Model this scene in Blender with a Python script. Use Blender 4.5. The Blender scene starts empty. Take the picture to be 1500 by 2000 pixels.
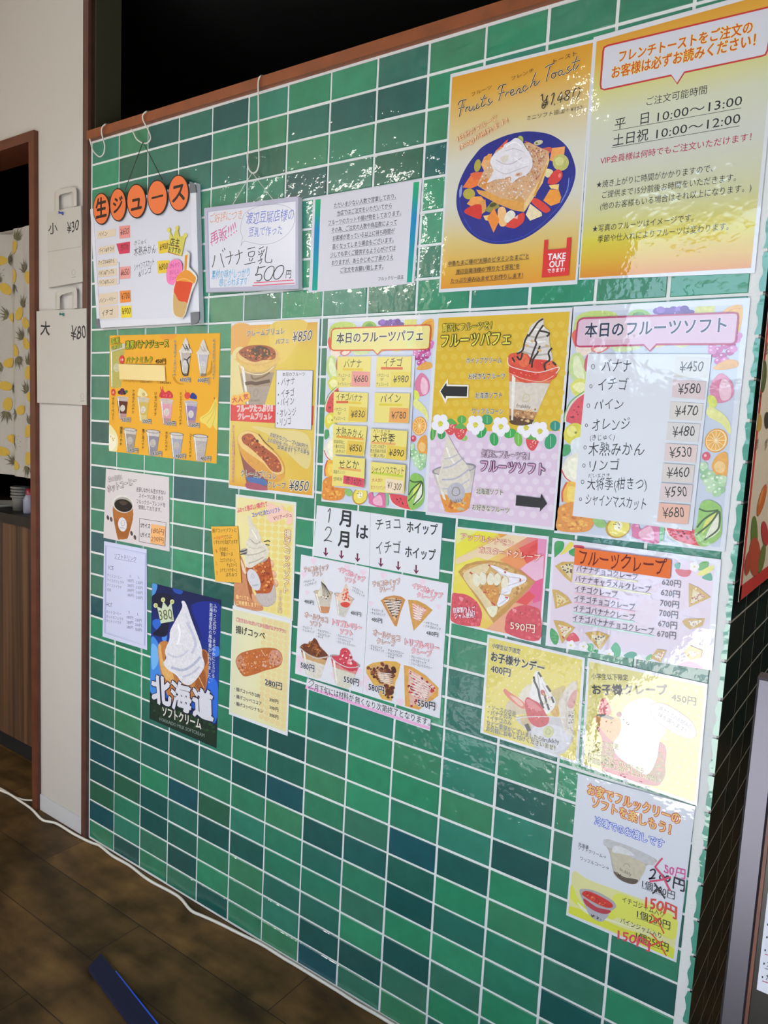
import bpy, math, random
from mathutils import Vector, Matrix
from mathutils.geometry import tessellate_polygon

S = bpy.context.scene
COL = S.collection
# ------------------------------------------------------------------ camera
F_PX = 1468.55
CAM = Vector((1.9902, -1.3030, 1.3316))
ROT = Matrix.Rotation(0.616468, 3, 'Z') @ Matrix.Rotation(1.454585, 3, 'X') @ Matrix.Rotation(0.049402, 3, 'Z')
cam = bpy.data.objects.new('camera', bpy.data.cameras.new('camera'))
COL.objects.link(cam)
cam.data.sensor_fit = 'VERTICAL'
cam.data.sensor_height = 36.0
cam.data.lens = F_PX / 2000 * 36.0
cam.data.clip_start = 0.02
cam.matrix_world = Matrix.Translation(CAM) @ ROT.to_4x4()
S.camera = cam
# ------------------------------------------------------------------ light
S.view_settings.view_transform = 'Standard'
S.view_settings.look = 'None'
S.view_settings.gamma = 1
S.view_settings.use_curve_mapping = False
S.view_settings.exposure = 0.88
world = bpy.data.worlds.new('daylight')
S.world = world
world.use_nodes = True
bg = world.node_tree.nodes['Background']
bg.inputs[0].default_value = (0.6, 0.78, 1.0, 1)
bg.inputs[1].default_value = 2.2
sun = bpy.data.objects.new('sun', bpy.data.lights.new('sun', 'SUN'))
COL.objects.link(sun)
sun.data.energy = 29.0
sun.data.angle = math.radians(0.6)
sun.data.color = (1.0, 0.97, 0.93)
sun.rotation_euler = Vector((-0.8, -0.03, -0.6)).to_track_quat('-Z', 'Y').to_euler()

def lamp(name, loc, power, radius, col):
    l = bpy.data.objects.new(name, bpy.data.lights.new(name, 'POINT'))
    COL.objects.link(l)
    l.location = loc
    l.data.energy = power
    l.data.shadow_soft_size = radius
    l.data.color = col
lamp('ceiling_lamp', (0.95, -1.25, 2.45), 0.12, 0.012, (1.0, 0.9, 0.76))
def panel(name, loc, sx, sy, power, col):
    l = bpy.data.objects.new(name, bpy.data.lights.new(name, 'AREA'))
    COL.objects.link(l)
    l.location = loc
    l.data.shape = 'RECTANGLE'; l.data.size = sx; l.data.size_y = sy
    l.data.energy = power; l.data.color = col
panel('fill_panel', (-1.0, -3.15, 2.69), 2.2, .7, 50, (1.0, 0.94, 0.86))  # added fill light for the left of the wall, no known fitting
panel('fill_panel', (2.5, .55, 2.69), 0.5, .9, 13, (1.0, 0.93, 0.83))  # added fill light to brighten the side wall on the right

# ------------------------------------------------------------------ helpers
def ray(px, py):
    return (ROT @ Vector(((px - 750) / F_PX, -(py - 1000) / F_PX, -1.0))).normalized()
def on_plane(px, py, p, n):
    d = ray(px, py)
    return CAM + d * ((Vector(p) - CAM).dot(n) / d.dot(n))
NY, NZ, NX = Vector((0, -1, 0)), Vector((0, 0, 1)), Vector((1, 0, 0))
def W(px, py, y=0.0): return on_plane(px, py, (0, y, 0), NY)
def G(px, py, z=0.0): return on_plane(px, py, (0, 0, z), NZ)

def lin(c):
    c = c.lstrip('#')
    r = [int(c[i:i + 2], 16) / 255 for i in (0, 2, 4)]
    return tuple([v / 12.92 if v <= .04045 else ((v + .055) / 1.055) ** 2.4 for v in r] + [1.0])
def mixc(a, b, t):
    return tuple(x + (y - x) * t for x, y in zip(a, b))

_M = {}
def material(name, rough=.5, coat=0, coat_rough=.05, bumps=(), mottle=0, mscale=60, col=None, metal=0, spec=.5, coat_ior=1.5):
    """vertex-coloured (or plain) principled material with optional procedural bump and mottling"""
    if name in _M: return _M[name]
    m = bpy.data.materials.new(name)
    m.use_nodes = True
    nt = m.node_tree; N = nt.nodes; L = nt.links
    b = N['Principled BSDF']
    b.inputs['Roughness'].default_value = rough
    b.inputs['Metallic'].default_value = metal
    b.inputs['Specular IOR Level'].default_value = spec
    b.inputs['Coat Weight'].default_value = coat
    b.inputs['Coat Roughness'].default_value = coat_rough
    b.inputs['Coat IOR'].default_value = coat_ior
    geo = N.new('ShaderNodeNewGeometry')
    if col is None:
        at = N.new('ShaderNodeVertexColor'); at.layer_name = 'Col'; src = at.outputs['Color']
    else:
        at = N.new('ShaderNodeRGB'); at.outputs[0].default_value = lin(col); src = at.outputs[0]
    if mottle:
        nz = N.new('ShaderNodeTexNoise'); nz.inputs['Scale'].default_value = mscale; nz.inputs['Detail'].default_value = 4
        L.new(geo.outputs['Position'], nz.inputs['Vector'])
        mr = N.new('ShaderNodeMapRange')
        mr.inputs[1].default_value = .25; mr.inputs[2].default_value = .75
        mr.inputs[3].default_value = 1 - mottle; mr.inputs[4].default_value = 1 + mottle
        L.new(nz.outputs['Fac'], mr.inputs[0])
        mx = N.new('ShaderNodeVectorMath'); mx.operation = 'MULTIPLY'
        L.new(src, mx.inputs[0]); L.new(mr.outputs[0], mx.inputs[1]); src = mx.outputs[0]
    L.new(src, b.inputs['Base Color'])
    last = None
    for sc, dist, detail in bumps:
        nz = N.new('ShaderNodeTexNoise'); nz.inputs['Scale'].default_value = sc; nz.inputs['Detail'].default_value = detail
        L.new(geo.outputs['Position'], nz.inputs['Vector'])
        bp = N.new('ShaderNodeBump'); bp.inputs['Strength'].default_value = 1; bp.inputs['Distance'].default_value = dist
        L.new(nz.outputs['Fac'], bp.inputs['Height'])
        if last: L.new(last.outputs[0], bp.inputs['Normal'])
        last = bp
    if last:
        if coat: L.new(last.outputs[0], b.inputs['Coat Normal'])
        else: L.new(last.outputs[0], b.inputs['Normal'])
    _M[name] = m
    return m
LAM = material('laminated_print', rough=.55, coat=1, coat_rough=.03, coat_ior=1.75, bumps=((6, .0055, 1), (60, .0005, 2)))
LAMF = material('laminated_food_print', rough=.55, coat=1, coat_rough=.03, coat_ior=1.75, bumps=((6, .0055, 1), (60, .0005, 2)), mottle=.1, mscale=160)
PAP = material('plain_print', rough=.7, bumps=((25, .0015, 2),))
PAPF = material('plain_food_print', rough=.7, mottle=.12, mscale=160)
WB = material('whiteboard_face', rough=.22)
PLA = material('plastic', rough=.35)
PAINT = material('painted_plaster', rough=.85, bumps=((220, .0006, 3),))
WOOD = material('stained_wood', rough=.45, mottle=.25, mscale=18)
DARK = material('dark_matte', rough=.9)  # matte dark surfaces; the back room's shade is put into its colour
TILE = material('glazed_tile', rough=.28, coat=1, coat_rough=.02, coat_ior=1.6, bumps=((24, .0035, 2), (90, .0006, 2)), mottle=.13, mscale=26)
GROUT = material('white_grout', rough=.75, col='#e2e2e0', bumps=((160, .0008, 2),))
FABRIC = material('curtain_fabric', rough=.9, mottle=.05, mscale=300)
METAL = material('brushed_aluminium', rough=.38, metal=.75)
KRAFT = material('white_bag_paper', rough=.7, bumps=((11, .006, 3),))

class MB:
    """collects coloured polygons, strips, boxes and tubes for one mesh"""
    def __init__(s): s.v = []; s.f = []; s.c = []; s.m = []
    def face(s, pts, cols, mi=0):
        i = len(s.v); s.v += [tuple(p) for p in pts]; s.f.append(tuple(range(i, i + len(pts)))); s.m.append(mi)
        s.c.append(cols if isinstance(cols, list) else [cols] * len(pts))
    def raw(s, verts, faces, col, mi=0):
        i = len(s.v); s.v += [tuple(p) for p in verts]
        for f in faces:
            s.f.append(tuple(i + k for k in f)); s.c.append([col] * len(f)); s.m.append(mi)
    def box(s, a, b, col, mi=0, bev=0):
        x0, y0, z0 = a; x1, y1, z1 = b
        if bev:
            # bevelled front (towards -y) edge
            q = [(x0, y1, z0), (x1, y1, z0), (x1, y1, z1), (x0, y1, z1)]
            k = [(x0, y0 + bev, z0), (x1, y0 + bev, z0), (x1, y0 + bev, z1), (x0, y0 + bev, z1)]
            t = [(x0 + bev, y0, z0 + bev), (x1 - bev, y0, z0 + bev), (x1 - bev, y0, z1 - bev), (x0 + bev, y0, z1 - bev)]
            V = q + k + t
            Fc = [(8, 9, 10, 11)]
            for j in range(4):
                n = (j + 1) % 4
                Fc += [(j, n, 4 + n, 4 + j), (4 + j, 4 + n, 8 + n, 8 + j)]
            s.raw(V, Fc, col, mi); return
        V = [(x0, y0, z0), (x1, y0, z0), (x1, y1, z0), (x0, y1, z0), (x0, y0, z1), (x1, y0, z1), (x1, y1, z1), (x0, y1, z1)]
        s.raw(V, [(0, 1, 5, 4), (1, 2, 6, 5), (2, 3, 7, 6), (3, 0, 4, 7), (4, 5, 6, 7), (3, 2, 1, 0)], col, mi)
    def slab(s, pts, n, t, col, mi=0):
        """prism: polygon pts pushed t along -n (n = facing)"""
        pts = [Vector(p) for p in pts]; back = [p - n * t for p in pts]; k = len(pts)
        tri = tessellate_polygon([pts])
        s.raw(pts + back, [tuple(x) for x in tri] + [tuple(k + q for q in reversed(x)) for x in tri] +
              [(j, (j + 1) % k, k + (j + 1) % k, k + j) for j in range(k)], col, mi)
    def tube(s, pts, r, col, seg=8, mi=0):
        pts = [Vector(p) for p in pts]; rings = []
        up = Vector((0.31, 0.2, 0.93))
        for i, p in enumerate(pts):
            t = (pts[min(i + 1, len(pts) - 1)] - pts[max(i - 1, 0)]).normalized()
            a = t.cross(up)
            if a.length < 1e-3: a = t.cross(Vector((1, 0, 0)))
            a.normalize(); b = t.cross(a)
            rings.append([p + (a * math.cos(q) + b * math.sin(q)) * r for q in [2 * math.pi * k / seg for k in range(seg)]])
        V = [v for R in rings for v in R]; Fc = []
        for i in range(len(pts) - 1):
            for k in range(seg):
                Fc.append((i * seg + k, i * seg + (k + 1) % seg, (i + 1) * seg + (k + 1) % seg, (i + 1) * seg + k))
        Fc += [tuple(range(seg)), tuple(reversed(range((len(pts) - 1) * seg, len(pts) * seg)))]
        s.raw(V, Fc, col, mi)
    def lathe(s, c, prof, col, seg=24, mi=0):
        V = []; Fc = []
        for r, z in prof:
            V += [(c[0] + r * math.cos(2 * math.pi * k / seg), c[1] + r * math.sin(2 * math.pi * k / seg), c[2] + z) for k in range(seg)]
        for i in range(len(prof) - 1):
            for k in range(seg):
                Fc.append((i * seg + k, i * seg + (k + 1) % seg, (i + 1) * seg + (k + 1) % seg, (i + 1) * seg + k))
        s.raw(V, Fc, col, mi)
    def build(s, name, mat, parent=None, smooth=False, kind=None):
        o0 = parent.matrix_world.translation.copy() if False else (Vector(parent['_o']) if parent and '_o' in parent else Vector((0, 0, 0)))
        me = bpy.data.meshes.new(name)
        me.from_pydata([(p[0] - o0.x, p[1] - o0.y, p[2] - o0.z) for p in s.v], [], s.f)
        ca = me.color_attributes.new('Col', 'FLOAT_COLOR', 'CORNER')
        flat = [x for cs in s.c for c in cs for x in c]
        ca.data.foreach_set('color', flat)
        for m in (mat if isinstance(mat, (list, tuple)) else [mat]): me.materials.append(m)
        me.polygons.foreach_set('material_index', s.m)
        if smooth: me.polygons.foreach_set('use_smooth', [True] * len(s.f))
        me.update()
        o = bpy.data.objects.new(name, me); COL.objects.link(o)
        if parent: o.parent = parent; o['_o'] = tuple(o0)
        if kind: o['kind'] = kind
        return o

def thing(name, label, cat, loc, group=None):
    o = bpy.data.objects.new(name, None); COL.objects.link(o)
    o.empty_display_size = .03
    o.location = loc; o['label'] = label; o['category'] = cat; o['_o'] = tuple(loc)
    if group: o['group'] = group
    return o

def spline(pts, closed=False, n=6):
    P = [Vector((p[0], p[1], p[2] if len(p) > 2 else 0)) for p in pts]; out = []
    m = len(P)
    for i in range(m if closed else m - 1):
        if closed: a, b, c, d = P[(i - 1) % m], P[i], P[(i + 1) % m], P[(i + 2) % m]
        else: a, b, c, d = P[max(i - 1, 0)], P[i], P[i + 1], P[min(i + 2, m - 1)]
        for k in range(n):
            t = k / n
            out.append(.5 * ((2 * b) + (c - a) * t + (2 * a - 5 * b + 4 * c - d) * t * t + (3 * b - a - 3 * c + d) * t ** 3))
    if not closed: out.append(P[-1])
    return out

_cu = bpy.data.curves.new('lettering', 'FONT')
_fo = bpy.data.objects.new('lettering', _cu)
_GC = {}
def glyphs(s, off=0.0, shear=0.0, res=2):
    k = (s, round(off, 4), shear, res)
    if k not in _GC:
        _cu.body = s; _cu.offset = off; _cu.shear = shear; _cu.resolution_u = res
        m = _fo.to_mesh()
        _GC[k] = ([(v.co.x, v.co.y) for v in m.vertices], [tuple(p.vertices) for p in m.polygons])
        _fo.to_mesh_clear()
    return _GC[k]
def is_cjk(s): return any(ord(c) > 0x2000 for c in s)

def clip_poly(P, quad):
    """keep print on its sheet"""
    if quad is None: return P
    cx = sum(q[0] for q in quad) / 4; cy = sum(q[1] for q in quad) / 4
    for i in range(4):
        a, b = quad[i], quad[(i + 1) % 4]
        f = lambda p: (b[0] - a[0]) * (p[1] - a[1]) - (b[1] - a[1]) * (p[0] - a[0])
        sg = 1 if f((cx, cy)) > 0 else -1; out = []
        for j in range(len(P)):
            p, q = P[j - 1], P[j]; fp, fq = f(p) * sg, f(q) * sg
            if (fp >= 0) != (fq >= 0):
                t = fp / (fp - fq); out.append((p[0] + (q[0] - p[0]) * t, p[1] + (q[1] - p[1]) * t))
            if fq >= 0: out.append(q)
        P = out
        if len(P) < 3: return []
    return P
class Poster:
    """a printed sheet; every shape is laid out on the sheet's own plane"""
    def __init__(s, name, label, cat, crop, quad, y=-.0016, sheet='#dcdce2', mat=LAM, group=None, plane=None, thick=.0006, sheet_name='sheet', curl=0):
        s.crop = crop; s.mat = mat; s.fmat = LAMF if mat is LAM else PAPF; s.tf = None
        s.p, s.n = plane if plane else (Vector((0, y, 0)), NY)
        s.z = 0.0; s.clipq = None
        x0_, y0_, k_ = crop; s.quad = [(x0_ + p[0] / k_, y0_ + p[1] / k_) for p in quad]
        q = [s.w(p) for p in quad]; s.q = q
        base = (q[2] + q[3]) / 2
        s.root = thing(name, label, cat, base, group)
        s.parts = []; s.mb = None
        s.part(sheet_name)
        s.mb.slab(q, s.n, thick, lin(sheet))
    def w(s, p, dz=0.0):
        if s.tf: p = s.tf(p)
        x0, y0, k = s.crop
        return on_plane(x0 + p[0] / k, y0 + p[1] / k, s.p, s.n) + s.n * dz
    def part(s, name, label=None, mat=None, parent=None):
        s.mb = MB(); s.parts.append((name, s.mb, label, mat or s.mat)); return s
    def auto(s):
        """each line of print is a part of its own"""
        nm = s.parts[-1][0]
        if nm in ('lettering', 'heading') and s.mb.v: s.part(nm)
    def food(s, name, label=None): return s.part(name, label, s.fmat)
    def up(s): s.z += .000012
    def P(s, pts, col, smooth=False, n=5):
        s.up()
        if smooth: pts = [(p.x, p.y) for p in spline(pts, True, n)]
        x0, y0, k = s.crop
        if s.tf: pts = [s.tf(p) for p in pts]
        P_ = clip_poly([(x0 + p[0] / k, y0 + p[1] / k) for p in pts], s.quad)
        if len(P_) < 3: return
        V = [on_plane(p[0], p[1], s.p, s.n) + s.n * s.z for p in P_]
        s.mb.raw(V, [tuple(t) for t in tessellate_polygon([V])], lin(col))
    def E(s, cx, cy, rx, ry, col, rot=0, n=24):
        c, t = math.cos(math.radians(rot)), math.sin(math.radians(rot))
        s.P([(cx + rx * math.cos(a) * c - ry * math.sin(a) * t, cy + rx * math.cos(a) * t + ry * math.sin(a) * c)
             for a in [2 * math.pi * i / n for i in range(n)]], col)
    def L(s, pts, wd, col, smooth=True, closed=False):
        s.up()
        Q = [(p.x, p.y) for p in spline(pts, closed, 5)] if smooth and len(pts) > 2 else list(pts) + ([pts[0]] if closed else [])
        if smooth and closed and len(pts) > 2: Q.append(Q[0])
        V = []
        for i, p in enumerate(Q):
            a, b = Q[max(i - 1, 0)], Q[min(i + 1, len(Q) - 1)]
            if closed and i in (0, len(Q) - 1): a, b = Q[-2], Q[1]
            dx, dy = b[0] - a[0], b[1] - a[1]; l = math.hypot(dx, dy) or 1
            nx, ny = -dy / l * wd / 2, dx / l * wd / 2
            V += [s.w((p[0] + nx, p[1] + ny), s.z), s.w((p[0] - nx, p[1] - ny), s.z)]
        s.mb.raw(V, [(2 * i, 2 * i + 1, 2 * i + 3, 2 * i + 2) for i in range(len(Q) - 1)], lin(col))
    def G(s, quad, stops, hor=False):
        s.up()
        a, b, c, d = quad                       # TL TR BR BL
        lerp = lambda p, q, t: (p[0] + (q[0] - p[0]) * t, p[1] + (q[1] - p[1]) * t)
        for (t0, c0), (t1, c1) in zip(stops, stops[1:]):
            if hor: pts = [lerp(a, b, t0), lerp(a, b, t1), lerp(d, c, t1), lerp(d, c, t0)]; cs = [lin(c0), lin(c1), lin(c1), lin(c0)]
            else: pts = [lerp(a, d, t0), lerp(b, c, t0), lerp(b, c, t1), lerp(a, d, t1)]; cs = [lin(c0), lin(c0), lin(c1), lin(c1)]
            s.mb.face([s.w(p, s.z) for p in pts], cs)
    def T(s, txt, p0, p1, h, col, b=0.0, ol=None, ow=.045, sh=0.0, hand=0, fill=True):
        s.auto(); V, Fc = glyphs(txt, 0, sh)
        if not V: return
        x0 = min(v[0] for v in V); x1 = max(v[0] for v in V)
        lo, hi = (-.08, .85) if is_cjk(txt) else (0, .73)
        BL, BR, TL = s.w(p0), s.w(p1), s.w((p0[0], p0[1] - h))
        ex = BR - BL; ey = s.n.cross(ex).normalized() * (TL - BL).length
        def place(V, dz, dx=0, dy=0):
            out = []
            for x, y in V:
                if hand:
                    y += hand * (.045 * math.sin(2.9 * x + len(txt)) + .03 * math.sin(6.3 * x + 2)); x += hand * .05 * math.sin(3.7 * x + 5 * y + hash_s(txt))
                    x += hand * .07 * y
                out.append(BL + ex * ((x + dx * kx - x0) / (x1 - x0)) + ey * ((y + dy - lo) / (hi - lo)) + s.n * dz)
            return out
        kx = (x1 - x0) / ex.length * ey.length / (hi - lo)      # keep the stroke weight even when the line is squeezed
        s.up()
        if ol:
            r = max(b, 0) + ow
            for k in range(8): s.mb.raw(place(V, s.z + k * .000004, r * math.cos(k * .785), r * math.sin(k * .785)), Fc, lin(ol))
            s.z += .00004
        if fill:
            if b > .003:
                for k in range(4): s.mb.raw(place(V, s.z + .000012 + k * .000004, b * math.cos(k * 1.571 + .4), b * math.sin(k * 1.571 + .4)), Fc, lin(col))
            else: s.mb.raw(place(V, s.z + .000012), Fc, lin(col))
    def H(s, txt, p0, p1, h, col, b=-.008, hand=1): s.T(txt, p0, p1, h, col, b, hand=hand)
    def V(s, txt, p0, p1, wd, col, b=0.0, ol=None, ow=.05):
        """vertical line of characters from p0 (top centre) to p1 (bottom centre)"""
        s.auto(); n = len(txt); s.up()
        A, B = s.w(p0), s.w(p1); dn = (B - A) / n; ux = s.n.cross(dn).normalized() * -1
        ux = ux * (s.w((p0[0] + wd, p0[1])) - A).length
        if (s.w((p0[0] + 1, p0[1])) - A).dot(ux) < 0: ux = -ux
        for lay, (c, o) in enumerate(([(ol, b + ow)] if ol else []) + [(col, b)]):
            sh_ = [(0, 0)] if o < .003 else [(o * math.cos(k * .785), o * math.sin(k * .785)) for k in range(0, 8, 1 if lay == 0 and ol else 2)]
            for i, ch in enumerate(txt):
                if ch == ' ': continue
                V, Fc = glyphs(ch, 0)
                if not V: continue
                bar = ch in 'ー～…'
                cx = (min(v[0] for v in V) + max(v[0] for v in V)) / 2
                for kk, (ax, ay) in enumerate(sh_):
                    out = []
                    for x, y in V:
                        u, v = x - cx, y - .38
                        if bar: u, v = v * .9, -u
                        out.append(A + dn * (i + .5 - v - ay) + ux * (u + ax) + s.n * (s.z + lay * .00004 + kk * .000004))
                    s.mb.raw(out, Fc, lin(c))
        s.up()
    def spk(s, poly, n, size, cols, seed=1, asp=1.0, rot=None):
        """small flecks scattered inside a polygon"""
        rnd = random.Random(seed)
        xs = [p[0] for p in poly]; ys = [p[1] for p in poly]; k = 0; tries = 0
        while k < n and tries < n * 30:
            tries += 1
            x = rnd.uniform(min(xs), max(xs)); y = rnd.uniform(min(ys), max(ys))
            ins = False; j = len(poly) - 1
            for i in range(len(poly)):
                if (poly[i][1] > y) != (poly[j][1] > y) and x < (poly[j][0] - poly[i][0]) * (y - poly[i][1]) / (poly[j][1] - poly[i][1]) + poly[i][0]: ins = not ins
                j = i
            if ins:
                r = size * rnd.uniform(.5, 1.3); k += 1
                s.z -= .000008
                s.E(x, y, r, r * asp * rnd.uniform(.6, 1.1), rnd.choice(cols), rnd.uniform(0, 180) if rot is None else rot, 7)
    def dots(s, quad, nx, ny, r, col, stag=True):
        a, b, c, d = quad
        z = s.z + .000012
        for j in range(ny):
            for i in range(nx):
                u = (i + .5 + (.25 if stag and j % 2 else -.25 if stag else 0)) / nx; v = (j + .5) / ny
                s.z = z - .000012
                x = (a[0] * (1 - u) + b[0] * u) * (1 - v) + (d[0] * (1 - u) + c[0] * u) * v
                y = (a[1] * (1 - u) + b[1] * u) * (1 - v) + (d[1] * (1 - u) + c[1] * u) * v
                s.E(x, y, r, r, col, 0, 10)
        s.z = z
    def slip(s, name, quad, col, label=None, lift=.0006, mat=None):
        """a separate piece of paper stuck on the sheet"""
        s.part(name, label, mat or (LAM if s.mat is LAM else PAP))
        s.z += lift
        s.mb.slab([s.w(p, s.z) for p in quad], s.n, .0004, lin(col))
    def inner(s, quad):
        x0, y0, k = s.crop; s.quad = [(x0 + p[0] / k, y0 + p[1] / k) for p in quad]
    def slab(s, name, pts, col, lift=.0006, thick=.0015, label=None, mat=None, smooth=False):
        """a cut-out piece with its own thickness"""
        if smooth: pts = [(p.x, p.y) for p in spline(pts, True, 5)]
        s.part(name, label, mat or s.mat); s.z += lift + thick
        s.mb.slab([s.w(p, s.z) for p in pts], s.n, thick, lin(col))
    def done(s):
        for name, mb, label, mat in s.parts:
            if mb.v:
                o = mb.build(name, mat, s.root)
                if label: o['label'] = label
        return s.root
def px_of(p):
    d = ROT.transposed() @ (Vector(p) - CAM); return (750 - F_PX * d.x / d.z, 1000 + F_PX * d.y / d.z)
def hash_s(t): return sum(ord(c) for c in t) % 7

# ------------------------------------------------------------------ setting
Q = 0.065; CW = 0.1245829; NR = 32; NC = 14; XR = NC * CW
ZW = NR * Q                                             # 2.08
GR = '#2f7d5e'
TONES = ['#2f7f62', '#2a8864', '#2c7e64', '#388360', '#308e6a', '#337560', '#276e60', '#2d806c']
DEEP = ['#145654', '#11545e', '#1a5c56', '#165452']
deep = {(4, 0), (3, 1), (7, 1), (8, 1), (2, 0), (1, 15), (6, 10), (5, 17), (6, 17), (3, 18), (4, 18), (3, 14), (0, 12), (0, 14), (1, 31), (0, 27), (0, 28), (0, 30),
        (2, 25), (2, 28), (2, 29), (3, 25), (3, 27), (3, 30), (4, 28), (4, 31), (5, 23), (5, 25), (6, 23), (6, 25), (7, 26), (7, 30), (7, 31),
        (8, 30), (9, 25), (9, 27), (10, 25), (9, 29), (11, 24), (12, 28), (12, 30), (13, 26), (10, 31), (5, 10), (6, 3), (0, 17), (0, 20), (13, 2), (5, 28), (1, 27), (11, 22)}
mid_deep = {(1, 28), (0, 29), (0, 26), (3, 29), (4, 27), (8, 26), (6, 24), (9, 26), (11, 31), (13, 24), (13, 22), (12, 26), (12, 31), (5, 2), (9, 3), (1, 1), (2, 2), (13, 28), (13, 30), (8, 3)}
rnd = random.Random(11)
wall = MB()
wall.box((-.006, .0016, 0), (XR + .018, .09, ZW), lin('#e2e2e0'), 1)
for r in range(NR):
    for c in range(NC):
        if (c, r) in deep: cc = lin(rnd.choice(DEEP))
        elif (c, r) in mid_deep: cc = lin(rnd.choice(['#1f6356', '#1b5f5c', '#27644f']))
        else: cc = lin(rnd.choice(TONES))
        g = .0029; j = lambda: rnd.uniform(-.0005, .0005)
        top = ZW - r * Q - (g if r else .007); bot = ZW - (r + 1) * Q + (g if r < NR - 1 else .008)
        wall.box((c * CW + g + j(), -.0010 + j() * .4, bot + j()), ((c + 1) * CW - g + j(), .003, top + j()), cc, 0, bev=.001)
# edge tiles of the return wall: wavy glazed rims beyond the white caulk
for r in range(NR):
    z1 = ZW - r * Q - .003; z0 = ZW - (r + 1) * Q + .003; K = 9
    ph = rnd.uniform(0, 6); L_ = []
    for k in range(K + 1):
        z = z0 + (z1 - z0) * k / K
        L_.append((XR + .0135 + .0018 * math.sin(ph + k * 1.1) + rnd.uniform(-.001, .001), z))
    V = []
    for x, z in L_: V += [(x, -.0016, z), (XR + .0215, -.0012, z), (XR + .0215, .0012, z)]
    Fc = []
    for k in range(K): Fc += [(3 * k, 3 * k + 1, 3 * k + 4, 3 * k + 3), (3 * k + 1, 3 * k + 2, 3 * k + 5, 3 * k + 4)]
    wall.raw(V, Fc, lin('#4a9c86'), 0)
o = wall.build('wall_front', [TILE, GROUT], kind='structure')
# return wall on the right: dark glazed tiles
ret = MB()
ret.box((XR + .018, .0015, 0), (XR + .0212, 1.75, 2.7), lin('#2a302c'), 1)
ret.box((-.02, .09, 0), (XR + .018, 1.75, .02), lin('#0a0a0a'), 0)
for r in range(NR):
    for c in range(14):
        y0 = .0015 + c * CW; z0 = ZW - (r + 1) * Q
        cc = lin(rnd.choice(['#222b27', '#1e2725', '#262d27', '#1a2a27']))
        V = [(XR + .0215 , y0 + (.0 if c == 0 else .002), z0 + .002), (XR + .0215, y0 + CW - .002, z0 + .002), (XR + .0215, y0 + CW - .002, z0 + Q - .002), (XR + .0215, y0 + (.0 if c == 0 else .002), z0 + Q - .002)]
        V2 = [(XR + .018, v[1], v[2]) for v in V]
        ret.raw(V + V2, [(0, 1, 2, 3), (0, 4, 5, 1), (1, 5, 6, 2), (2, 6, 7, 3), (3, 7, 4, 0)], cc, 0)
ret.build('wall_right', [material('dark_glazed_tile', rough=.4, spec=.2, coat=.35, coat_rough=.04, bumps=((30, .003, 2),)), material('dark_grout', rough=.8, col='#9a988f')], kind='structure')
# wooden cap over the tiles and the corner casing
m = MB(); m.box((-.006, -.013, ZW), (XR + .03, .1, ZW + .024), lin('#8a4a26')); m.build('trim_1', WOOD, kind='structure')
m = MB(); m.box((-.031, -.009, 0), (-.006, .0, 2.7), lin('#5a3a30')); m.box((-.031, 0, 0), (-.0065, .095, 2.7), lin('#3a2a20')); m.build('trim_2', WOOD, kind='structure')
# olive reveal at the left of the serving opening
m = MB(); m.box((-.0064, .012, ZW + .0245), (.0, .092, 2.7), lin('#34341f')); m.build('trim_3', DARK, kind='structure')
# white wall with the doorway
XD0, XD1, ZD = -1.35, -.305, 2.125
m = MB()
m.box((XD1 + .03, 0, .055), (-.0315, .095, 2.7), lin('#c3beb8'))
m.box((-2.6, 0, ZD + .03), (XD1 + .03, .095, 2.7), lin('#c3beb8'))
m.box((-2.6, 0, .055), (XD0 - .03, .095, ZD + .03), lin('#c3beb8'))
m.build('wall_left', PAINT, kind='structure')
m = MB(); m.box((XD1 + .03, -.004, 0), (-.0315, .09, .054), lin('#c2c2c6')); m.box((-2.6, -.004, 0), (XD0 - .03, .09, .054), lin('#d6d6dc')); m.build('baseboard_left', PAINT, kind='structure')
m = MB()
m.box((XD1, -.014, 0), (XD1 + .0295, .096, ZD + .0295), lin('#633522'))
m.box((XD0 - .0295, -.014, 0), (XD0, .096, ZD + .0295), lin('#633522'))
m.box((XD0, -.014, ZD), (XD1, .096, ZD + .0295), lin('#633522'))
m.build('door_1', WOOD, kind='structure')
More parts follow.
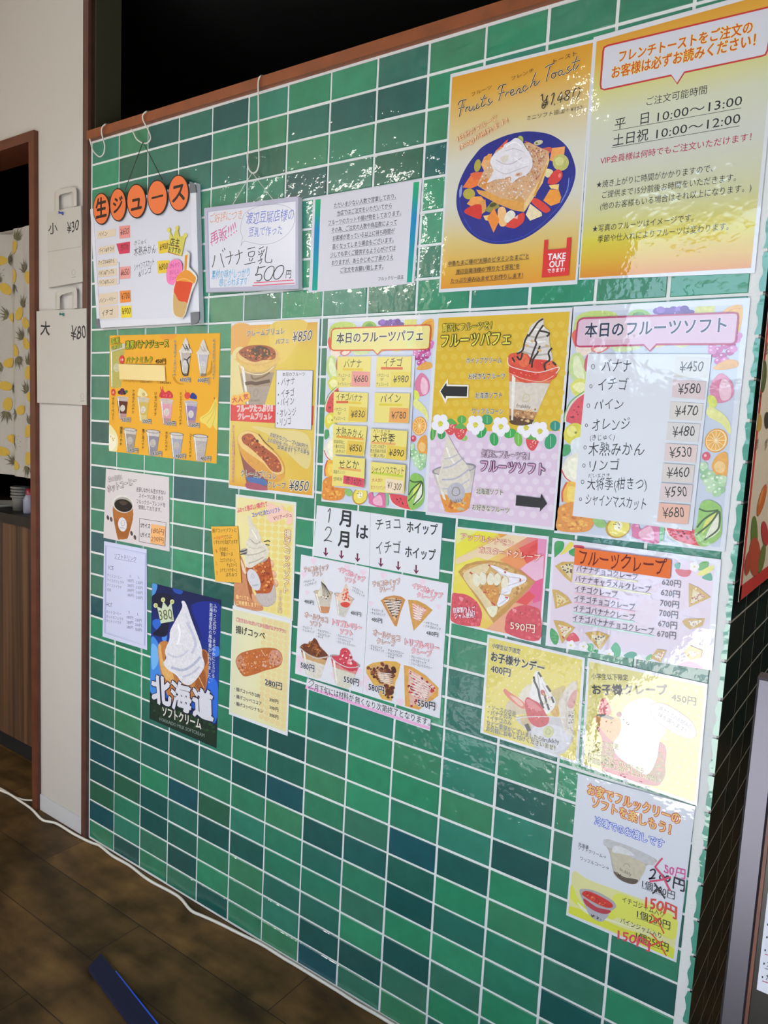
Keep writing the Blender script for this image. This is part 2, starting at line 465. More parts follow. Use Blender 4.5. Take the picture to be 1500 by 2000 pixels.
# floor, ceiling, other walls, ground outside
def floor_mat():
    m = bpy.data.materials.new('dark_plank_floor'); m.use_nodes = True
    N = m.node_tree.nodes; L = m.node_tree.links; b = N['Principled BSDF']
    geo = N.new('ShaderNodeNewGeometry')
    br = N.new('ShaderNodeTexBrick'); br.inputs['Scale'].default_value = 1.0
    br.inputs['Brick Width'].default_value = .92; br.inputs['Row Height'].default_value = .152; br.inputs['Mortar Size'].default_value = .0012
    br.inputs['Color1'].default_value = lin('#5e4626'); br.inputs['Color2'].default_value = lin('#46351c'); br.inputs['Mortar'].default_value = lin('#20170f')
    L.new(geo.outputs['Position'], br.inputs['Vector'])
    mp = N.new('ShaderNodeMapping'); mp.inputs['Scale'].default_value = (3, 9, 1); L.new(geo.outputs['Position'], mp.inputs[0])
    n1 = N.new('ShaderNodeTexNoise'); n1.inputs['Scale'].default_value = 1.6; n1.inputs['Detail'].default_value = 8; L.new(mp.outputs[0], n1.inputs['Vector'])
    n2 = N.new('ShaderNodeTexNoise'); n2.inputs['Scale'].default_value = 9; n2.inputs['Detail'].default_value = 5; L.new(geo.outputs['Position'], n2.inputs['Vector'])
    a = N.new('ShaderNodeMath'); a.operation = 'MULTIPLY'; L.new(n1.outputs['Fac'], a.inputs[0]); L.new(n2.outputs['Fac'], a.inputs[1])
    mr = N.new('ShaderNodeMapRange'); mr.inputs[1].default_value = .12; mr.inputs[2].default_value = .42; mr.inputs[3].default_value = .25; mr.inputs[4].default_value = 1.6
    L.new(a.outputs[0], mr.inputs[0])
    mx = N.new('ShaderNodeVectorMath'); mx.operation = 'MULTIPLY'; L.new(br.outputs['Color'], mx.inputs[0]); L.new(mr.outputs[0], mx.inputs[1])
    L.new(mx.outputs[0], b.inputs['Base Color'])
    b.inputs['Roughness'].default_value = .5; b.inputs['Specular IOR Level'].default_value = .25
    return m
YF, YR, XI = -1.4, -3.7, .2           # shop front, rear of the deeper left part, inner corner
m = MB(); m.box((-2.6, YF, -.05), (3.0, 2.3, 0), lin('#3a2c1e')); m.box((-2.6, YR, -.05), (XI, YF, 0), lin('#3a2c1e')); m.build('floor', floor_mat(), kind='structure')
m = MB(); m.box((-2.6, YR, 2.7), (3.0, .0, 2.75), lin('#d8d4cc')); m.box((-2.6, .0, 2.7), (3.0, 2.3, 2.75), lin('#0d0d0a')); m.build('ceiling', PAINT, kind='structure')  # kitchen half near-black: the unlit room's shade is in the colour
m = MB(); m.box((-2.65, YR, 0), (-2.6, .1, 2.7), lin('#d2cec6')); m.box((-2.65, .1, 0), (-2.6, 2.3, 2.7), lin('#0d0d0a')); m.build('wall_side', PAINT, kind='structure')  # black stretch has the kitchen's darkness put into its colour
m = MB(); m.box((3.0, YF, 0), (3.05, 2.3, 2.7), lin('#b4aea4')); m.build('wall_far_right', PAINT, kind='structure')
m = MB(); m.box((-2.6, 2.3, 0), (3.0, 2.35, 2.7), lin('#0b0b09')); m.build('wall_back', DARK, kind='structure')  # near-black colour stands in for an unlit room
m = MB(); m.box((-2.6, YR - .05, 0), (XI, YR, 2.7), lin('#b9b4aa')); m.box((XI, YR, 0), (XI + .03, YF, 2.7), lin('#b9b4aa')); m.box((XI + .03, YR, 0), (XI + .05, YF, 2.7), lin('#2c2a28')); m.build('wall_rear', PAINT, kind='structure')  # dark outer face added to keep a sunlit wall out of reflections
# shop front behind the viewer: a wide open doorway to the street
OX0, OX1, OZ = XI + .05, 2.5, 2.12
m = MB()
m.box((OX1, YF - .05, 0), (3.0, YF, 2.7), lin('#8b877f')); m.box((OX0, YF - .05, OZ), (OX1, YF, 2.7), lin('#b9b4aa')); m.build('wall_street', PAINT, kind='structure')
m = MB()
for x in (OX0, 1.02, OX1 - .04): m.box((x, YF - .04, 0), (x + .04, YF - .005, OZ), lin('#2a2a2c'))
m.build('window_1', METAL, kind='structure')
m = MB(); m.box((XI + .05, -22, -.06), (16, YF - .05, -.012), lin('#6a6c70')); m.build('ground', material('street_asphalt', rough=.9, mottle=.15, mscale=3), kind='structure')
m = MB(); m.box((.9, -4.8, -.05), (2.15, YF - .055, -.006), lin('#d6d6d4')); m.build('glare_slab', material('pale_glare_slab', rough=.9, mottle=.1, mscale=4), kind='structure')  # added unseen pale slab, shaped to throw glare onto the posters
m = MB(); m.box((-3, -7.6, -.02), (12, -7.4, 1.9), lin('#4a4e46')); m.build('glare_blocker', PAINT, kind='structure')  # added unseen low wall, blocks the bright horizon in reflections
# ------------------------------------------------------------------ generic printed pictures
def cup(a, tl, tr, br, bl, bands, rim=None, logo=None, hl=True):
    """printed drinking cup: bands = (t0, t1, colour) down the side"""
    lp = lambda p, q, t: (p[0] + (q[0] - p[0]) * t, p[1] + (q[1] - p[1]) * t)
    w = math.hypot(tr[0] - tl[0], tr[1] - tl[1]); ang = math.degrees(math.atan2(tr[1] - tl[1], tr[0] - tl[0]))
    bm = lp(bl, br, .5); bw = math.hypot(br[0] - bl[0], br[1] - bl[1])
    a.E(bm[0], bm[1], bw / 2, bw * .16, bands[-1][2], ang, 18)
    for t0, t1, c in bands: a.P([lp(tl, bl, t0), lp(tr, br, t0), lp(tr, br, t1), lp(tl, bl, t1)], c)
    tm = lp(tl, tr, .5)
    if hl: a.P([lp(tl, tr, .06), lp(tl, tr, .14), lp(bl, br, .16), lp(bl, br, .08)], '#e9e4dc')
    if rim:
        a.E(tm[0], tm[1], w * .54, w * .13, rim, ang, 22); a.E(tm[0], tm[1], w * .47, w * .095, bands[0][2], ang, 22)
    if logo:
        c = lp(tm, bm, .5); a.E(c[0], c[1], w * .22, w * .3, logo, ang, 20)
        a.L([(c[0] - w * .07, c[1] - w * .02), (c[0], c[1] - w * .14), (c[0] + w * .07, c[1] - w * .02), (c[0], c[1] + w * .06)], w * .025, '#b9b2a8', closed=True)
        a.L([(c[0] - w * .12, c[1] + w * .16), (c[0] + w * .12, c[1] + w * .16)], w * .03, '#8d8880', False)
def cream(a, pts, col, shades, sc):
    a.P(pts, col, True)
    for w, c, q in shades: a.L(q, w * sc, c)
def wedge(a, pts, crust, fill, inner, flecks, n, size, lines=(), lc='#ffffff', lw=3, seed=3):
    a.P(pts, crust); a.P(inner, fill, False)
    a.spk(inner, n, size, flecks, seed)
    for q in lines: a.L(q, lw, lc)
def zig(p0, p1, p2, p3, n):
    lp = lambda p, q, t: (p[0] + (q[0] - p[0]) * t, p[1] + (q[1] - p[1]) * t)
    return [lp(p0, p3, i / (n - 1)) if i % 2 == 0 else lp(p1, p2, i / (n - 1)) for i in range(n)]

# ------------------------------------------------------------------ top row: french toast posters
D, EE = (850, 70, 4.6875), (850, 300, 4.6875)
def D2(x, y): return (x, y - 1078.1)
a = Poster('menu_poster', 'large yellow French toast poster with a blue plate of fruit', 'poster', EE,
           [D2(140, 350), D2(1455, 30), (1300, 1195), (33, 1272)])
a.G([D2(157, 380), D2(1445, 62), (1283, 1158), (50, 1240)], [(0, '#dd9a1c'), (.1, '#e0a838'), (.25, '#dcc487'), (.42, '#d6d3c4'), (.62, '#d4d1c3'), (.78, '#d9c07a'), (.9, '#dfac3c'), (1, '#e0951f')])
a.food('french_toast_picture')
a.P([(880, -203), (1060, -172), (1200, -72), (1272, 80), (1283, 205), (1230, 370), (1120, 540), (960, 690), (790, 790), (600, 830), (430, 800), (290, 700), (215, 560), (193, 430), (215, 280), (275, 141), (350, 30), (440, -68), (600, -148), (740, -190)], '#141f86', True)
a.L([(265, 600), (340, 715), (450, 785), (600, 805), (790, 765), (950, 665), (1100, 520), (1205, 370), (1255, 205)], 5, '#3247b4')
a.L([(330, 690), (250, 560), (225, 440), (240, 330)], 5, '#2a3aa6')
a.P([(222, 330), (248, 285), (240, 380), (222, 400)], '#8fa0d0', True)
a.L([(1150, 450), (1210, 330), (1225, 220)], 7, '#7c92d6')
a.L([(1060, 620), (1180, 480)], 5, '#9fb0e0')
a.P([(250, 310), (325, 200), (440, 170), (395, 290), (330, 320)], '#ef7a36'); a.P([(320, 185), (360, 170), (440, 170), (430, 240), (350, 240)], '#e8663a')
a.E(310, 370, 55, 50, '#b7a83e')
a.P([(290, 460), (340, 395), (420, 390), (460, 440), (400, 520)], '#f0a04e'); a.P([(400, 440), (460, 420), (470, 520), (420, 560)], '#e59a50')
a.P([(265, 535), (330, 480), (420, 470), (420, 590), (370, 590)], '#d63026', True)
a.P([(450, 520), (520, 440), (580, 450), (590, 490), (500, 540)], '#9a8c3a'); a.E(530, 470, 35, 18, '#4e4a22', -20)
a.P([(440, 570), (500, 560), (490, 615), (460, 610)], '#f0c87c')
a.P([(575, 510), (640, 500), (655, 645), (590, 655)], '#f2bd7c', True)
a.P([(475, 590), (540, 500), (590, 610), (535, 725)], '#f08c2e')
a.E(388, 110, 30, 58, '#b3a83a', 10)
a.P([(420, 100), (450, 30), (520, 0), (510, 80), (450, 160)], '#f0b070'); a.P([(440, 60), (490, 0), (520, 10), (500, 60)], '#e89a4a')
a.P([(560, -30), (640, -110), (668, -132), (650, -70), (590, -25)], '#e0543a'); a.E(780, -125, 28, 38, '#b9c05c')
a.P([(560, 0), (600, -60), (660, -60), (600, 40)], '#f0a552')
a.P([(1050, 60), (1070, -50), (1190, -65), (1180, 20), (1090, 80)], '#f2a25a'); a.E(1150, 82, 74, 76, '#c3bf6a'); a.E(1138, 70, 40, 42, '#d8d58c')
a.P([(820, -110), (900, -85), (960, -45), (1050, -60), (1065, -20), (960, 20)], '#cf5a4c', True); a.E(945, -100, 42, 22, '#c9c4a0', -15); a.E(930, -95, 12, 8, '#6a6a32')
a.P([(990, 180), (1020, 140), (1080, 160), (1035, 220)], '#e8dca8', True)
a.P([(1030, 265), (1070, 180), (1130, 145), (1165, 180), (1150, 240), (1085, 285)], '#da3c38', True); a.E(1140, 200, 14, 20, '#f0867a', 20)
a.P([(880, 440), (930, 410), (1050, 500), (1030, 540), (980, 530)], '#de3f33', True)
a.P([(990, 430), (1050, 330), (1130, 330), (1155, 400), (1140, 450), (1060, 480)], '#f19a34'); a.P([(1040, 290), (1135, 280), (1130, 330), (1060, 320)], '#f4cd7a')
a.P([(830, 560), (870, 460), (975, 540), (980, 570), (870, 615)], '#efdcb0')
a.P([(635, 620), (650, 550), (700, 520), (735, 560), (690, 630)], '#e9e2cf', True)
a.P([(645, 660), (720, 590), (810, 540), (812, 620), (740, 680), (690, 680)], '#dc3a2e', True); a.P([(720, 590), (760, 560), (755, 600)], '#f6b0a0')
# toast
a.P([(375, 330), (470, 345), (600, 405), (815, 450), (812, 535), (720, 520), (560, 455), (400, 370)], '#e2a04a')
a.P([(815, 450), (960, 230), (1040, 10), (1047, 60), (985, 270), (830, 515), (812, 535)], '#edc98a'); a.P([(900, 380), (1020, 100), (1030, 110), (915, 400)], '#d99a48')
a.P([(385, 292), (440, 170), (560, -30), (700, -80), (860, -100), (1040, -20), (1042, 20), (960, 240), (820, 452), (600, 408), (470, 345)], '#dcae82')
a.P([(400, 290), (440, 230), (500, 240), (470, 320)], '#d98c3e', True); a.P([(660, 400), (760, 390), (810, 420), (800, 450)], '#d89a52', True)
tp = [(400, 285), (460, 150), (560, -20), (860, -90), (1030, -10), (950, 230), (820, 430), (600, 390)]
a.spk(tp, 420, 7.5, ['#e6d9d2', '#eedfd4', '#c98a66', '#e3c4a8', '#d8a27c', '#efe6e2'], 5)
a.spk([(830, -80), (1030, -20), (960, 220), (880, 330), (880, 120)], 130, 7, ['#c07a5c', '#e8d4c8', '#b5644a', '#dba98a'], 8)
cream(a, [(510, 80), (545, 10), (620, -45), (640, -80), (690, -105), (745, -140), (800, -110), (830, -55), (880, 20), (897, 110), (850, 190), (770, 225), (705, 275), (695, 215), (620, 235), (560, 240), (480, 270), (540, 170)], '#e8e2e8',
      [(8, '#c4b8c0', [(560, 60), (640, 100), (720, 90), (800, 40)]), (7, '#cbbfc6', [(560, 150), (650, 190), (740, 160), (850, 120)]), (10, '#fbf8fb', [(650, -60), (730, -100), (800, -60)]), (7, '#c9bec6', [(650, -20), (730, -40), (820, -10)]), (9, '#f6f2f6', [(720, 30), (800, 90), (870, 80)])], 1)
a.E(770, 195, 35, 18, '#d9b9a0', -15); a.E(765, 195, 16, 8, '#b97f60', -15)
a.P([(600, 40), (680, 20), (640, 90)], '#dfd2c4', True)
a.part('take_out_mark')
a.P([(980, 1137), (1005, 795), (1040, 793), (1033, 885), (1205, 870), (1213, 775), (1252, 770), (1228, 1117)], '#dd2b26')
a.T('TAKE', (1035, 977), (1197, 966), 58, '#f4eef0', .03); a.T('OUT', (1050, 1045), (1188, 1034), 58, '#f4eef0', .03); a.T('できます!', (1032, 1097), (1188, 1083), 40, '#f4eef0', .02)
a.part('lettering')
for s_, p0, p1, h in [('中条たまご様の"太陽のビタミンたまご"と', (125, 1033), (862, 965), 44), ('渡辺豆腐店様の"搾りたて豆乳"を', (195, 1108), (775, 1055), 44), ('たっぷり染み込ませてお作りします！', (148, 1190), (808, 1137), 44)]:
    a.T(s_, p0, p1, h, '#23232e', .004); a.L([(p0[0] - 6, p0[1] + 4), (p1[0] + 4, p1[1] + 4)], 3, '#23232e', False)
a.crop = D
a.T('フルーツ', (340, 562), (525, 490), 38, '#3a3222'); a.T('フレンチ', (703, 418), (910, 335), 38, '#3a3222'); a.T('トースト', (1090, 265), (1302, 185), 46, '#3a3222')
a.T('1日分のフルーツ', (215, 978), (575, 775), 56, '#fbe2b4', .006, '#d4601a', .04); a.T('(200g)が摂れます！', (230, 1052), (672, 800), 52, '#fbe2b4', .006, '#d4601a', .04)
a.T('ミニソフト追加＋¥160', (845, 785), (1350, 680), 44, '#3d3a38')
a.part('heading')
for q in [[(215, 640), (238, 602), (292, 590)], [(262, 600), (247, 660), (228, 745)], [(222, 672), (278, 655)], [(290, 655), (285, 702)], [(287, 680), (300, 660), (316, 655)],
          [(322, 650), (317, 685), (332, 692), (352, 655)], [(355, 648), (352, 680), (366, 684), (382, 650)], [(392, 625), (384, 668), (398, 672), (416, 650)], [(427, 572), (424, 582)],
          [(460, 545), (440, 610), (430, 645), (446, 652), (468, 628)], [(425, 592), (480, 574)], [(508, 582), (492, 598), (506, 618), (500, 640), (478, 636)], [(500, 640), (534, 602)],
          [(580, 502), (602, 465), (658, 450)], [(628, 460), (612, 520), (590, 602)], [(588, 540), (644, 520)], [(660, 522), (650, 562)], [(655, 545), (676, 522), (692, 524)],
          [(700, 534), (726, 515), (722, 498), (704, 508), (697, 538), (714, 552), (746, 528)], [(758, 498), (750, 540)], [(753, 520), (774, 490), (786, 500), (780, 528), (798, 525), (812, 505)],
          [(842, 472), (826, 464), (812, 485), (815, 510), (834, 510), (862, 480)], [(932, 342), (906, 400), (880, 482)], [(886, 455), (910, 425), (922, 430), (914, 456), (934, 458), (966, 418)],
          [(1014, 302), (1040, 282), (1098, 260)], [(1060, 285), (1045, 340), (1022, 428)], [(1102, 348), (1080, 355), (1072, 384), (1090, 396), (1112, 370), (1104, 348), (1130, 345)],
          [(1168, 322), (1146, 330), (1134, 358), (1150, 370), (1170, 340), (1168, 322)], [(1172, 332), (1166, 362), (1186, 362), (1206, 340)], [(1238, 284), (1216, 310), (1234, 330), (1222, 350), (1196, 346)], [(1225, 348), (1262, 312)],
          [(1306, 196), (1286, 260), (1270, 308), (1286, 322), (1322, 272)], [(1258, 258), (1332, 232)]]:
    if q[0] in ((580, 502), (1014, 302)): a.part('heading')
    a.L(q, 15, '#f0ddb0'); a.L(q, 8.5, '#1d1c24')
a.part('price_lettering')
for q in [[(975, 560), (990, 545), (992, 600), (1015, 600), (1040, 552)], [(1030, 560), (1020, 640), (998, 672), (985, 655), (1010, 640)], [(985, 625), (1045, 612)], [(980, 642), (1040, 630)],
          [(1070, 555), (1098, 535), (1070, 640)], [(1104, 628), (1098, 645)], [(1168, 520), (1128, 595), (1185, 580)], [(1172, 545), (1152, 620)],
          [(1232, 508), (1205, 515), (1200, 540), (1230, 560), (1228, 590), (1200, 598), (1192, 578), (1225, 545), (1240, 520), (1232, 508)], [(1310, 480), (1280, 510), (1268, 570), (1285, 590), (1315, 560), (1335, 500), (1310, 480)]]:
    a.L(q, 8, '#1d1c24')
a.done()

F_, G_ = (1150, 20, 4.2857), (1130, 300, 4.054)
def FG(x, y): return ((x / 4.2857 + 20) * 4.054, ((y / 4.2857) - 280) * 4.054)
a = Poster('menu_poster', 'large yellow notice poster of French toast ordering hours with red speech bubble', 'poster', G_,
           [FG(40, 226), FG(1624, -214), (1395, 945), (0, 1000)], y=-.0026)
a.G([FG(65, 262), FG(1590, -165), (1365, 905), (8, 985)], [(0, '#dd9d2a'), (.09, '#dfae3c'), (.2, '#d6d07c'), (.33, '#d2d4b8'), (.5, '#cfcfc4'), (.72, '#cdcc9a'), (.85, '#d8c93c'), (.93, '#dcae2a'), (1, '#dc8a1c')])
a.crop = F_
a.part('speech_bubble')
bub = [(120, 345), (128, 312), (160, 295), (1500, -25), (1550, -20), (1545, 30), (1495, 335), (1478, 372), (1440, 385), (800, 520), (740, 615), (690, 545), (130, 665), (103, 655), (98, 620)]
a.P(bub, '#d8d6e0'); a.L(bub, 15, '#c62f2b', False, True)
a.part('heading')
a.T('フレンチトーストをご注文の', (250, 438), (1365, 190), 96, '#cf4a1c', .012, '#efd04a', .035); a.T('お客様は必ずお読みください！', (190, 574), (1390, 300), 100, '#cf4a1c', .012, '#efd04a', .035)
a.part('lettering')
a.T('ご注文可能時間', (482, 802), (985, 700), 72, '#24242a')
a.T('平　日', (215, 1004), (500, 945), 96, '#1f1f24', .004); a.T('10:00～13:00', (572, 940), (1280, 800), 96, '#1f1f24', .0); a.L([(200, 1010), (1277, 818)], 4, '#1f1f24', False)
a.T('土日祝', (200, 1142), (495, 1088), 100, '#1f1f24', .004); a.T('10:00～12:00', (562, 1082), (1265, 950), 96, '#1f1f24', .0); a.L([(190, 1152), (1262, 968)], 4, '#1f1f24', False)
a.T('VIP会員様は何時でもご注文いただけます！', (95, 1292), (1358, 1092), 62, '#b3264a', .004)
a.crop = G_
for s_, p0, p1 in [('★焼き上がりに時間がかかりますので、', (140, 277), (1062, 145)), ('ご提供まで15分前後お時間をいただきます。', (185, 357), (1245, 218)), ('(他のお客様もいる場合はそれ以上になります。)', (170, 448), (1367, 298)),
                   ('★写真のフルーツはイメージです。', (108, 627), (910, 538)), ('季節や仕入れによりフルーツは変わります。', (150, 707), (1187, 605))]: a.T(s_, p0, p1, 58, '#26262a', .003)
a.done()

# ------------------------------------------------------------------ notice about waiting times
C_ = (600, 340, 6.5217)
a = Poster('notice_sheet', 'white notice sheet with teal side bands between soy milk board and French toast poster', 'notice', C_, [(75, 302), (1462, 60), (1362, 1392), (18, 1510)], mat=PAP, sheet='#d6d2da')
for q in ([(105, 325), (172, 318), (130, 1480), (62, 1484)], [(1355, 105), (1428, 98), (1332, 1378), (1268, 1382)]):
    a.G(q, [(0, '#2aa66c'), (.15, '#1d9d80'), (.35, '#1684b8'), (.5, '#1388b4'), (.8, '#17989a'), (1, '#1fa58a')])
a.part('lettering')
for s_, x0, y0, x1, y1 in [('ただいま少ない人数で営業しており、', 340, 435, 1130, 312), ('当店ではご注文をいただいてから', 380, 533, 1075, 435), ('フルーツのカットや揚げ物をしております。', 270, 655, 1195, 525), ('その為、ご注文の人数や商品数によって', 310, 748, 1140, 645),
                           ('お客様が思っている以上に待ち時間が', 325, 852, 1112, 755), ('長くなってしまう場合もございます。', 320, 960, 1100, 868), ('少しでも早くご提供するよう心がけては', 295, 1065, 1125, 975), ('おりますが、あらかじめご了承のうえ', 312, 1165, 1095, 1090), ('ご注文をお願い致します。', 422, 1258, 970, 1210)]:
    a.T(s_, (x0, y0), (x1, y1), 66, '#2a2a38', .006); a.L([(x0 - 4, y0 + 6), (x1 + 4, y1 + 6)], 3, '#3a3a48', False)
a.T('フルックリー店主', (905, 1362), (1228, 1335), 52, '#2a2a38', .004)
a.done()

# ------------------------------------------------------------------ banana juice sheet
B_ = (200, 640, 6.25)
a = Poster('menu_sheet', 'orange banana juice menu sheet showing rows of printed cups', 'menu', B_, [(90, 95), (1437, 65), (1393, 1660), (78, 1505)], mat=PAP, sheet='#e8a92e')
a.P([(700, 95), (900, 80), (880, 130), (760, 160)], '#e89a34', True); a.P([(280, 330), (700, 300), (640, 330), (300, 350)], '#eaa538', True)
a.P([(80, 1200), (140, 1240), (185, 1330), (190, 1420), (165, 1515), (82, 1500)], '#e6dca6', True); a.P([(85, 1300), (150, 1330), (170, 1420), (130, 1490), (85, 1490)], '#eee8cc', True); a.spk([(100, 1320), (150, 1340), (150, 1380), (100, 1390)], 8, 8, ['#cfae5a'], 2)
a.P([(1375, 880), (1395, 900), (1400, 1240), (1350, 1190), (1310, 1230), (1255, 1180), (1200, 1150), (1195, 1095), (1290, 1030)], '#e8cf62', True)
for q in ([(1380, 900), (1330, 1020), (1215, 1110)], [(1385, 910), (1350, 1050), (1270, 1170)], [(1392, 920), (1375, 1080), (1340, 1200)]): a.L(q, 5, '#c9a83a')
a.L([(1370, 870), (1365, 850)], 10, '#7a4a22')
for q in ([(860, 560), (920, 660), (1000, 690), (930, 690), (870, 640)], [(1330, 400), (1310, 520), (1240, 590), (1330, 560), (1345, 460)]): a.P(q, '#c98a1e', True)
a.food('cup_picture')
cup(a, (92, 260), (272, 260), (230, 715), (100, 715), [(0, 1, '#b4ab5a')], logo='#c8c49a')
for x0, y0, x1, h, c1, lid, lab in [(178, 850, 315, 265, '#5a2c22', '#b9a9a2', 1), (425, 860, 570, 280, '#cbb05a', '#c4b89c', 1), (705, 880, 862, 300, '#d69aa6', '#c9b4ae', 1), (1005, 905, 1160, 300, '#8d7aa6', '#b5aab4', 1)]:
    w_ = x1 - x0; a.food('cup_picture')
    cup(a, (x0, y0), (x1, y0 + 12), (x0 + w_ * .8, y0 + h), (x0 + w_ * .22, y0 + h - 8), [(0, .16, lid), (.16, .75, c1), (.75, 1, '#b08a86' if c1 != '#cbb05a' else '#d0bf7a')], rim='#ccc3bb', logo='#d3cac0')
a.food('fruit_picture')
for x, y, r, c in [(215, 790, 24, '#4a1c3c'), (245, 765, 26, '#5d2350'), (270, 795, 24, '#3d1836'), (240, 800, 22, '#6a2a4a'), (295, 780, 18, '#4a7a34')]: a.E(x, y, r, r, c)
a.food('fruit_picture'); a.P([(440, 835), (440, 770), (465, 738), (530, 780), (550, 835)], '#e3d79a', True); a.E(505, 815, 20, 22, '#c9b070')
a.food('fruit_picture'); a.P([(705, 850), (715, 780), (735, 750), (770, 790), (810, 770), (850, 800), (855, 858)], '#cf3a44', True); a.spk([(720, 800), (840, 800), (840, 850), (720, 850)], 14, 8, ['#e8707a', '#a8242e'], 3); a.L([(720, 770), (710, 720)], 7, '#c8443a'); a.L([(735, 770), (740, 715)], 7, '#c8443a')
a.food('fruit_picture'); a.E(1040, 830, 36, 42, '#d8483e'); a.P([(1075, 860), (1085, 810), (1110, 795), (1150, 830), (1148, 872)], '#2c3a8a', True); a.L([(1025, 800), (1015, 760)], 6, '#c8443a')
for x0, y0, x1, h, c1 in [(265, 1235, 420, 285, '#9a9088'), (540, 1258, 705, 300, '#8f8894'), (830, 1290, 990, 300, '#a0a2b0'), (1112, 1315, 1290, 310, '#b3a8a8')]:
    w_ = x1 - x0; a.food('cup_picture')
    cup(a, (x0, y0), (x1, y0 + 18), (x0 + w_ * .74, y0 + h), (x0 + w_ * .2, y0 + h - 12), [(0, .2, '#c9c2bc'), (.2, 1, c1)], rim='#6a6560', logo='#b9b2aa')
for x0, x1, y0, c in [(945, 1085, 300, '#b9aea6'), (1160, 1300, 320, '#bdb8c0')]:
    a.food('cup_picture')
    cup(a, (x0, y0), (x1, y0), (x0 + 105, 585), (x0 + 38, 585), [(0, .5, c), (.5, .9, '#c4bcb4'), (.9, 1, '#8d7a60')], logo='#cfc8c2')
    cream(a, [(x0 - 5, y0), (x0 + 30, y0 - 60), (x0 + 50, y0 - 130), (x0 + 80, y0 - 175), (x0 + 100, y0 - 140), (x0 + 120, y0 - 70), (x0 + 150, y0 - 20), (x0 + 145, y0 + 10)], '#d3cbc4', [], 1)
    for k in range(7): a.L([(x0 + 40 + k * 12, y0 - 100 + (k % 3) * 25), (x0 + 70 + k * 10, y0 - 40 + (k % 2) * 20)], 8, '#2a2422' if x0 < 1000 else '#b5a08a')
a.L([(960, 400), (985, 560), (1040, 580)], 12, '#2a2422'); a.L([(1080, 350), (1040, 400), (1060, 470), (1045, 585)], 13, '#2a2422'); a.L([(1000, 380), (1050, 400)], 10, '#2a2422')
a.part('heading_patch'); a.P([(110, 240), (280, 190), (285, 250), (115, 300)], '#c9c4b0')
a.part('heading')
a.T('濃厚バナナジュース', (285, 262), (812, 240), 98, '#c3c42c', .012, '#1e1c12', .06)
a.T('バナナミルク', (292, 435), (615, 428), 78, '#b9bc2a', .012, '#26230f', .035); a.T('450円', (652, 440), (780, 438), 62, '#26220f', .02); a.L([(285, 446), (785, 446)], 5, '#3a320f', False)
a.T('国産', (115, 205), (215, 180), 70, '#b9bf2e', .02, '#2a2a14', .05); a.T('完熟使用', (120, 280), (245, 240), 54, '#b9bf2e', .02, '#2a2a14', .05)
a.part('badge'); a.E(243, 390, 30, 52, '#d8403a'); a.T('人気', (224, 408), (263, 406), 30, '#f3dcd4', .02); a.part('badge'); a.E(137, 790, 24, 42, '#d8403a'); a.T('人気', (122, 805), (153, 803), 26, '#f3dcd4', .02)
a.part('lettering')
for s_, x0, y0, x1 in [('600円', 955, 662, 1078), ('600円', 1172, 668, 1290), ('520円', 245, 1150, 348), ('500円', 497, 1170, 598), ('500円', 790, 1195, 898), ('500円', 1080, 1218, 1188), ('470円', 340, 1522, 442), ('470円', 620, 1562, 732), ('480円', 905, 1592, 1022), ('480円', 1208, 1622, 1328)]:
    a.T(s_, (x0, y0), (x1, y0 + 4), 58, '#1c2a48', .02, '#d9d2c2', .07)
for s_, x, y0, y1 in [('チョコホイップバナナ', 893, 150, 600), ('キャラメルホイップバナナ', 1370, 140, 640), ('ナッツ', 1312, 600, 700), ('ブルーベリー', 140, 850, 1130), ('アボカドバナナ', 388, 755, 1055), ('いちごバナナ', 660, 775, 1080), ('ミックスベリーバナナ', 965, 785, 1195), ('抹茶バナナ', 238, 1205, 1445), ('黒ごまバナナ', 508, 1235, 1485), ('きなこバナナ', 792, 1265, 1510), ('コーヒーバナナ', 1085, 1290, 1590)]:
    a.V(s_, (x, y0), (x - 6, y1), 34, '#3a2e1a', .012, '#e4d8b4' if y0 < 700 else None, .05)
a.T('バナナミルクにバナナ豆乳は100円でハーフに変更出来ます', (255, 662), (850, 690), 26, '#3a2e1a', .004)
a.slip('cover_label', [(213, 445), (772, 462), (785, 655), (222, 632)], '#ecd292', 'blank cream label stuck over printed lines')
a.done()

# ------------------------------------------------------------------ creme brulee poster
R_ = (435, 620, 5.405)
a = Poster('menu_poster', 'tall gold crème brûlée poster with a parfait above and a crepe below', 'poster', R_, [(90, 62), (1025, 10), (962, 1912), (62, 1798)], y=-.002)
a.G([(97, 92), (1003, 48), (945, 1880), (68, 1768)], [(0, '#dba33c'), (.06, '#e0b54a'), (.2, '#dcc048'), (.45, '#dcbc34'), (.58, '#e0c55c'), (.8, '#dcb640'), (.93, '#e2bb4a'), (1, '#df9f2c')])
a.P([(98, 92), (300, 90), (260, 300), (97, 420)], '#dc9f46', True); a.P([(95, 400), (230, 330), (240, 640), (180, 900), (88, 900)], '#e0cf8e', True); a.P([(500, 80), (900, 60), (600, 500)], '#e2c258', True)
a.P([(300, 1150), (560, 1180), (900, 1250), (900, 1600), (650, 1400), (500, 1250)], '#e0cc86', True)
a.food('parfait_picture')
cup(a, (155, 440), (590, 430), (450, 905), (240, 915), [(0, .12, '#d9b45c'), (.12, .32, '#caa864'), (.32, .62, '#a08a74'), (.62, 1, '#a8998c')])
a.P([(150, 430), (160, 470), (270, 560), (420, 570), (540, 500), (590, 420)], '#dcb65e', True)
a.E(365, 400, 228, 110, '#d9ac58', -3); a.E(365, 395, 205, 92, '#e2bd72', -3)
a.P([(170, 370), (240, 310), (370, 290), (500, 310), (560, 370), (540, 440), (430, 450), (340, 470), (250, 440)], '#9a4420', True)
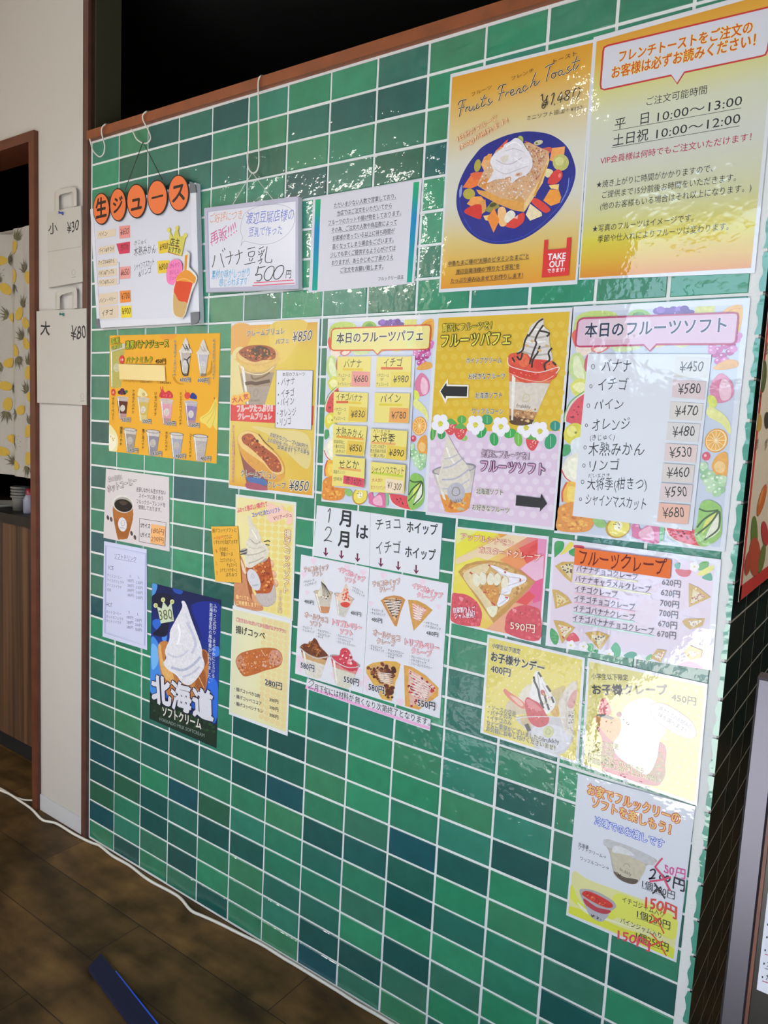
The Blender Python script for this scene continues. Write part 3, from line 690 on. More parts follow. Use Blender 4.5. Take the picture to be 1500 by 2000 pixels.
a.P([(290, 350), (380, 300), (480, 330), (500, 380), (430, 420), (330, 400)], '#3c2416', True); a.spk([(180, 370), (370, 300), (550, 370), (500, 440), (260, 440)], 70, 12, ['#c8642a', '#7a2e14', '#2e1a10', '#d98a3e', '#5c2412'], 4)
a.L([(240, 700), (300, 690), (350, 700), (400, 690), (500, 670)], 36, '#4e3426'); a.L([(300, 610), (330, 650), (420, 630), (500, 580)], 20, '#7a5c3c'); a.L([(165, 480), (220, 560), (330, 600), (450, 590), (540, 520)], 9, '#e8d8a8')
a.L([(325, 800), (345, 755), (375, 780), (360, 825), (335, 830)], 5, '#8d8278', True, True); a.T('frukkly', (300, 888), (398, 880), 22, '#6d645c')
a.food('crepe_picture')
a.P([(160, 1330), (210, 1540), (262, 1800), (470, 1825), (480, 1700), (620, 1600)], '#8d4a4a'); a.P([(250, 1690), (420, 1700), (470, 1760), (360, 1790)], '#3c6aa8', True); a.P([(260, 1740), (420, 1770), (470, 1825), (262, 1805)], '#a84a62', True)
a.P([(155, 1290), (190, 1220), (270, 1195), (370, 1230), (460, 1330), (560, 1420), (640, 1530), (655, 1640), (620, 1720), (500, 1730), (330, 1600), (210, 1470)], '#d99a3c', True)
a.P([(160, 1270), (200, 1215), (280, 1200), (380, 1245), (450, 1340), (560, 1440), (630, 1550), (640, 1640), (540, 1650), (430, 1540), (270, 1430), (190, 1360)], '#e8c47a', True)
a.P([(205, 1260), (260, 1225), (320, 1240), (380, 1320), (470, 1390), (570, 1470), (620, 1560), (610, 1630), (520, 1620), (440, 1520), (370, 1450), (280, 1370), (215, 1320)], '#a84822', True)
a.spk([(215, 1260), (320, 1245), (600, 1540), (590, 1620), (440, 1510), (260, 1350)], 60, 13, ['#6a1e12', '#c8602c', '#8a2a1a', '#4a1610', '#d98440'], 7); a.L([(380, 1230), (450, 1320), (540, 1400)], 7, '#3a2a1c')
a.part('banner')
a.P([(85, 918), (962, 935), (955, 1138), (85, 1090)], '#d83238')
for x, y, ch in [(130, 872, '大'), (190, 865, '人'), (250, 838, '気')]: a.E(x, y, 44, 56, '#f0b54a', 10, 16); a.T(ch, (x - 27, y + 32), (x + 27, y + 24), 62, '#c03024', .03)
a.part('heading')
for s_, p0, p1, h in [('クレームブリュレ', (255, 208), (655, 178), 72), ('パフェ', (560, 290), (700, 272), 62), ('フルーツたっぷり!!', (155, 1000), (530, 995), 78), ('クレームブリュレ', (165, 1080), (520, 1080), 72), ('クレームブリュレ', (195, 1680), (570, 1712), 78), ('クレープ', (480, 1795), (668, 1812), 70)]:
    r_ = 960 < p0[1] < 1100
    a.T(s_, p0, p1, h, '#d8a0a4' if r_ else '#35334a', .012, '#f2e4e0' if r_ else '#efe6cf', .05)
a.T('¥850', (740, 262), (945, 240), 112, '#2c3048', -.004, '#efe6cf', .05, sh=.25); a.T('¥850', (705, 1825), (912, 1835), 112, '#2c3048', -.004, '#efe6cf', .05, sh=.25)
a.part('lettering')
a.T('お好きなクレープ+200円で', (500, 1258), (895, 1395), 50, '#332a22', .012, '#eee2c4', .05); a.T('上の部分をブリュレにする事も', (470, 1310), (912, 1455), 50, '#332a22', .012, '#eee2c4', .05); a.T('出来ます！！', (580, 1385), (765, 1445), 48, '#332a22', .012, '#eee2c4', .05)
a.V('クレープは持ち帰りが出来ません', (117, 1135), (112, 1740), 34, '#c8443a', .01, '#efdcc0', .04)
a.part('fruit_list_panel')
a.P([(570, 557), (957, 560), (940, 1187), (557, 1165)], '#dcdae4'); a.L([(570, 557), (957, 560), (940, 1187), (557, 1165)], 6, '#2c2c34', False, True)
a.T('本日のフルーツ', (635, 622), (872, 620), 42, '#2c2c34', .012)
for s_, x0, y0, x1, y1 in [('・バナナ', 590, 735, 770, 710), ('・イチゴ', 590, 855, 760, 835), ('・パイン', 585, 945, 758, 925), ('・オレンジ', 580, 1055, 778, 1035), ('・リンゴ', 580, 1155, 728, 1135)]: a.H(s_, (x0, y0), (x1, y1), 88, '#2c2c34', 0)
a.done()

# ------------------------------------------------------------------ fruit border shared by the two list posters (drawn in the left poster's crop frame)
def fruits(a, pale=0.0):
    def c(h):
        r = [int(h[i:i + 2], 16) for i in (1, 3, 5)]; r = [round(v + (222 - v) * pale) for v in r]; return '#%02x%02x%02x' % tuple(r)
    P = lambda pts, col, s=True: a.P(pts, c(col), s)
    E = lambda x, y, rx, ry, col, rot=0: a.E(x, y, rx, ry, c(col), rot)
    L = lambda pts, w, col: a.L(pts, w, c(col))
    a.food('fruit_picture')
    P([(140, 210), (165, 130), (260, 95), (390, 110), (420, 190), (400, 300), (250, 320), (150, 280)], '#bcd06a'); a.spk([(160, 130), (390, 110), (400, 280), (170, 270)], 30, 9, [c('#a8c256'), c('#d4e090')], 2)
    a.food('fruit_picture')
    E(545, 150, 75, 62, '#8cbc4a'); E(545, 140, 40, 30, '#5c9a3c')
    a.food('fruit_picture')
    for x, y in [(660, 105), (690, 135), (720, 105), (760, 95), (800, 95), (840, 110), (870, 125), (680, 95), (740, 130), (800, 130), (830, 90)]: E(x, y, 28, 26, ['#6a3fa0', '#8a5cc0', '#57308c'][int(x + y) % 3])
    a.food('fruit_picture')
    P([(900, 75), (1020, 70), (1015, 200), (880, 200)], '#d6d266', False); E(950, 260, 90, 90, '#d8d890')
    a.food('fruit_picture')
    P([(1060, 140), (1110, 80), (1190, 75), (1185, 240), (1150, 320), (1130, 180)], '#f0b24a'); L([(1075, 150), (1130, 100), (1180, 95)], 8, '#e0983a')
    a.food('fruit_picture')
    P([(130, 300), (160, 240), (230, 260), (280, 380), (250, 430), (180, 440)], '#e0533c'); P([(170, 300), (240, 330), (270, 400), (210, 460), (160, 420)], '#f2dccb'); P([(250, 400), (330, 350), (370, 390), (300, 440)], '#e07a74'); P([(270, 405), (330, 370), (350, 395), (300, 430)], '#f5e0d4')
    a.food('fruit_picture')
    P([(310, 330), (420, 300), (520, 320), (560, 400), (430, 430), (380, 400)], '#cfe0a4'); E(640, 330, 110, 70, '#ecd99a'); E(820, 320, 80, 80, '#dce0a8')
    a.food('fruit_picture')
    for x, y in [(1010, 400), (1050, 420), (1090, 390), (1130, 380), (1160, 340), (1030, 455), (1075, 470), (1120, 440), (1050, 510), (1095, 505), (1140, 415), (1170, 310), (1010, 430)]: E(x, y, 27, 27, ['#c8509a', '#d878b8', '#b43c84'][int(x * 3 + y) % 3]); E(x - 8, y - 8, 8, 8, '#f0c4e0')
    a.food('fruit_picture')
    P([(130, 460), (190, 440), (230, 560), (240, 690), (170, 680), (120, 590)], '#c4d88a'); P([(150, 470), (180, 470), (215, 600), (210, 660), (150, 600)], '#e2e8b8'); P([(220, 480), (240, 450), (245, 600), (215, 560)], '#cf4a6a')
    a.food('fruit_picture')
    P([(130, 700), (190, 640), (250, 690), (240, 780), (170, 790)], '#dcd85a'); P([(145, 710), (190, 670), (230, 700), (200, 760)], '#efeaa8')
    a.food('fruit_picture')
    P([(1020, 560), (1100, 500), (1170, 510), (1165, 560), (1060, 580)], '#e8a852')
    a.food('fruit_picture')
    P([(1000, 720), (1040, 630), (1080, 610), (1140, 680), (1150, 780), (1100, 835), (1030, 830)], '#dc7ca0'); P([(1080, 650), (1130, 700), (1130, 800), (1080, 820), (1060, 740)], '#f0c0d0')
    a.food('fruit_picture')
    P([(990, 790), (1030, 790), (1050, 850), (1010, 890)], '#dce25a'); P([(1000, 870), (1080, 920), (1130, 1000), (1135, 1090), (1080, 1010), (990, 940)], '#e6e48c')
    a.food('fruit_picture')
    P([(235, 760), (160, 830), (120, 920), (115, 990), (235, 1010)], '#dc4450'); L([(225, 755), (150, 830), (112, 930), (108, 995)], 10, '#e8d8c8'); L([(217, 748), (140, 826), (103, 930), (100, 995)], 8, '#5aa05a'); a.spk([(140, 900), (220, 800), (225, 980), (140, 970)], 10, 6, [c('#7a1c28')], 3, 1.4)
    a.food('fruit_picture')
    E(165, 1090, 65, 88, '#dcd23c', 8); E(150, 1070, 30, 45, '#ece37a'); E(175, 1080, 8, 10, '#8a8a2a')
    a.food('fruit_picture')
    P([(105, 1180), (150, 1190), (140, 1250), (100, 1270)], '#3c9a5c'); P([(150, 1150), (220, 1120), (220, 1260), (160, 1260)], '#dfe6ea')
    a.food('fruit_picture')
    E(1050, 1140, 72, 95, '#e8962c', 8); E(1050, 1140, 64, 86, '#f4d9a0', 8); E(1048, 1138, 57, 78, '#efa83c', 8)
    for k in range(12):
        t = k * math.pi / 6; L([(1048, 1138), (1048 + 55 * math.cos(t), 1138 + 76 * math.sin(t))], 4, '#f7e0b0')
    a.food('fruit_picture')
    E(990, 1265, 26, 34, '#d8485c'); E(985, 1258, 9, 12, '#f2b0b8')
    a.food('fruit_picture')
    P([(1025, 1340), (1060, 1255), (1120, 1240), (1120, 1420), (1060, 1420)], '#eca23e'); P([(1040, 1340), (1070, 1300), (1110, 1330), (1100, 1390), (1060, 1390)], '#f3c67c')
    a.food('fruit_picture')
    P([(95, 1380), (130, 1280), (200, 1250), (240, 1330), (235, 1470), (180, 1490), (120, 1460)], '#e9e4d2'); L([(95, 1380), (125, 1450), (185, 1490), (235, 1480)], 8, '#c83c4c'); P([(130, 1320), (200, 1290), (210, 1440), (160, 1440)], '#f6f2da')
    a.food('fruit_picture')
    for x, y in [(980, 1380), (985, 1430), (1020, 1410), (1040, 1450), (1000, 1470), (1070, 1440), (1090, 1480), (1050, 1500), (1020, 1520), (1085, 1530), (1060, 1555), (1095, 1445), (975, 1340)]: E(x, y, 29, 30, ['#a8d09c', '#bcdcb0', '#90c08c'][int(x + 2 * y) % 3]); E(x - 8, y - 9, 9, 9, '#e4f2dc')
    a.food('fruit_picture')
    P([(105, 1560), (130, 1480), (200, 1500), (205, 1650), (120, 1640)], '#efb43c'); L([(108, 1640), (105, 1560), (130, 1482)], 12, '#d8542c'); P([(140, 1520), (195, 1530), (190, 1630), (140, 1620)], '#f4d05c')
    a.food('fruit_picture')
    P([(80, 1760), (90, 1680), (170, 1640), (260, 1660), (310, 1720), (305, 1820), (250, 1880), (85, 1870)], '#e08a34'); a.spk([(95, 1690), (250, 1660), (300, 1750), (250, 1860), (95, 1860)], 60, 14, [c('#f0b24c'), c('#cc6c28'), c('#e89c40')], 6)
    a.food('fruit_picture')
    P([(300, 1780), (350, 1770), (390, 1830), (330, 1840)], '#8cc06a')
    a.food('fruit_picture')
    E(455, 1840, 74, 88, '#c0902c', 20); E(460, 1836, 66, 80, '#ecd85c', 20); E(458, 1830, 24, 34, '#f6efd0', 20); a.spk([(430, 1790), (490, 1800), (480, 1870), (430, 1860)], 9, 5, [c('#5a4a1c')], 4)
    a.food('fruit_picture')
    P([(540, 1820), (580, 1800), (600, 1850), (690, 1780), (710, 1960), (560, 1920), (545, 1880)], '#d96c9c'); P([(590, 1870), (660, 1830), (680, 1930), (600, 1920)], '#eeb0c8')
    a.food('fruit_picture')
    P([(715, 1810), (745, 1800), (740, 1930), (715, 1950)], '#7cc48a', False)
    a.food('fruit_picture')
    P([(750, 1820), (930, 1850), (985, 1980), (860, 1950), (780, 1900)], '#dc4456'); L([(750, 1825), (775, 1900), (855, 1955), (985, 1985)], 10, '#e6e2d4'); a.spk([(800, 1850), (920, 1870), (940, 1940), (850, 1920)], 9, 6, [c('#4a1420')], 5, 1.4)
    a.food('fruit_picture')
    P([(945, 1790), (960, 1650), (1010, 1610), (1080, 1650), (1095, 1720), (1090, 1900), (980, 1980), (930, 1890)], '#8cc05c'); P([(1080, 1700), (1040, 1760), (980, 1880), (1000, 1770)], '#d9dc6a'); P([(1080, 1710), (1085, 1850), (1000, 1920), (1040, 1790)], '#e9e8d4')
    for q in ([(1075, 1690), (1000, 1700), (955, 1680)], [(1075, 1690), (990, 1760), (945, 1830)], [(1078, 1695), (1030, 1790), (940, 1890)], [(1082, 1700), (1085, 1780), (1070, 1850), (990, 1930)]): L(q, 13, '#3c5a34')
JJ = (615, 610, 5.128)
a = Poster('menu_poster', 'daily fruit parfait price poster with yellow paper slips and orange heading bubble', 'poster', JJ, [(132, 65), (1235, 15), (1110, 2000), (65, 1893)], y=-.002)
a.P([(145, 105), (1198, 65), (1090, 1985), (78, 1878)], '#ccd2e6')
fruits(a)
a.part('heading')
bub = [(172, 195), (185, 175), (210, 165), (1130, 128), (1160, 135), (1165, 165), (1152, 345), (1140, 365), (1110, 372), (675, 378), (632, 425), (590, 378), (195, 382), (170, 370), (165, 345)]
a.P(bub, '#e8dc8e'); a.P([(185, 190), (420, 180), (400, 300), (190, 330)], '#dfe08a', True); a.P([(900, 170), (1010, 165), (990, 340), (930, 350)], '#dcdf92', True); a.L(bub, 13, '#d8542c', False, True)
a.T('本日のフルーツパフェ', (222, 312), (1085, 285), 105, '#1d1c22', .02, '#ece6d4', .05)
a.slip('backing_sheet', [(265, 440), (1012, 435), (940, 1835), (205, 1750)], '#d5d6e4', lift=.0008)
for quad, name, p0, p1, ulc, sub, sc, pq, pr, pc in [
    ([(235, 447), (575, 445), (560, 748), (232, 752)], 'バナナ', (300, 560), (475, 555), [(290, 572, 490, 575, '#e0c23a')], [('チョコソース', 245, 650, 360), ('or', 280, 685, 312), ('キャラメルソース', 240, 735, 372)], '#4a4636', [(382, 590), (560, 597), (560, 745), (375, 742)], '¥680', '#e89a94'),
    ([(632, 450), (980, 445), (972, 752), (620, 752)], 'イチゴ', (698, 550), (885, 545), [(675, 562, 893, 564, '#d9613a')], [('イチゴソース', 632, 650, 752), ('or', 668, 685, 700), ('チョコソース', 628, 738, 748)], '#4a4636', [(780, 595), (970, 598), (968, 748), (772, 745)], '¥980', '#e6d25c'),
    ([(205, 795), (550, 810), (535, 1100), (200, 1105)], 'イチゴバナナ', (230, 885), (490, 898), [(230, 900, 350, 900, '#d9613a'), (352, 905, 480, 912, '#e0c23a')], [('イチゴソース', 210, 990, 325), ('or', 245, 1025, 278), ('チョコソース', 205, 1080, 318)], '#4a4636', [(360, 942), (535, 955), (530, 1098), (352, 1088)], '¥830', '#e0bf44'),
    ([(618, 808), (972, 815), (955, 1112), (610, 1105)], 'パイン', (675, 910), (875, 905), [(662, 925, 895, 930, '#dcc93a')], [], '#4a4636', [(770, 955), (955, 962), (950, 1112), (760, 1100)], '¥780', '#e8a254'),
    ([(205, 1128), (545, 1142), (515, 1440), (200, 1420)], '木熟みかん', (230, 1235), (500, 1265), [(238, 1245, 510, 1270, '#e5a03a')], [('年末年始に', 212, 1315, 320), ('一番大切な品', 212, 1360, 320), ('みかん!!', 235, 1408, 322)], '#4a4636', [(352, 1282), (512, 1300), (505, 1438), (335, 1420)], '¥850', '#e2c045'),
    ([(588, 1165), (950, 1190), (935, 1480), (575, 1450)], '大将季', (598, 1300), (822, 1310), [(588, 1305, 832, 1320, '#e5a85a')], [('デコポンの枝変り', 578, 1360, 735), ('鹿児島県の特産', 578, 1405, 735), ('一番人気♪', 580, 1450, 720)], '#4a4636', [(750, 1330), (938, 1352), (930, 1485), (738, 1465)], '¥890', '#e3c548'),
    ([(210, 1435), (530, 1465), (520, 1750), (200, 1735)], 'せとか', (268, 1560), (465, 1568), [(265, 1558, 488, 1585, '#e5a85a')], [('高級オレンジ', 215, 1615, 330), ('甘味好', 212, 1685, 305)], '#4a4636', [(318, 1632), (522, 1665), (518, 1752), (312, 1712)], '売り切れ', '#dc3f5e'),
    ([(588, 1495), (938, 1530), (922, 1815), (578, 1795)], 'シャインマスカット', (598, 1610), (918, 1625), [(600, 1605, 912, 1640, '#c3cf3a')], [('大人気!!', 600, 1695, 705), ('甘さバツグン!!', 590, 1768, 735)], '#b5402c', [(740, 1660), (915, 1685), (910, 1815), (735, 1795)], '¥1.300', '#efd9bc')]:
    a.slip('name_slip', quad, '#e8d878')
    for u in ulc: a.L([(u[0], u[1]), (u[2], u[3])], 24, u[4], False)
    a.H(name, (p0[0], p0[1]), p1, 92 if len(name) < 6 else 78, '#2a271e', -.002)
    if name == '大将季': a.H('だいまさき', (612, 1205), (775, 1215), 36, '#2a271e', 0)
    for t_, x0, y0, x1 in sub: a.H(t_, (x0, y0), (x1, y0 + (x1 - x0) * .04), 38, sc if '!!' not in t_ or sc != '#4a4636' else '#4a3626', 0)
    a.slip('price_slip', pq, pc, lift=.0004)
    cx0, cy0 = (pq[0][0] + pq[3][0]) / 2, (pq[0][1] + pq[3][1]) / 2; cx1, cy1 = (pq[1][0] + pq[2][0]) / 2, (pq[1][1] + pq[2][1]) / 2
    lp = lambda t, dy: (cx0 + (cx1 - cx0) * t, cy0 + (cy1 - cy0) * t + dy)
    a.H(pr, lp(.1, 34), lp(.88, 34), 72, '#2a241e', 0)
a.done()

# ------------------------------------------------------------------ parfait / soft cream poster
KK = (830, 590, 4.4433)
a = Poster('menu_poster', 'two-part poster with yellow parfait half above pink soft cream half and black arrows', 'poster', KK, [(108, 100), (1290, 45), (1148, 1985), (5, 1845)], y=-.0024)
a.P([(118, 138), (1258, 82), (1170, 1120), (52, 1120)], '#dcb426'); z0 = a.z; a.dots([(120, 200), (1250, 150), (1180, 1080), (60, 1080)], 13, 11, 30, '#e0bd3e')
a.P([(52, 1120), (1170, 1120), (1105, 1955), (22, 1820)], '#dcc4da'); a.dots([(45, 1200), (1160, 1230), (1110, 1900), (30, 1790)], 11, 9, 30, '#e4d2e2')
a.part('strawberry_flower_border')
for x, y, rx, ry, rt, c in [(70, 1140, 24, 60, 10, '#4aa03c'), (145, 1150, 34, 40, 20, '#2f9a4c'), (320, 1020, 40, 36, 0, '#58aa4a'), (540, 1020, 50, 45, 20, '#3a9e62'), (490, 1130, 40, 55, 35, '#2aa054'), (600, 1190, 38, 58, -10, '#2aa052'), (740, 1140, 55, 40, -20, '#3aa84e'), (810, 1190, 36, 62, -10, '#74b84a'), (1090, 1210, 50, 70, 20, '#2e9e6a'), (1130, 1075, 45, 45, 10, '#2a8e80'), (340, 1180, 30, 26, 0, '#8cc060'), (900, 1030, 50, 30, 10, '#b0cc58')]: a.E(x, y, rx, ry, c, rt); a.L([(x, y - ry * .7), (x, y + ry * .7)], 3, '#cfe8b8', False)
for x, y in [(225, 1080), (310, 1120), (935, 1215)]:
    a.P([(x - 55, y - 30), (x, y - 50), (x + 55, y - 25), (x + 30, y + 50), (x - 5, y + 75), (x - 45, y + 40)], '#d9484e', True); a.spk([(x - 40, y - 20), (x + 40, y - 20), (x + 10, y + 50), (x - 20, y + 50)], 12, 5, ['#f2c4b4'], 3); a.P([(x - 50, y - 30), (x, y - 70), (x + 50, y - 25), (x, y - 20)], '#5aaa50', True)
for x, y in [(135, 1055), (440, 1065), (660, 1080), (880, 1090), (1000, 1120)]:
    for k in range(5): t = k * 1.2566 + .3; a.E(x + 45 * math.cos(t), y + 50 * math.sin(t), 36, 40, '#eeeaf0', 0, 14)
    a.E(x, y, 22, 24, '#d8d048', 0, 12); a.spk([(x - 26, y - 26), (x + 26, y - 26), (x + 26, y + 26), (x - 26, y + 26)], 8, 4, ['#b8a82a'], 2)
a.food('fruit_parfait_picture')
cup(a, (735, 580), (1140, 590), (930, 1060), (735, 1020), [(0, .12, '#d8663c'), (.12, .25, '#dc7a50'), (.25, .78, '#d9cdc0'), (.78, .92, '#b8865a'), (.92, 1, '#5a3a26')])
a.P([(725, 470), (800, 440), (960, 470), (1090, 500), (1150, 560), (1130, 660), (1000, 690), (860, 700), (770, 640), (735, 560)], '#dc5238', True)
for x, y, rx, ry, rt in [(780, 500, 42, 46, 20), (860, 510, 46, 55, -10), (850, 620, 60, 40, 10), (1000, 545, 52, 50, 0), (1100, 560, 44, 45, 15), (940, 640, 55, 36, 0), (760, 590, 30, 46, 0)]: a.E(x, y, rx, ry, ['#e2553c', '#d83c2e', '#e86a42'][int(x) % 3], rt); a.spk([(x - rx * .6, y - ry * .6), (x + rx * .6, y - ry * .6), (x + rx * .6, y + ry * .6), (x - rx * .6, y + ry * .6)], 5, 5, ['#f2a07a', '#b02a20'], int(x))
cream(a, [(1030, 140), (975, 165), (920, 210), (890, 280), (860, 330), (850, 390), (805, 440), (880, 440), (930, 490), (1040, 500), (1110, 505), (1090, 400), (1080, 320), (1085, 260), (1035, 210)], '#d9d2cc', [(16, '#b8aca4', [(900, 290), (980, 310), (1080, 290)]), (16, '#bdb2aa', [(860, 370), (970, 400), (1090, 380)]), (14, '#f2eeea', [(930, 230), (990, 240), (1040, 225)]), (14, '#efeae6', [(880, 340), (960, 350), (1050, 340)]), (14, '#b5a89e', [(850, 430), (960, 460), (1080, 450)])], 1)
for q in ([(1030, 145), (985, 175), (950, 225), (900, 300)], [(1030, 200), (990, 260), (960, 330), (970, 360), (940, 440), (910, 540)], [(900, 280), (870, 340), (850, 420), (800, 450)], [(1000, 250), (1080, 270), (1060, 300)], [(1000, 380), (980, 440), (940, 500), (930, 570)], [(1105, 400), (1075, 440), (1085, 500), (1040, 540), (1050, 600)], [(850, 440), (830, 500), (800, 470)], [(760, 480), (780, 520)], [(1110, 520), (1140, 550)]): a.L(q, 16, '#3a2622')
for x, y in [(935, 340), (1000, 420), (1060, 380), (890, 380)]: a.E(x, y, 16, 12, '#d9b078', 20)
a.L([(722, 480), (735, 550), (850, 590), (1000, 610), (1165, 565), (1140, 620)], 7, '#f0dcd4'); a.L([(740, 620), (870, 670), (1010, 690), (1120, 640)], 6, '#f0b8a8')
a.L([(850, 850), (870, 800), (905, 810), (908, 850), (870, 865)], 6, '#cdb98a', True, True); a.T('frukkly', (795, 912), (918, 926), 32, '#7a6e62', .004)
a.spk([(740, 940), (970, 930), (920, 1040), (750, 1010)], 30, 12, ['#d0a068', '#9a6a40', '#e0bc88'], 3)
a.food('fruit_soft_picture')
cup(a, (70, 1480), (440, 1430), (385, 1790), (170, 1790), [(0, .35, '#c9c0b8'), (.35, .62, '#cfc8c8'), (.62, 1, '#e09a3c')])
a.E(255, 1450, 192, 46, '#8d8a90', -7); a.E(255, 1452, 176, 36, '#c4bab0', -7)
cream(a, [(195, 1150), (180, 1230), (160, 1330), (145, 1430), (120, 1530), (150, 1640), (260, 1690), (370, 1610), (400, 1520), (370, 1420), (310, 1340), (250, 1240)], '#dcd3c4', [(14, '#b8b4c4', [(160, 1440), (240, 1420), (340, 1350)]), (14, '#b5b0c0', [(150, 1540), (270, 1530), (390, 1450)]), (14, '#f2ede4', [(190, 1260), (220, 1340), (260, 1400)]), (12, '#c2bcc0', [(170, 1360), (230, 1350), (290, 1320)]), (12, '#bcb8c6', [(160, 1620), (270, 1610), (390, 1540)])], 1)
a.P([(150, 1700), (260, 1760), (380, 1690), (370, 1800), (260, 1825), (180, 1790)], '#e2913a', True); a.spk([(170, 1720), (370, 1710), (350, 1800), (190, 1780)], 24, 15, ['#efb45a', '#cc6c28', '#c0b090'], 3)
a.E(275, 1650, 78, 85, '#b9b6c0'); a.L([(240, 1660), (255, 1610), (295, 1615), (305, 1660), (270, 1680)], 6, '#8d7c5a', True, True); a.T('frukkly', (225, 1745), (335, 1730), 34, '#5a5660', .004)
a.part('arrow'); a.P([(130, 775), (203, 665), (205, 715), (385, 720), (380, 830), (202, 835), (182, 882)], '#efe8d8'); a.P([(140, 775), (190, 700), (192, 730), (373, 733), (368, 820), (188, 815), (182, 845)], '#18161a')
a.part('arrow'); a.P([(797, 1675), (1005, 1700), (1012, 1660), (1062, 1750), (1000, 1820), (1003, 1785), (790, 1765)], '#18161a')
a.part('heading')
a.T('贅沢にフルーツを！', (155, 262), (580, 240), 72, '#e3cf3a', .012, '#2a2210', .045); a.T('フルーツパフェ', (143, 395), (742, 372), 116, '#e8d844', .022, '#241c0e', .05)
a.T('気軽にフルーツを！', (490, 1345), (905, 1372), 66, '#e3c9dc', .008, '#4a2440', .045); a.T('フルーツソフト', (485, 1470), (1040, 1505), 104, '#dca8cc', .02, '#3a1a38', .05)
a.part('lettering')
for s_, p0, p1 in [('ホイップクリーム', (362, 535), (667, 532)), ('お好きなフルーツ', (380, 672), (698, 670)), ('北海道ソフト', (438, 838), (670, 835)), ('ワッフルコーン', (412, 972), (682, 976)), ('北海道ソフト', (450, 1665), (680, 1678)), ('お好きなフルーツ', (415, 1802), (735, 1835))]: a.T(s_, p0, p1, 52, '#22201c', .008, '#efe9d6', .05)
a.done()

# ------------------------------------------------------------------ fruit soft cream list (far right)
LL = (1080, 570, 3.75)
a = Poster('menu_poster', 'daily fruit soft cream price poster with pink heading bubble at the tiled corner', 'poster', LL, [(145, 108), (1447, 42), (1258, 1905), (8, 1765)], y=-.0024, sheet='#d9dce6')
a.P([(162, 150), (1395, 95), (1225, 1872), (30, 1752)], '#c9d0e0')
src = [(145, 105), (1198, 65), (1090, 1985), (78, 1878)]; dst = [(162, 150), (1395, 95), (1225, 1872), (30, 1752)]
def j2l(p):
    v = .5; u = .5
    for _ in range(8):      # invert the bilinear map by fixed-point steps
        x0 = src[0][0] + (src[3][0] - src[0][0]) * v; x1 = src[1][0] + (src[2][0] - src[1][0]) * v; u = (p[0] - x0) / (x1 - x0)
        y0 = src[0][1] + (src[1][1] - src[0][1]) * u; y1 = src[3][1] + (src[2][1] - src[3][1]) * u; v = (p[1] - y0) / (y1 - y0)
    return tuple((dst[0][k] * (1 - u) + dst[1][k] * u) * (1 - v) + (dst[3][k] * (1 - u) + dst[2][k] * u) * v for k in (0, 1))
a.tf = j2l
fruits(a, .12)
a.tf = None
a.part('heading')
bub = [(185, 225), (200, 205), (225, 195), (1320, 155), (1350, 160), (1358, 185), (1340, 355), (1330, 375), (1305, 382), (760, 385), (712, 435), (668, 390), (200, 402), (175, 395), (170, 370)]
a.P(bub, '#dcb9cc'); a.P([(300, 210), (700, 195), (640, 330), (320, 340)], '#e2c8d4', True); a.L(bub, 13, '#b83c64', False, True)
a.T('本日のフルーツソフト', (235, 335), (1268, 300), 105, '#2a2f4a', .022, '#e9e0e8', .03)
a.slip('list_sheet', [(262, 455), (1165, 458), (1022, 1750), (148, 1640)], '#dcdee6', 'white handwritten list sheet', lift=.001)
for s_, p0, p1, h in [('バナナ', (358, 590), (572, 590), 100), ('イチゴ', (328, 722), (545, 722), 92), ('パイン', (305, 865), (515, 862), 78), ('オレンジ', (290, 1018), (565, 1012), 92), ('(きじゅく)', (275, 1092), (455, 1085), 46), ('木熟みかん', (262, 1200), (670, 1200), 100), ('リンゴ', (275, 1315), (490, 1305), 86), ('だいまさき', (262, 1362), (420, 1358), 32), ('大将季(柑きつ)', (255, 1450), (690, 1450), 88), ('シャインマスカット', (242, 1555), (680, 1600), 88)]: a.H(s_, p0, p1, h, '#34343a', -.012)
for x, y, r in [(298, 550, 12), (283, 692, 9), (264, 834, 10), (250, 978, 8), (240, 1140, 9), (232, 1272, 9), (222, 1392, 10), (207, 1518, 8)]: a.L([(x + r * math.cos(t), y + 1.4 * r * math.sin(t)) for t in [k * .785 for k in range(8)]], 4, '#34343a', True, True)
for q, s_, c in [([(905, 475), (1148, 490), (1130, 630), (890, 622)], '¥450', '#d9d6d2'), ([(885, 645), (1125, 658), (1112, 790), (875, 772)], '¥580', '#dcc6c8'), ([(865, 805), (1105, 820), (1092, 945), (855, 935)], '¥470', '#dad2cc'), ([(848, 955), (1085, 970), (1068, 1100), (835, 1085)], '¥480', '#d9d2d0'), ([(832, 1110), (1065, 1125), (1050, 1250), (818, 1235)], '¥530', '#dfc9c6'), ([(815, 1255), (1045, 1272), (1030, 1400), (800, 1385)], '¥460', '#d8cdc8'), ([(800, 1398), (1032, 1415), (1015, 1540), (785, 1525)], '¥590', '#dac8c8'), ([(785, 1545), (1012, 1562), (995, 1700), (770, 1680)], '¥680', '#e8b6a4')]:
    a.slip('price_slip', q, c, lift=.0004)
    x0, y0 = (q[0][0] + q[3][0]) / 2, (q[0][1] + q[3][1]) / 2; x1, y1 = (q[1][0] + q[2][0]) / 2, (q[1][1] + q[2][1]) / 2
    a.H(s_, (x0 + .14 * (x1 - x0), y0 + 38), (x0 + .84 * (x1 - x0), y0 + 40), 78, '#3a3836', -.004)
a.done()
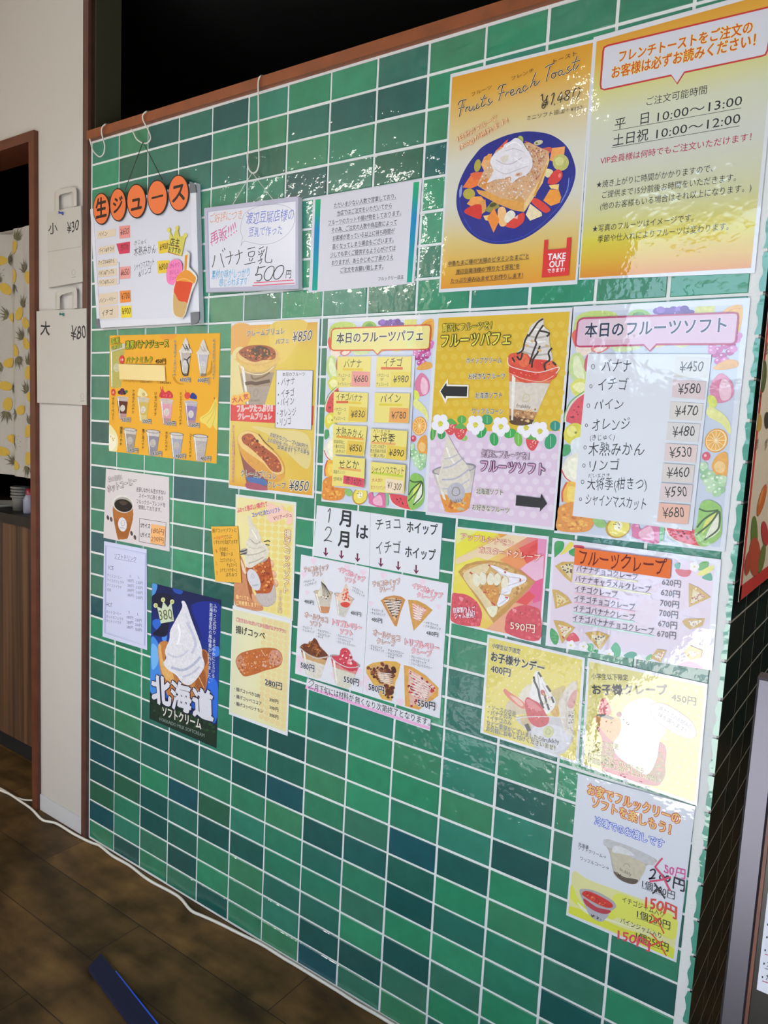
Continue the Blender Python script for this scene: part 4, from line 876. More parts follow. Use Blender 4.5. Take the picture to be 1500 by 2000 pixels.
# ------------------------------------------------------------------ left column: coffee sheet, soft drink list, Hokkaido poster
M_ = (190, 900, 5.405)
a = Poster('menu_sheet', 'pale hot coffee sheet with a printed brown paper cup', 'menu', M_, [(92, 82), (757, 172), (762, 958), (65, 812)], mat=PAP, sheet='#d6ccce')
a.food('coffee_cup_picture')
a.P([(170, 470), (375, 520), (330, 790), (295, 825), (250, 828), (210, 800)], '#a8672c', True); cup(a, (172, 470), (378, 500), (325, 800), (212, 780), [(0, .5, '#b06c30'), (.5, 1, '#a05e26')], hl=False)
a.E(273, 455, 112, 92, '#dcd8d2', 15); a.E(275, 462, 100, 80, '#a8a29a', 15); a.E(275, 472, 96, 66, '#1c1410', 14); a.P([(230, 430), (290, 425), (320, 450), (270, 470)], '#4a3a2c', True)
a.E(266, 672, 46, 75, '#d9d6dc', -6); a.L([(250, 660), (262, 630), (285, 640), (285, 675), (262, 685)], 5, '#a8a4b0', True, True); a.L([(240, 705), (290, 712)], 7, '#8d94a8', False)
for x, y in [(112, 600), (148, 618), (362, 765), (398, 808)]: a.part('bean_picture'); a.E(x, y, 13, 26, '#3a2e28', -12); a.L([(x - 3, y - 20), (x + 2, y), (x - 1, y + 20)], 3, '#8d8078')
a.part('heading')
a.T('森の珈琲！', (118, 225), (262, 200), 56, '#e6dede', .006, '#4a4240', .05); a.T('ホットコーヒー', (115, 338), (420, 245), 80, '#e6dede', .008, '#4a3a38', .055)
a.part('lettering')
for s_, p0, p1 in [('主張しながらも苦すぎない', (412, 322), (722, 362)), ('スイーツに良く合う', (440, 390), (695, 422)), ('フルックリーブレンドを', (415, 450), (718, 492)), ('使用しております。', (435, 510), (678, 545))]: a.T(s_, p0, p1, 48, '#3f383c', .004)
a.part('price_box'); a.L([(447, 608), (727, 652), (718, 902), (443, 852)], 5, '#2a2628', False, True)
a.T('Sサイズ', (460, 705), (560, 718), 54, '#2a2628', .014); a.T('Lサイズ', (460, 805), (560, 818), 54, '#2a2628', .014)
a.slip('price_slip', [(572, 668), (720, 692), (712, 895), (562, 868)], '#ecb072', 'orange price slip'); a.H('180円', (575, 765), (705, 782), 66, '#7a4a2c', -.01); a.H('230円', (570, 848), (702, 868), 62, '#7a4a2c', -.01)
a.done()
a = Poster('menu_sheet', 'narrow bluish-white soft drink list sheet with a double blue border', 'menu', M_, [(72, 848), (520, 935), (525, 1998), (55, 1855)], mat=PAP, sheet='#cdd0ec')
fr = [(90, 893), (515, 980), (502, 1952), (80, 1815)]
a.L(fr, 5, '#5a66b0', False, True); a.L([(100, 905), (505, 990), (494, 1938), (90, 1806)], 2.5, '#7a84c4', False, True)
a.part('heading'); a.T('ソフトドリンク', (182, 1028), (410, 1068), 56, '#4a4a6a'); a.L([(180, 1032), (410, 1072)], 3, '#4a4a6a', False)
a.part('lettering')
for s_, p0, p1, h in [('ICE', (118, 1145), (172, 1155), 44), ('S', (342, 1228), (355, 1230), 26), ('L', (432, 1240), (446, 1242), 26), ('アイスコーヒー', (105, 1225), (260, 1252), 34), ('アイスカフェラテ', (105, 1275), (282, 1305), 34), ('アイスソイラテ', (105, 1325), (258, 1355), 34), ('紅茶', (105, 1375), (145, 1384), 34), ('HOT', (98, 1535), (160, 1546), 44), ('S', (332, 1610), (344, 1612), 26), ('L', (424, 1632), (436, 1634), 26), ('ホットコーヒー', (97, 1608), (255, 1635), 34), ('ホットカフェラテ', (97, 1658), (275, 1690), 34), ('ホットソイラテ', (97, 1702), (255, 1730), 34)]: a.T(s_, p0, p1, h, '#55557a')
for x, y, v in [(318, 1278, '180円'), (412, 1300, '230円'), (318, 1330, '280円'), (412, 1352, '330円'), (318, 1380, '280円'), (412, 1404, '330円'), (318, 1432, '180円'), (412, 1458, '230円'), (312, 1665, '180円'), (402, 1695, '230円'), (312, 1718, '280円'), (402, 1745, '330円'), (312, 1770, '280円'), (402, 1796, '330円')]: a.T(v, (x, y), (x + 68, y + 10), 36, '#6a6a8c')
a.done()
N_ = (280, 1130, 5.8824)
a = Poster('menu_poster', 'dark blue Hokkaido soft cream poster with a white swirl in a waffle cone', 'poster', N_, [(100, 52), (893, 245), (838, 1950), (70, 1610)], mat=PAP, sheet='#0c1c5a')
a.G([(100, 52), (893, 245), (850, 1600), (75, 1300)], [(0, '#0a1648'), (.3, '#0d1f68'), (.7, '#1440a4'), (1, '#1d5cc8')])
for pts, c in [([(100, 60), (160, 75), (140, 160), (95, 210)], '#4d92d8'), ([(340, 110), (450, 140), (430, 180), (360, 160)], '#1f4aa8'), ([(110, 480), (180, 470), (230, 560), (160, 590), (110, 540)], '#2a62c8'), ([(225, 620), (270, 640), (260, 720), (215, 700)], '#4a8ae0'), ([(85, 700), (170, 740), (200, 900), (250, 1100), (200, 1300), (80, 1290)], '#3f86dc'), ([(95, 760), (160, 800), (170, 960), (100, 1040)], '#6fb0ec'), ([(100, 200), (330, 200), (300, 480), (260, 660), (110, 640), (180, 560), (200, 480)], '#0a1030'), ([(560, 300), (880, 300), (870, 700), (720, 760), (640, 560)], '#10268a'), ([(790, 800), (860, 780), (870, 880), (800, 890)], '#3a78e0'), ([(740, 1180), (850, 1200), (845, 1600), (780, 1620)], '#2c6ad8')]: a.P(pts, c, True)
a.P([(75, 1300), (150, 1370), (330, 1420), (560, 1560), (848, 1690), (838, 1945), (70, 1608)], '#0f2a1c', False); a.spk([(80, 1380), (840, 1700), (835, 1800), (80, 1560)], 60, 16, ['#143824', '#1c4a24', '#0a1a14', '#2a4a1c'], 3)
a.food('soft_cream_picture')
a.P([(170, 790), (240, 715), (290, 760), (250, 960), (330, 1060), (430, 1170), (540, 1220), (660, 1080), (700, 980), (670, 820), (740, 850), (750, 1000), (710, 1290), (560, 1420), (330, 1420), (210, 1120)], '#c07a3a', True)
a.P([(172, 800), (200, 760), (230, 940), (330, 1060), (350, 1200), (290, 1180), (215, 1080)], '#dca862', True); a.P([(680, 830), (730, 860), (735, 960), (690, 1010)], '#8d4a26', True); a.P([(620, 1120), (700, 1050), (720, 1200), (690, 1290), (600, 1240)], '#9a5628', True)
for q in ([(240, 1050), (360, 1200)], [(300, 1050), (260, 1160)], [(640, 1130), (700, 1260)], [(560, 1230), (650, 1300)], [(190, 850), (230, 1000)]): a.L(q, 8, '#e0b070')
cream(a, [(440, 265), (470, 258), (505, 320), (560, 480), (620, 640), (668, 780), (680, 890), (705, 990), (660, 1090), (590, 1180), (520, 1225), (440, 1190), (380, 1110), (290, 1050), (232, 975), (265, 910), (250, 830), (300, 700), (310, 600), (370, 480), (430, 370), (450, 310)], '#dedbe2',
      [(30, '#c3c3d6', [(500, 500), (570, 640), (600, 760), (560, 860)]), (22, '#c8c8d8', [(280, 860), (360, 900), (450, 880), (520, 820)]), (30, '#b4b6cc', [(320, 1020), (450, 1050), (560, 1000), (660, 900)]), (22, '#f2f0f4', [(400, 520), (420, 640), (390, 760)]), (24, '#c0c0d2', [(450, 1130), (560, 1090), (650, 1010)]), (18, '#cfcfdc', [(480, 400), (540, 520)])], 1)
a.slip('crown_label', [(160, 320), (215, 345), (232, 260), (285, 330), (325, 270), (355, 487), (205, 515)], '#c8d4b8', 'cut-out crown price label')
for x, y in [(145, 308), (231, 243), (335, 266)]: a.E(x, y, 24, 27, '#d6dca0'); a.E(x, y, 13, 16, '#b4b866')
a.T('380', (190, 480), (345, 460), 118, '#5a5a2c', .0, sh=.05); a.T('円', (322, 478), (345, 475), 22, '#5a5a2c', .01)
a.part('heading')
for ch, x0, y0, x1, y1, h in [('北', 112, 1420, 322, 1468, 318), ('海', 335, 1492, 555, 1548, 320), ('道', 580, 1575, 805, 1640, 330)]: a.T(ch, (x0, y0), (x1, y1), h, '#d6d4de', .045, '#1c1c3a', .03)
a.T('ソフトクリーム', (225, 1575), (668, 1735), 118, '#d8d4cc', .03, '#1a2418', .02); a.part('lettering'); a.T('HOKKAIDO MILK SOFTCREAM', (190, 1628), (705, 1822), 40, '#8fa09a')
a.V('ふわっと広がり、まろやかにとろける…', (830, 290), (805, 1190), 42, '#cfd4ea', .012); a.V('北海道産生乳の風味豊かに作りました。', (785, 280), (760, 1200), 42, '#cfd4ea', .012)
a.done()

# ------------------------------------------------------------------ fried bread posters and orange note
O_ = (405, 950, 7.405)
a = Poster('menu_poster', 'narrow cream poster of a hand holding fried bread soft cream', 'poster', O_, [(410, 112), (1287, 230), (1235, 1945), (382, 1722)], y=-.002, mat=PAP, sheet='#dcdad2')
a.G([(425, 150), (1255, 262), (1205, 1905), (398, 1700)], [(0, '#e6d9a0'), (.5, '#e8dc9c'), (1, '#e4d68c')]); a.dots([(650, 260), (1240, 280), (1195, 1880), (600, 1750)], 6, 16, 46, '#e6d07c', False)
a.food('hand_picture')
a.P([(398, 1050), (480, 1000), (560, 1200), (640, 1480), (740, 1660), (800, 1720), (770, 1800), (400, 1705)], '#cc8a62', True); a.P([(470, 1060), (500, 1080), (560, 1250), (520, 1240)], '#eccdb0', True); a.P([(560, 1250), (640, 1440), (640, 1640), (590, 1480)], '#9a5430', True)
a.P([(640, 1560), (720, 1600), (780, 1720), (690, 1700)], '#d8a078', True)
for x, y in [(925, 1120), (960, 1270), (985, 1400)]: a.E(x, y, 38, 62, '#d9a07c', -20); a.E(x + 10, y - 10, 18, 34, '#e6bc9c', -20)
a.food('fried_bread_soft_picture')
a.P([(470, 935), (580, 905), (560, 1170), (700, 1530), (720, 1640), (800, 1730), (900, 1735), (985, 1660), (990, 1500), (940, 1300), (905, 900), (910, 780), (830, 775), (800, 800), (600, 1000)], '#b0a8a4', True)
a.P([(560, 1180), (660, 1140), (840, 1080), (900, 1020), (930, 1200), (960, 1420), (900, 1540), (740, 1570), (640, 1400)], '#b8582a', True); a.P([(700, 1560), (900, 1540), (960, 1430), (985, 1640), (900, 1720), (800, 1710)], '#c0b4b0', True)
a.spk([(580, 1190), (890, 1060), (950, 1410), (760, 1550)], 80, 20, ['#d07a3a', '#8a3a1c', '#e09a5c', '#a84a22', '#c86a30'], 4)
for q in ([(475, 945), (540, 930), (575, 912)], [(478, 985), (540, 970), (570, 960)], [(820, 800), (880, 785), (908, 800)], [(840, 840), (900, 850)]): a.L(q, 16, '#3c3c40')
cream(a, [(585, 440), (615, 430), (650, 520), (720, 620), (770, 720), (790, 810), (850, 850), (890, 930), (860, 1020), (740, 1110), (640, 1175), (570, 1165), (545, 1080), (560, 1000), (590, 930), (560, 830), (600, 740), (605, 600)], '#ddd4c4', [(18, '#b8aea0', [(620, 760), (700, 830), (770, 800)]), (18, '#beb4a6', [(570, 990), (700, 980), (850, 920)]), (16, '#f0eadc', [(640, 620), (690, 700), (720, 760)]), (18, '#b6aca0', [(600, 1110), (700, 1080), (820, 1020)]), (14, '#c8bfae', [(600, 870), (690, 900), (800, 870)])], 1)
a.part('logo_sticker'); a.E(675, 1350, 82, 165, '#d3d0d6', -22, 28); a.T('frukkly', (660, 1448), (745, 1435), 34, '#8d94a4', .01); a.L([(640, 1290), (655, 1260), (680, 1300), (665, 1330)], 5, '#a8a6ae', True, True)
a.part('heading')
for q in ([(870, 240), (1040, 300), (1080, 240), (1110, 340), (1220, 380), (1230, 520), (1130, 550), (1150, 450), (900, 520)],): a.P(q, '#efc6b4', True)
a.T('ふわっと香ばしい揚げたて', (440, 385), (875, 290), 78, '#d83c4a', .02, '#f2cfc0', .03); a.T('コッペと冷たいソフト', (655, 450), (1060, 372), 74, '#3040b0', .02, '#e6d6d0', .03); a.T('マリアージュ', (960, 495), (1225, 440), 62, '#8a2c4a', .015)
a.V('揚げコッペソフト', (1165, 625), (1140, 1550), 96, '#efe3c4', .02, '#a85a3c', .055); a.V('500円', (1060, 1490), (1050, 1830), 66, '#efe3c4', .01, '#a85a3c', .05)
a.part('lettering'); a.T('揚げたてを', (415, 1625), (605, 1655), 66, '#f0dc9a', .02, '#d8662c', .05); a.T('ご用意致します！', (420, 1710), (735, 1752), 66, '#f0dc9a', .02, '#d8662c', .05)
a.done()
a = Poster('paper_note', 'small orange handwritten note overlapping the left edge of fried bread soft poster', 'note', O_, [(53, 582), (437, 576), (492, 1395), (115, 1375)], y=-.0052, mat=PAP, sheet='#e8b040')
a.part('lettering')
for s_, p0, p1, c in [('揚げコッペソフトに', (72, 668), (420, 665), '#3c2c14'), ('+100円', (98, 775), (235, 772), '#d0482c'), ('でさらに', (245, 762), (360, 758), '#3c2c14'), ('いずれかを追加できます', (92, 838), (440, 830), '#3c2c14'), ('1', (118, 962), (140, 960), '#d8742c'), ('きな粉と', (178, 940), (300, 938), '#3c2c14'), ('黒蜜ソース', (195, 1012), (370, 1008), '#3c2c14'), ('2', (122, 1140), (145, 1138), '#d8742c'), ('ココアパウダーと', (185, 1100), (405, 1098), '#3c2c14'), ('チョコソース', (285, 1168), (430, 1166), '#3c2c14'), ('3', (130, 1278), (155, 1276), '#d8742c'), ('シナモンパウダーと', (185, 1240), (432, 1240), '#3c2c14'), ('はちみつ', (272, 1305), (432, 1308), '#3c2c14')]: a.H(s_, p0, p1, 62 if p1[0] > 200 else 50, c, .004)
a.done()
P_ = (435, 1180, 7.4074)
a = Poster('menu_poster', 'cream poster of one fried bread roll below fried bread soft poster', 'poster', P_, [(145, 18), (1002, 240), (938, 1908), (90, 1592)], y=-.003, mat=PAP, sheet='#dedde2')
a.G([(150, 70), (975, 275), (915, 1850), (105, 1560)], [(0, '#dad8b8'), (.3, '#e2dcb2'), (1, '#dfd79c')], True); a.dots([(560, 180), (970, 290), (910, 1820), (520, 1650)], 5, 18, 40, '#e4cf96', False)
a.food('fried_bread_picture')
a.P([(190, 800), (260, 710), (420, 660), (560, 635), (700, 630), (800, 660), (855, 730), (862, 830), (800, 910), (600, 965), (480, 1010), (330, 1045), (270, 1010), (205, 900)], '#c06a34', True)
a.P([(195, 800), (260, 740), (310, 830), (300, 960), (260, 990), (210, 900)], '#c88a6e', True); a.P([(700, 680), (800, 670), (855, 760), (850, 850), (720, 900), (660, 800)], '#cc927c', True)
a.spk([(210, 800), (300, 710), (780, 660), (850, 780), (780, 900), (320, 1030), (240, 960)], 130, 14, ['#d88a4a', '#a85424', '#e0a878', '#c8723a', '#d8b0a0', '#b45c2c'], 6); a.L([(560, 660), (600, 730), (620, 750)], 10, '#e6bc90')
a.part('heading'); a.T('ご注文をいただいてから揚げるアツアツ♪', (195, 245), (915, 425), 58, '#e6c4bc', .008, '#d24a58', .05); a.T('揚げコッペ', (192, 415), (612, 515), 112, '#26242c', .014)
a.part('lettering'); a.T('280円', (612, 1165), (862, 1238), 100, '#26242c', .02, '#ebe4cc', .04); a.L([(612, 1170), (862, 1245)], 5, '#26242c', False)
for i, s_ in enumerate(['・揚げコッペきな粉', '・揚げコッペココア', '・揚げコッペシナモン']):
    a.T(s_, (172, 1248 + 105 * i), (545 + 20 * i, 1362 + 108 * i), 58, '#322e4c', .006); a.T('300円', (678, 1405 + 110 * i), (805, 1445 + 112 * i), 62, '#322e4c', .004)
a.done()

# ------------------------------------------------------------------ month slips, soft and crepe sheets, closing strip
Q_ = (580, 980, 4.6875)
a = Poster('notice_slip', 'white slip reading month one and two in black above soft cream menu sheet', 'notice', Q_, [(183, 32), (672, 100), (662, 590), (150, 492)], mat=PAP, sheet='#dadae0')
a.part('lettering')
a.L([(283, 92), (305, 62), (298, 130), (290, 192)], 9, '#4a4a4c'); a.part('lettering'); a.L([(258, 262), (280, 232), (310, 245), (308, 285), (280, 330), (248, 358), (275, 352), (320, 366)], 9, '#4a4a4c')
a.T('月', (388, 215), (488, 232), 150, '#2c2c30', .03); a.T('月', (375, 405), (472, 422), 150, '#2c2c30', .03); a.T('は', (543, 335), (648, 352), 140, '#2c2c30', .025)
def arrow(a, x, y, L_, c='#6e1f42'):
    a.part('arrow'); a.P([(x - 8, y), (x + 7, y), (x + 5, y + L_ - 28), (x + 22, y + L_ - 38), (x + 20, y + L_ - 26), (x, y + L_), (x - 22, y + L_ - 34), (x - 20, y + L_ - 44), (x - 8, y + L_ - 30)], c)
for x, y in [(264, 420), (408, 445), (555, 472)]: arrow(a, x, y, 80)
a.done()
a = Poster('notice_slip', 'white slip reading choco whip and strawberry whip above crepe menu sheet', 'notice', Q_, [(674, 100), (1332, 198), (1298, 710), (664, 590)], mat=PAP, sheet='#dadae0')
a.part('lettering')
a.H('チョコ', (725, 258), (945, 250), 110, '#3a3a3c', -.004); a.T('ホイップ', (1005, 282), (1285, 312), 108, '#2c2c30', .018); a.H('イチゴ', (722, 475), (950, 475), 118, '#3a3a3c', -.004); a.T('ホイップ', (990, 508), (1268, 545), 108, '#3c3c40', .018)
for x, y in [(768, 515), (928, 545), (1092, 578)]: arrow(a, x, y, 84)
a.done()
R6 = (570, 1080, 6.6667)
def pinkspots(a, pts):
    for x, y, r in pts: a.P([(x - r, y - r * .7), (x, y - r), (x + r, y - r * .4), (x + r * .5, y + r * .5), (x - r * .2, y + r)], '#e6cddc', True)
a = Poster('menu_sheet', 'white soft cream sheet with four printed sundae cups under month slip', 'menu', R6, [(120, 20), (1010, 190), (922, 1835), (42, 1570)], mat=PAP, sheet='#dddbe2')
pinkspots(a, [(285, 110, 40), (720, 190, 40), (160, 280, 40), (930, 260, 40), (100, 1400, 60), (110, 1500, 50), (880, 1540, 40), (200, 520, 30), (560, 1600, 50), (900, 1700, 40), (560, 100, 30)])
for tl, tr, br, bl, bands in [((290, 505), (530, 520), (485, 770), (365, 765), [(0, .3, '#c9b490'), (.3, .72, '#c8beb0'), (.72, 1, '#c88a62')]), ((560, 530), (805, 605), (700, 825), (600, 800), [(0, .3, '#dcb4a0'), (.3, 1, '#c9c2ba')]), ((115, 1225), (470, 1345), (380, 1620), (180, 1560), [(0, .2, '#8d5a34'), (.2, .42, '#c8a070'), (.42, 1, '#d8d0c4')]), ((510, 1340), (878, 1470), (765, 1745), (565, 1695), [(0, .25, '#d0505a'), (.25, .4, '#d88a84'), (.4, 1, '#d3cdbc')])]:
    a.food('sundae_picture'); cup(a, tl, tr, br, bl, bands, rim='#a8a2a0')
    x0, y0, x1, y1 = tl[0], tl[1], tr[0], tr[1]; i = [290, 560, 115, 510].index(tl[0])
    if i == 0:
        cream(a, [(400, 340), (380, 420), (350, 490), (340, 560), (420, 590), (500, 570), (470, 500), (430, 400)], '#ddd4c2', [], 1)
        for k in range(7): a.L([(385 + k * 8, 370 + k * 8), (400 + k * 14, 470 + k * 6), (410 + k * 15, 560)], 6, '#3a2c26')
        a.spk([(340, 540), (500, 540), (490, 600), (350, 600)], 16, 7, ['#3a2c26', '#c8b48c'], 3)
    elif i == 1:
        cream(a, [(700, 400), (670, 480), (620, 540), (590, 600), (680, 660), (760, 640), (745, 560), (730, 450)], '#e2c8b2', [], 1)
        a.P([(640, 650), (720, 640), (760, 670), (720, 710), (650, 690)], '#d8483e', True); a.spk([(690, 440), (730, 480), (750, 620), (640, 610)], 30, 13, ['#d8584a', '#e89a84', '#c83c34'], 4)
    elif i == 2:
        a.P([(115, 1225), (160, 1180), (240, 1180), (290, 1110), (330, 1140), (370, 1220), (440, 1290), (465, 1340), (330, 1350), (180, 1290)], '#6e3a22', True); a.spk([(130, 1220), (290, 1120), (440, 1300), (330, 1340)], 60, 12, ['#a8602c', '#4a2416', '#c07c40', '#8a4a26'], 5)
        a.L([(115, 1240), (200, 1310), (330, 1370), (470, 1350)], 14, '#c8c0b8')
    else:
        a.P([(540, 1370), (620, 1330), (640, 1260), (690, 1235), (750, 1270), (790, 1380), (850, 1440), (800, 1540), (660, 1490)], '#cc3e50', True); a.spk([(640, 1280), (740, 1270), (830, 1440), (620, 1440)], 50, 14, ['#e8a8ac', '#a82838', '#f0d0cc', '#d85464'], 6)
        a.L([(510, 1350), (600, 1430), (740, 1490), (875, 1480)], 13, '#c8c0c0')
a.part('heading')
BR, PK = '#a86848', '#d8486e'
for s_, p0, p1, h, c in [('チョコホイップ', (168, 250), (482, 225), 72, BR), ('ソフト', (272, 308), (402, 302), 66, BR), ('イチゴホイップ', (608, 240), (945, 385), 74, PK), ('ソフト', (690, 370), (830, 410), 66, PK), ('オールチョコ', (172, 838), (468, 915), 80, BR), ('ソフト', (245, 945), (390, 970), 70, BR), ('トリプルベリー', (532, 935), (910, 1020), 84, PK), ('ソフト', (632, 1050), (795, 1085), 74, PK)]: a.T(s_, p0, p1, h, '#ead9d6', .014, c, .05)
a.part('lettering')
for s_, p0, p1 in [('・チョコソース', (160, 395), (300, 365)), ('・チョコホイップ', (170, 440), (330, 400)), ('・イチゴソース', (775, 450), (930, 530)), ('・イチゴホイップ', (765, 485), (945, 580)), ('・チョコソース', (140, 975), (270, 1000)), ('・チョコホイップ', (138, 1015), (298, 1050)), ('・チョコブラウニー', (330, 1015), (515, 1065)), ('・チョコクランチ', (330, 1060), (498, 1105)), ('・オレオ', (325, 1095), (410, 1118)), ('・ブルーベリーソース', (585, 1085), (803, 1140)), ('・イチゴホイップ', (585, 1125), (770, 1175)), ('・フローズンラズベリー', (582, 1165), (835, 1230))]: a.T(s_, p0, p1, 34, '#4a4650', .002)
for s_, p0, p1, h in [('480円', (168, 650), (288, 675), 54), ('480円', (772, 800), (905, 828), 56), ('580円', (120, 1495), (295, 1548), 90), ('550円', (682, 1680), (875, 1735), 96)]: a.T(s_, p0, p1, h, '#26242a', .018, '#dcdae0', .06)
a.done()
S6 = (700, 1100, 6.0606)
a = Poster('menu_sheet', 'white crepe sheet with four printed crepe wedges right of sundae sheet', 'menu', S6, [(136, 58), (1065, 240), (962, 1838), (52, 1548)], mat=PAP, sheet='#dddbe2')
pinkspots(a, [(300, 150, 40), (760, 230, 40), (150, 480, 30), (950, 520, 30), (90, 1380, 50), (110, 1480, 40), (500, 1650, 50), (900, 1700, 40)])
a.food('crepe_picture'); wedge(a, [(265, 440), (320, 400), (420, 380), (510, 395), (557, 432), (500, 580), (455, 750), (430, 745), (350, 600)], '#c88a4e', '#d8b08a', [(300, 440), (400, 405), (520, 440), (480, 590), (435, 680), (360, 570)], ['#3a2a2a', '#e6dcd8', '#7a4a3a', '#d8c0b0'], 50, 9, [zig((300, 430), (520, 430), (470, 620), (400, 640), 14)], '#2e2224', 6); a.L(zig((310, 450), (500, 440), (470, 600), (420, 620), 12), 6, '#ece6e6')
a.food('crepe_picture'); wedge(a, [(588, 432), (700, 440), (800, 490), (880, 555), (760, 690), (655, 800), (620, 640)], '#cf9a52', '#dc9a8a', [(640, 470), (720, 500), (810, 550), (740, 660), (670, 690), (650, 580)], ['#e8d0cc', '#c85a52', '#e4b0a8'], 40, 9, [zig((640, 480), (780, 560), (740, 680), (650, 660), 12)], '#efe0dc', 8)
a.food('crepe_picture'); wedge(a, [(90, 1225), (170, 1180), (330, 1155), (450, 1165), (500, 1195), (470, 1340), (440, 1400), (395, 1630), (280, 1610), (180, 1440), (95, 1300)], '#d8a850', '#d0a070', [(110, 1240), (330, 1180), (440, 1250), (420, 1400), (320, 1480), (200, 1360)], ['#5a2c1c', '#7a3e24', '#4a2418', '#8a5030'], 40, 26, [zig((220, 1290), (400, 1300), (420, 1440), (260, 1400), 12)], '#e6d8cc', 7); a.spk([(320, 1480), (420, 1470), (400, 1600), (310, 1580)], 12, 26, ['#5a2c1c', '#6e3820'], 8)
a.food('crepe_picture'); wedge(a, [(540, 1205), (640, 1230), (800, 1330), (950, 1475), (945, 1570), (850, 1640), (720, 1735), (555, 1690)], '#d8a050', '#dcb0a0', [(600, 1250), (720, 1320), (880, 1440), (920, 1500), (820, 1610), (620, 1700), (590, 1450)], ['#a82430', '#c83a40', '#8a1c28', '#e6c4bc'], 70, 17, [zig((600, 1280), (860, 1440), (820, 1620), (620, 1560), 16)], '#ecdcd6', 8)
a.part('heading')
for s_, p0, p1, h, c in [('チョコホイップ', (178, 280), (502, 250), 72, BR), ('クレープ', (255, 345), (440, 332), 66, BR), ('イチゴホイップ', (640, 292), (990, 425), 74, PK), ('クレープ', (695, 400), (900, 460), 66, PK), ('オールチョコ', (178, 855), (490, 930), 80, BR), ('クレープ', (222, 950), (438, 990), 70, BR), ('トリプルベリー', (555, 965), (955, 1050), 84, PK), ('クレープ', (632, 1065), (865, 1115), 74, PK)]: a.T(s_, p0, p1, h, '#ead9d6', .014, c, .05)
a.part('lettering')
for s_, p0, p1 in [('・チョコソース', (148, 560), (295, 585)), ('・チョコホイップ', (145, 600), (322, 632)), ('・イチゴソース', (780, 715), (948, 752)), ('・イチゴホイップ', (775, 755), (978, 800)), ('・チョコソース', (138, 990), (285, 1020)), ('・チョコホイップ', (135, 1022), (308, 1060)), ('・チョコブラウニー', (340, 1038), (540, 1085)), ('・チョコクランチ', (338, 1080), (520, 1118)), ('・オレオ', (335, 1115), (425, 1135)), ('・ブルーベリーソース', (610, 1115), (845, 1170)), ('・イチゴホイップ', (608, 1155), (805, 1200)), ('・フローズンラズベリー', (605, 1195), (875, 1258))]: a.T(s_, p0, p1, 34, '#4a4650', .002)
for s_, p0, p1, h in [('480円', (160, 685), (282, 710), 54), ('480円', (808, 845), (948, 875), 56), ('580円', (125, 1500), (308, 1550), 92), ('550円', (705, 1690), (912, 1742), 98)]: a.T(s_, p0, p1, h, '#26242a', .018, '#dcdae0', .06)
a.done()
T_ = (450, 1300, 2.8571)
a = Poster('notice_slip', 'long thin white strip with pink marker underline below sundae and crepe sheets', 'notice', T_, [(428, 72), (1118, 300), (1113, 365), (418, 128)], y=-.0024, mat=PAP, sheet='#dcd9e0')
a.L([(420, 118), (560, 164), (700, 215), (900, 282), (1112, 350)], 15, '#e6a8d0', False)
a.part('lettering'); a.L([(436, 95), (452, 84), (466, 95), (452, 113), (436, 122), (465, 130)], 4, '#5a5a64'); a.T('月下旬には材料が', (468, 140), (688, 204), 40, '#2c2a32', .006); a.T('無くなり次第終了となります。', (695, 208), (1112, 340), 40, '#2c2a32', .006)
a.done()

# ------------------------------------------------------------------ apple crepe poster and fruit crepe list
U_ = (870, 1000, 6.8182)
a = Poster('menu_poster', 'square apple cinnamon crepe poster with yellow to pink geometric background', 'poster', U_, [(140, 195), (1378, 325), (1268, 1762), (65, 1475)], y=-.002)
bgq = [(148, 215), (1350, 365), (1245, 1710), (76, 1452)]
a.G(bgq, [(0, '#e3d24a'), (.4, '#e6c862'), (.7, '#dc8a62'), (1, '#dc6a90')], True)
for pts, c in [([(148, 215), (430, 250), (145, 430)], '#dfe08a'), ([(430, 250), (700, 290), (140, 620), (145, 430)], '#e6dc3e'), ([(700, 290), (830, 300), (740, 350)], '#e39a3c'), ([(830, 300), (1100, 330), (560, 640), (420, 600), (140, 700), (140, 620)], '#e9cfa8'), ([(140, 700), (420, 600), (520, 640), (120, 860)], '#e6da54'), ([(1220, 350), (1350, 365), (1330, 560), (1200, 600), (1230, 420)], '#e08ab4'), ([(980, 480), (1230, 360), (1225, 600), (1080, 690)], '#dd4340'), ([(720, 640), (980, 490), (1080, 690), (960, 760)], '#e58a4a'), ([(1080, 690), (1310, 580), (1300, 880), (1200, 920), (1000, 760)], '#e6b0cc'), ([(1200, 920), (1300, 880), (1270, 1180), (1180, 1230), (1110, 1050)], '#dd4a84'), ([(940, 1200), (1110, 1050), (1200, 1120), (1080, 1240)], '#dc3a3e'), ([(110, 1000), (250, 900), (440, 1250), (480, 1400), (420, 1530), (76, 1450)], '#e4d03e'), ([(640, 1470), (920, 1210), (1080, 1250), (820, 1620), (540, 1560)], '#e4a07a'), ([(480, 1400), (640, 1480), (540, 1560), (430, 1530)], '#e3c04a'), ([(1110, 1240), (1270, 1180), (1245, 1600), (1180, 1280)], '#dc7aa0')]: a.P(pts, c)
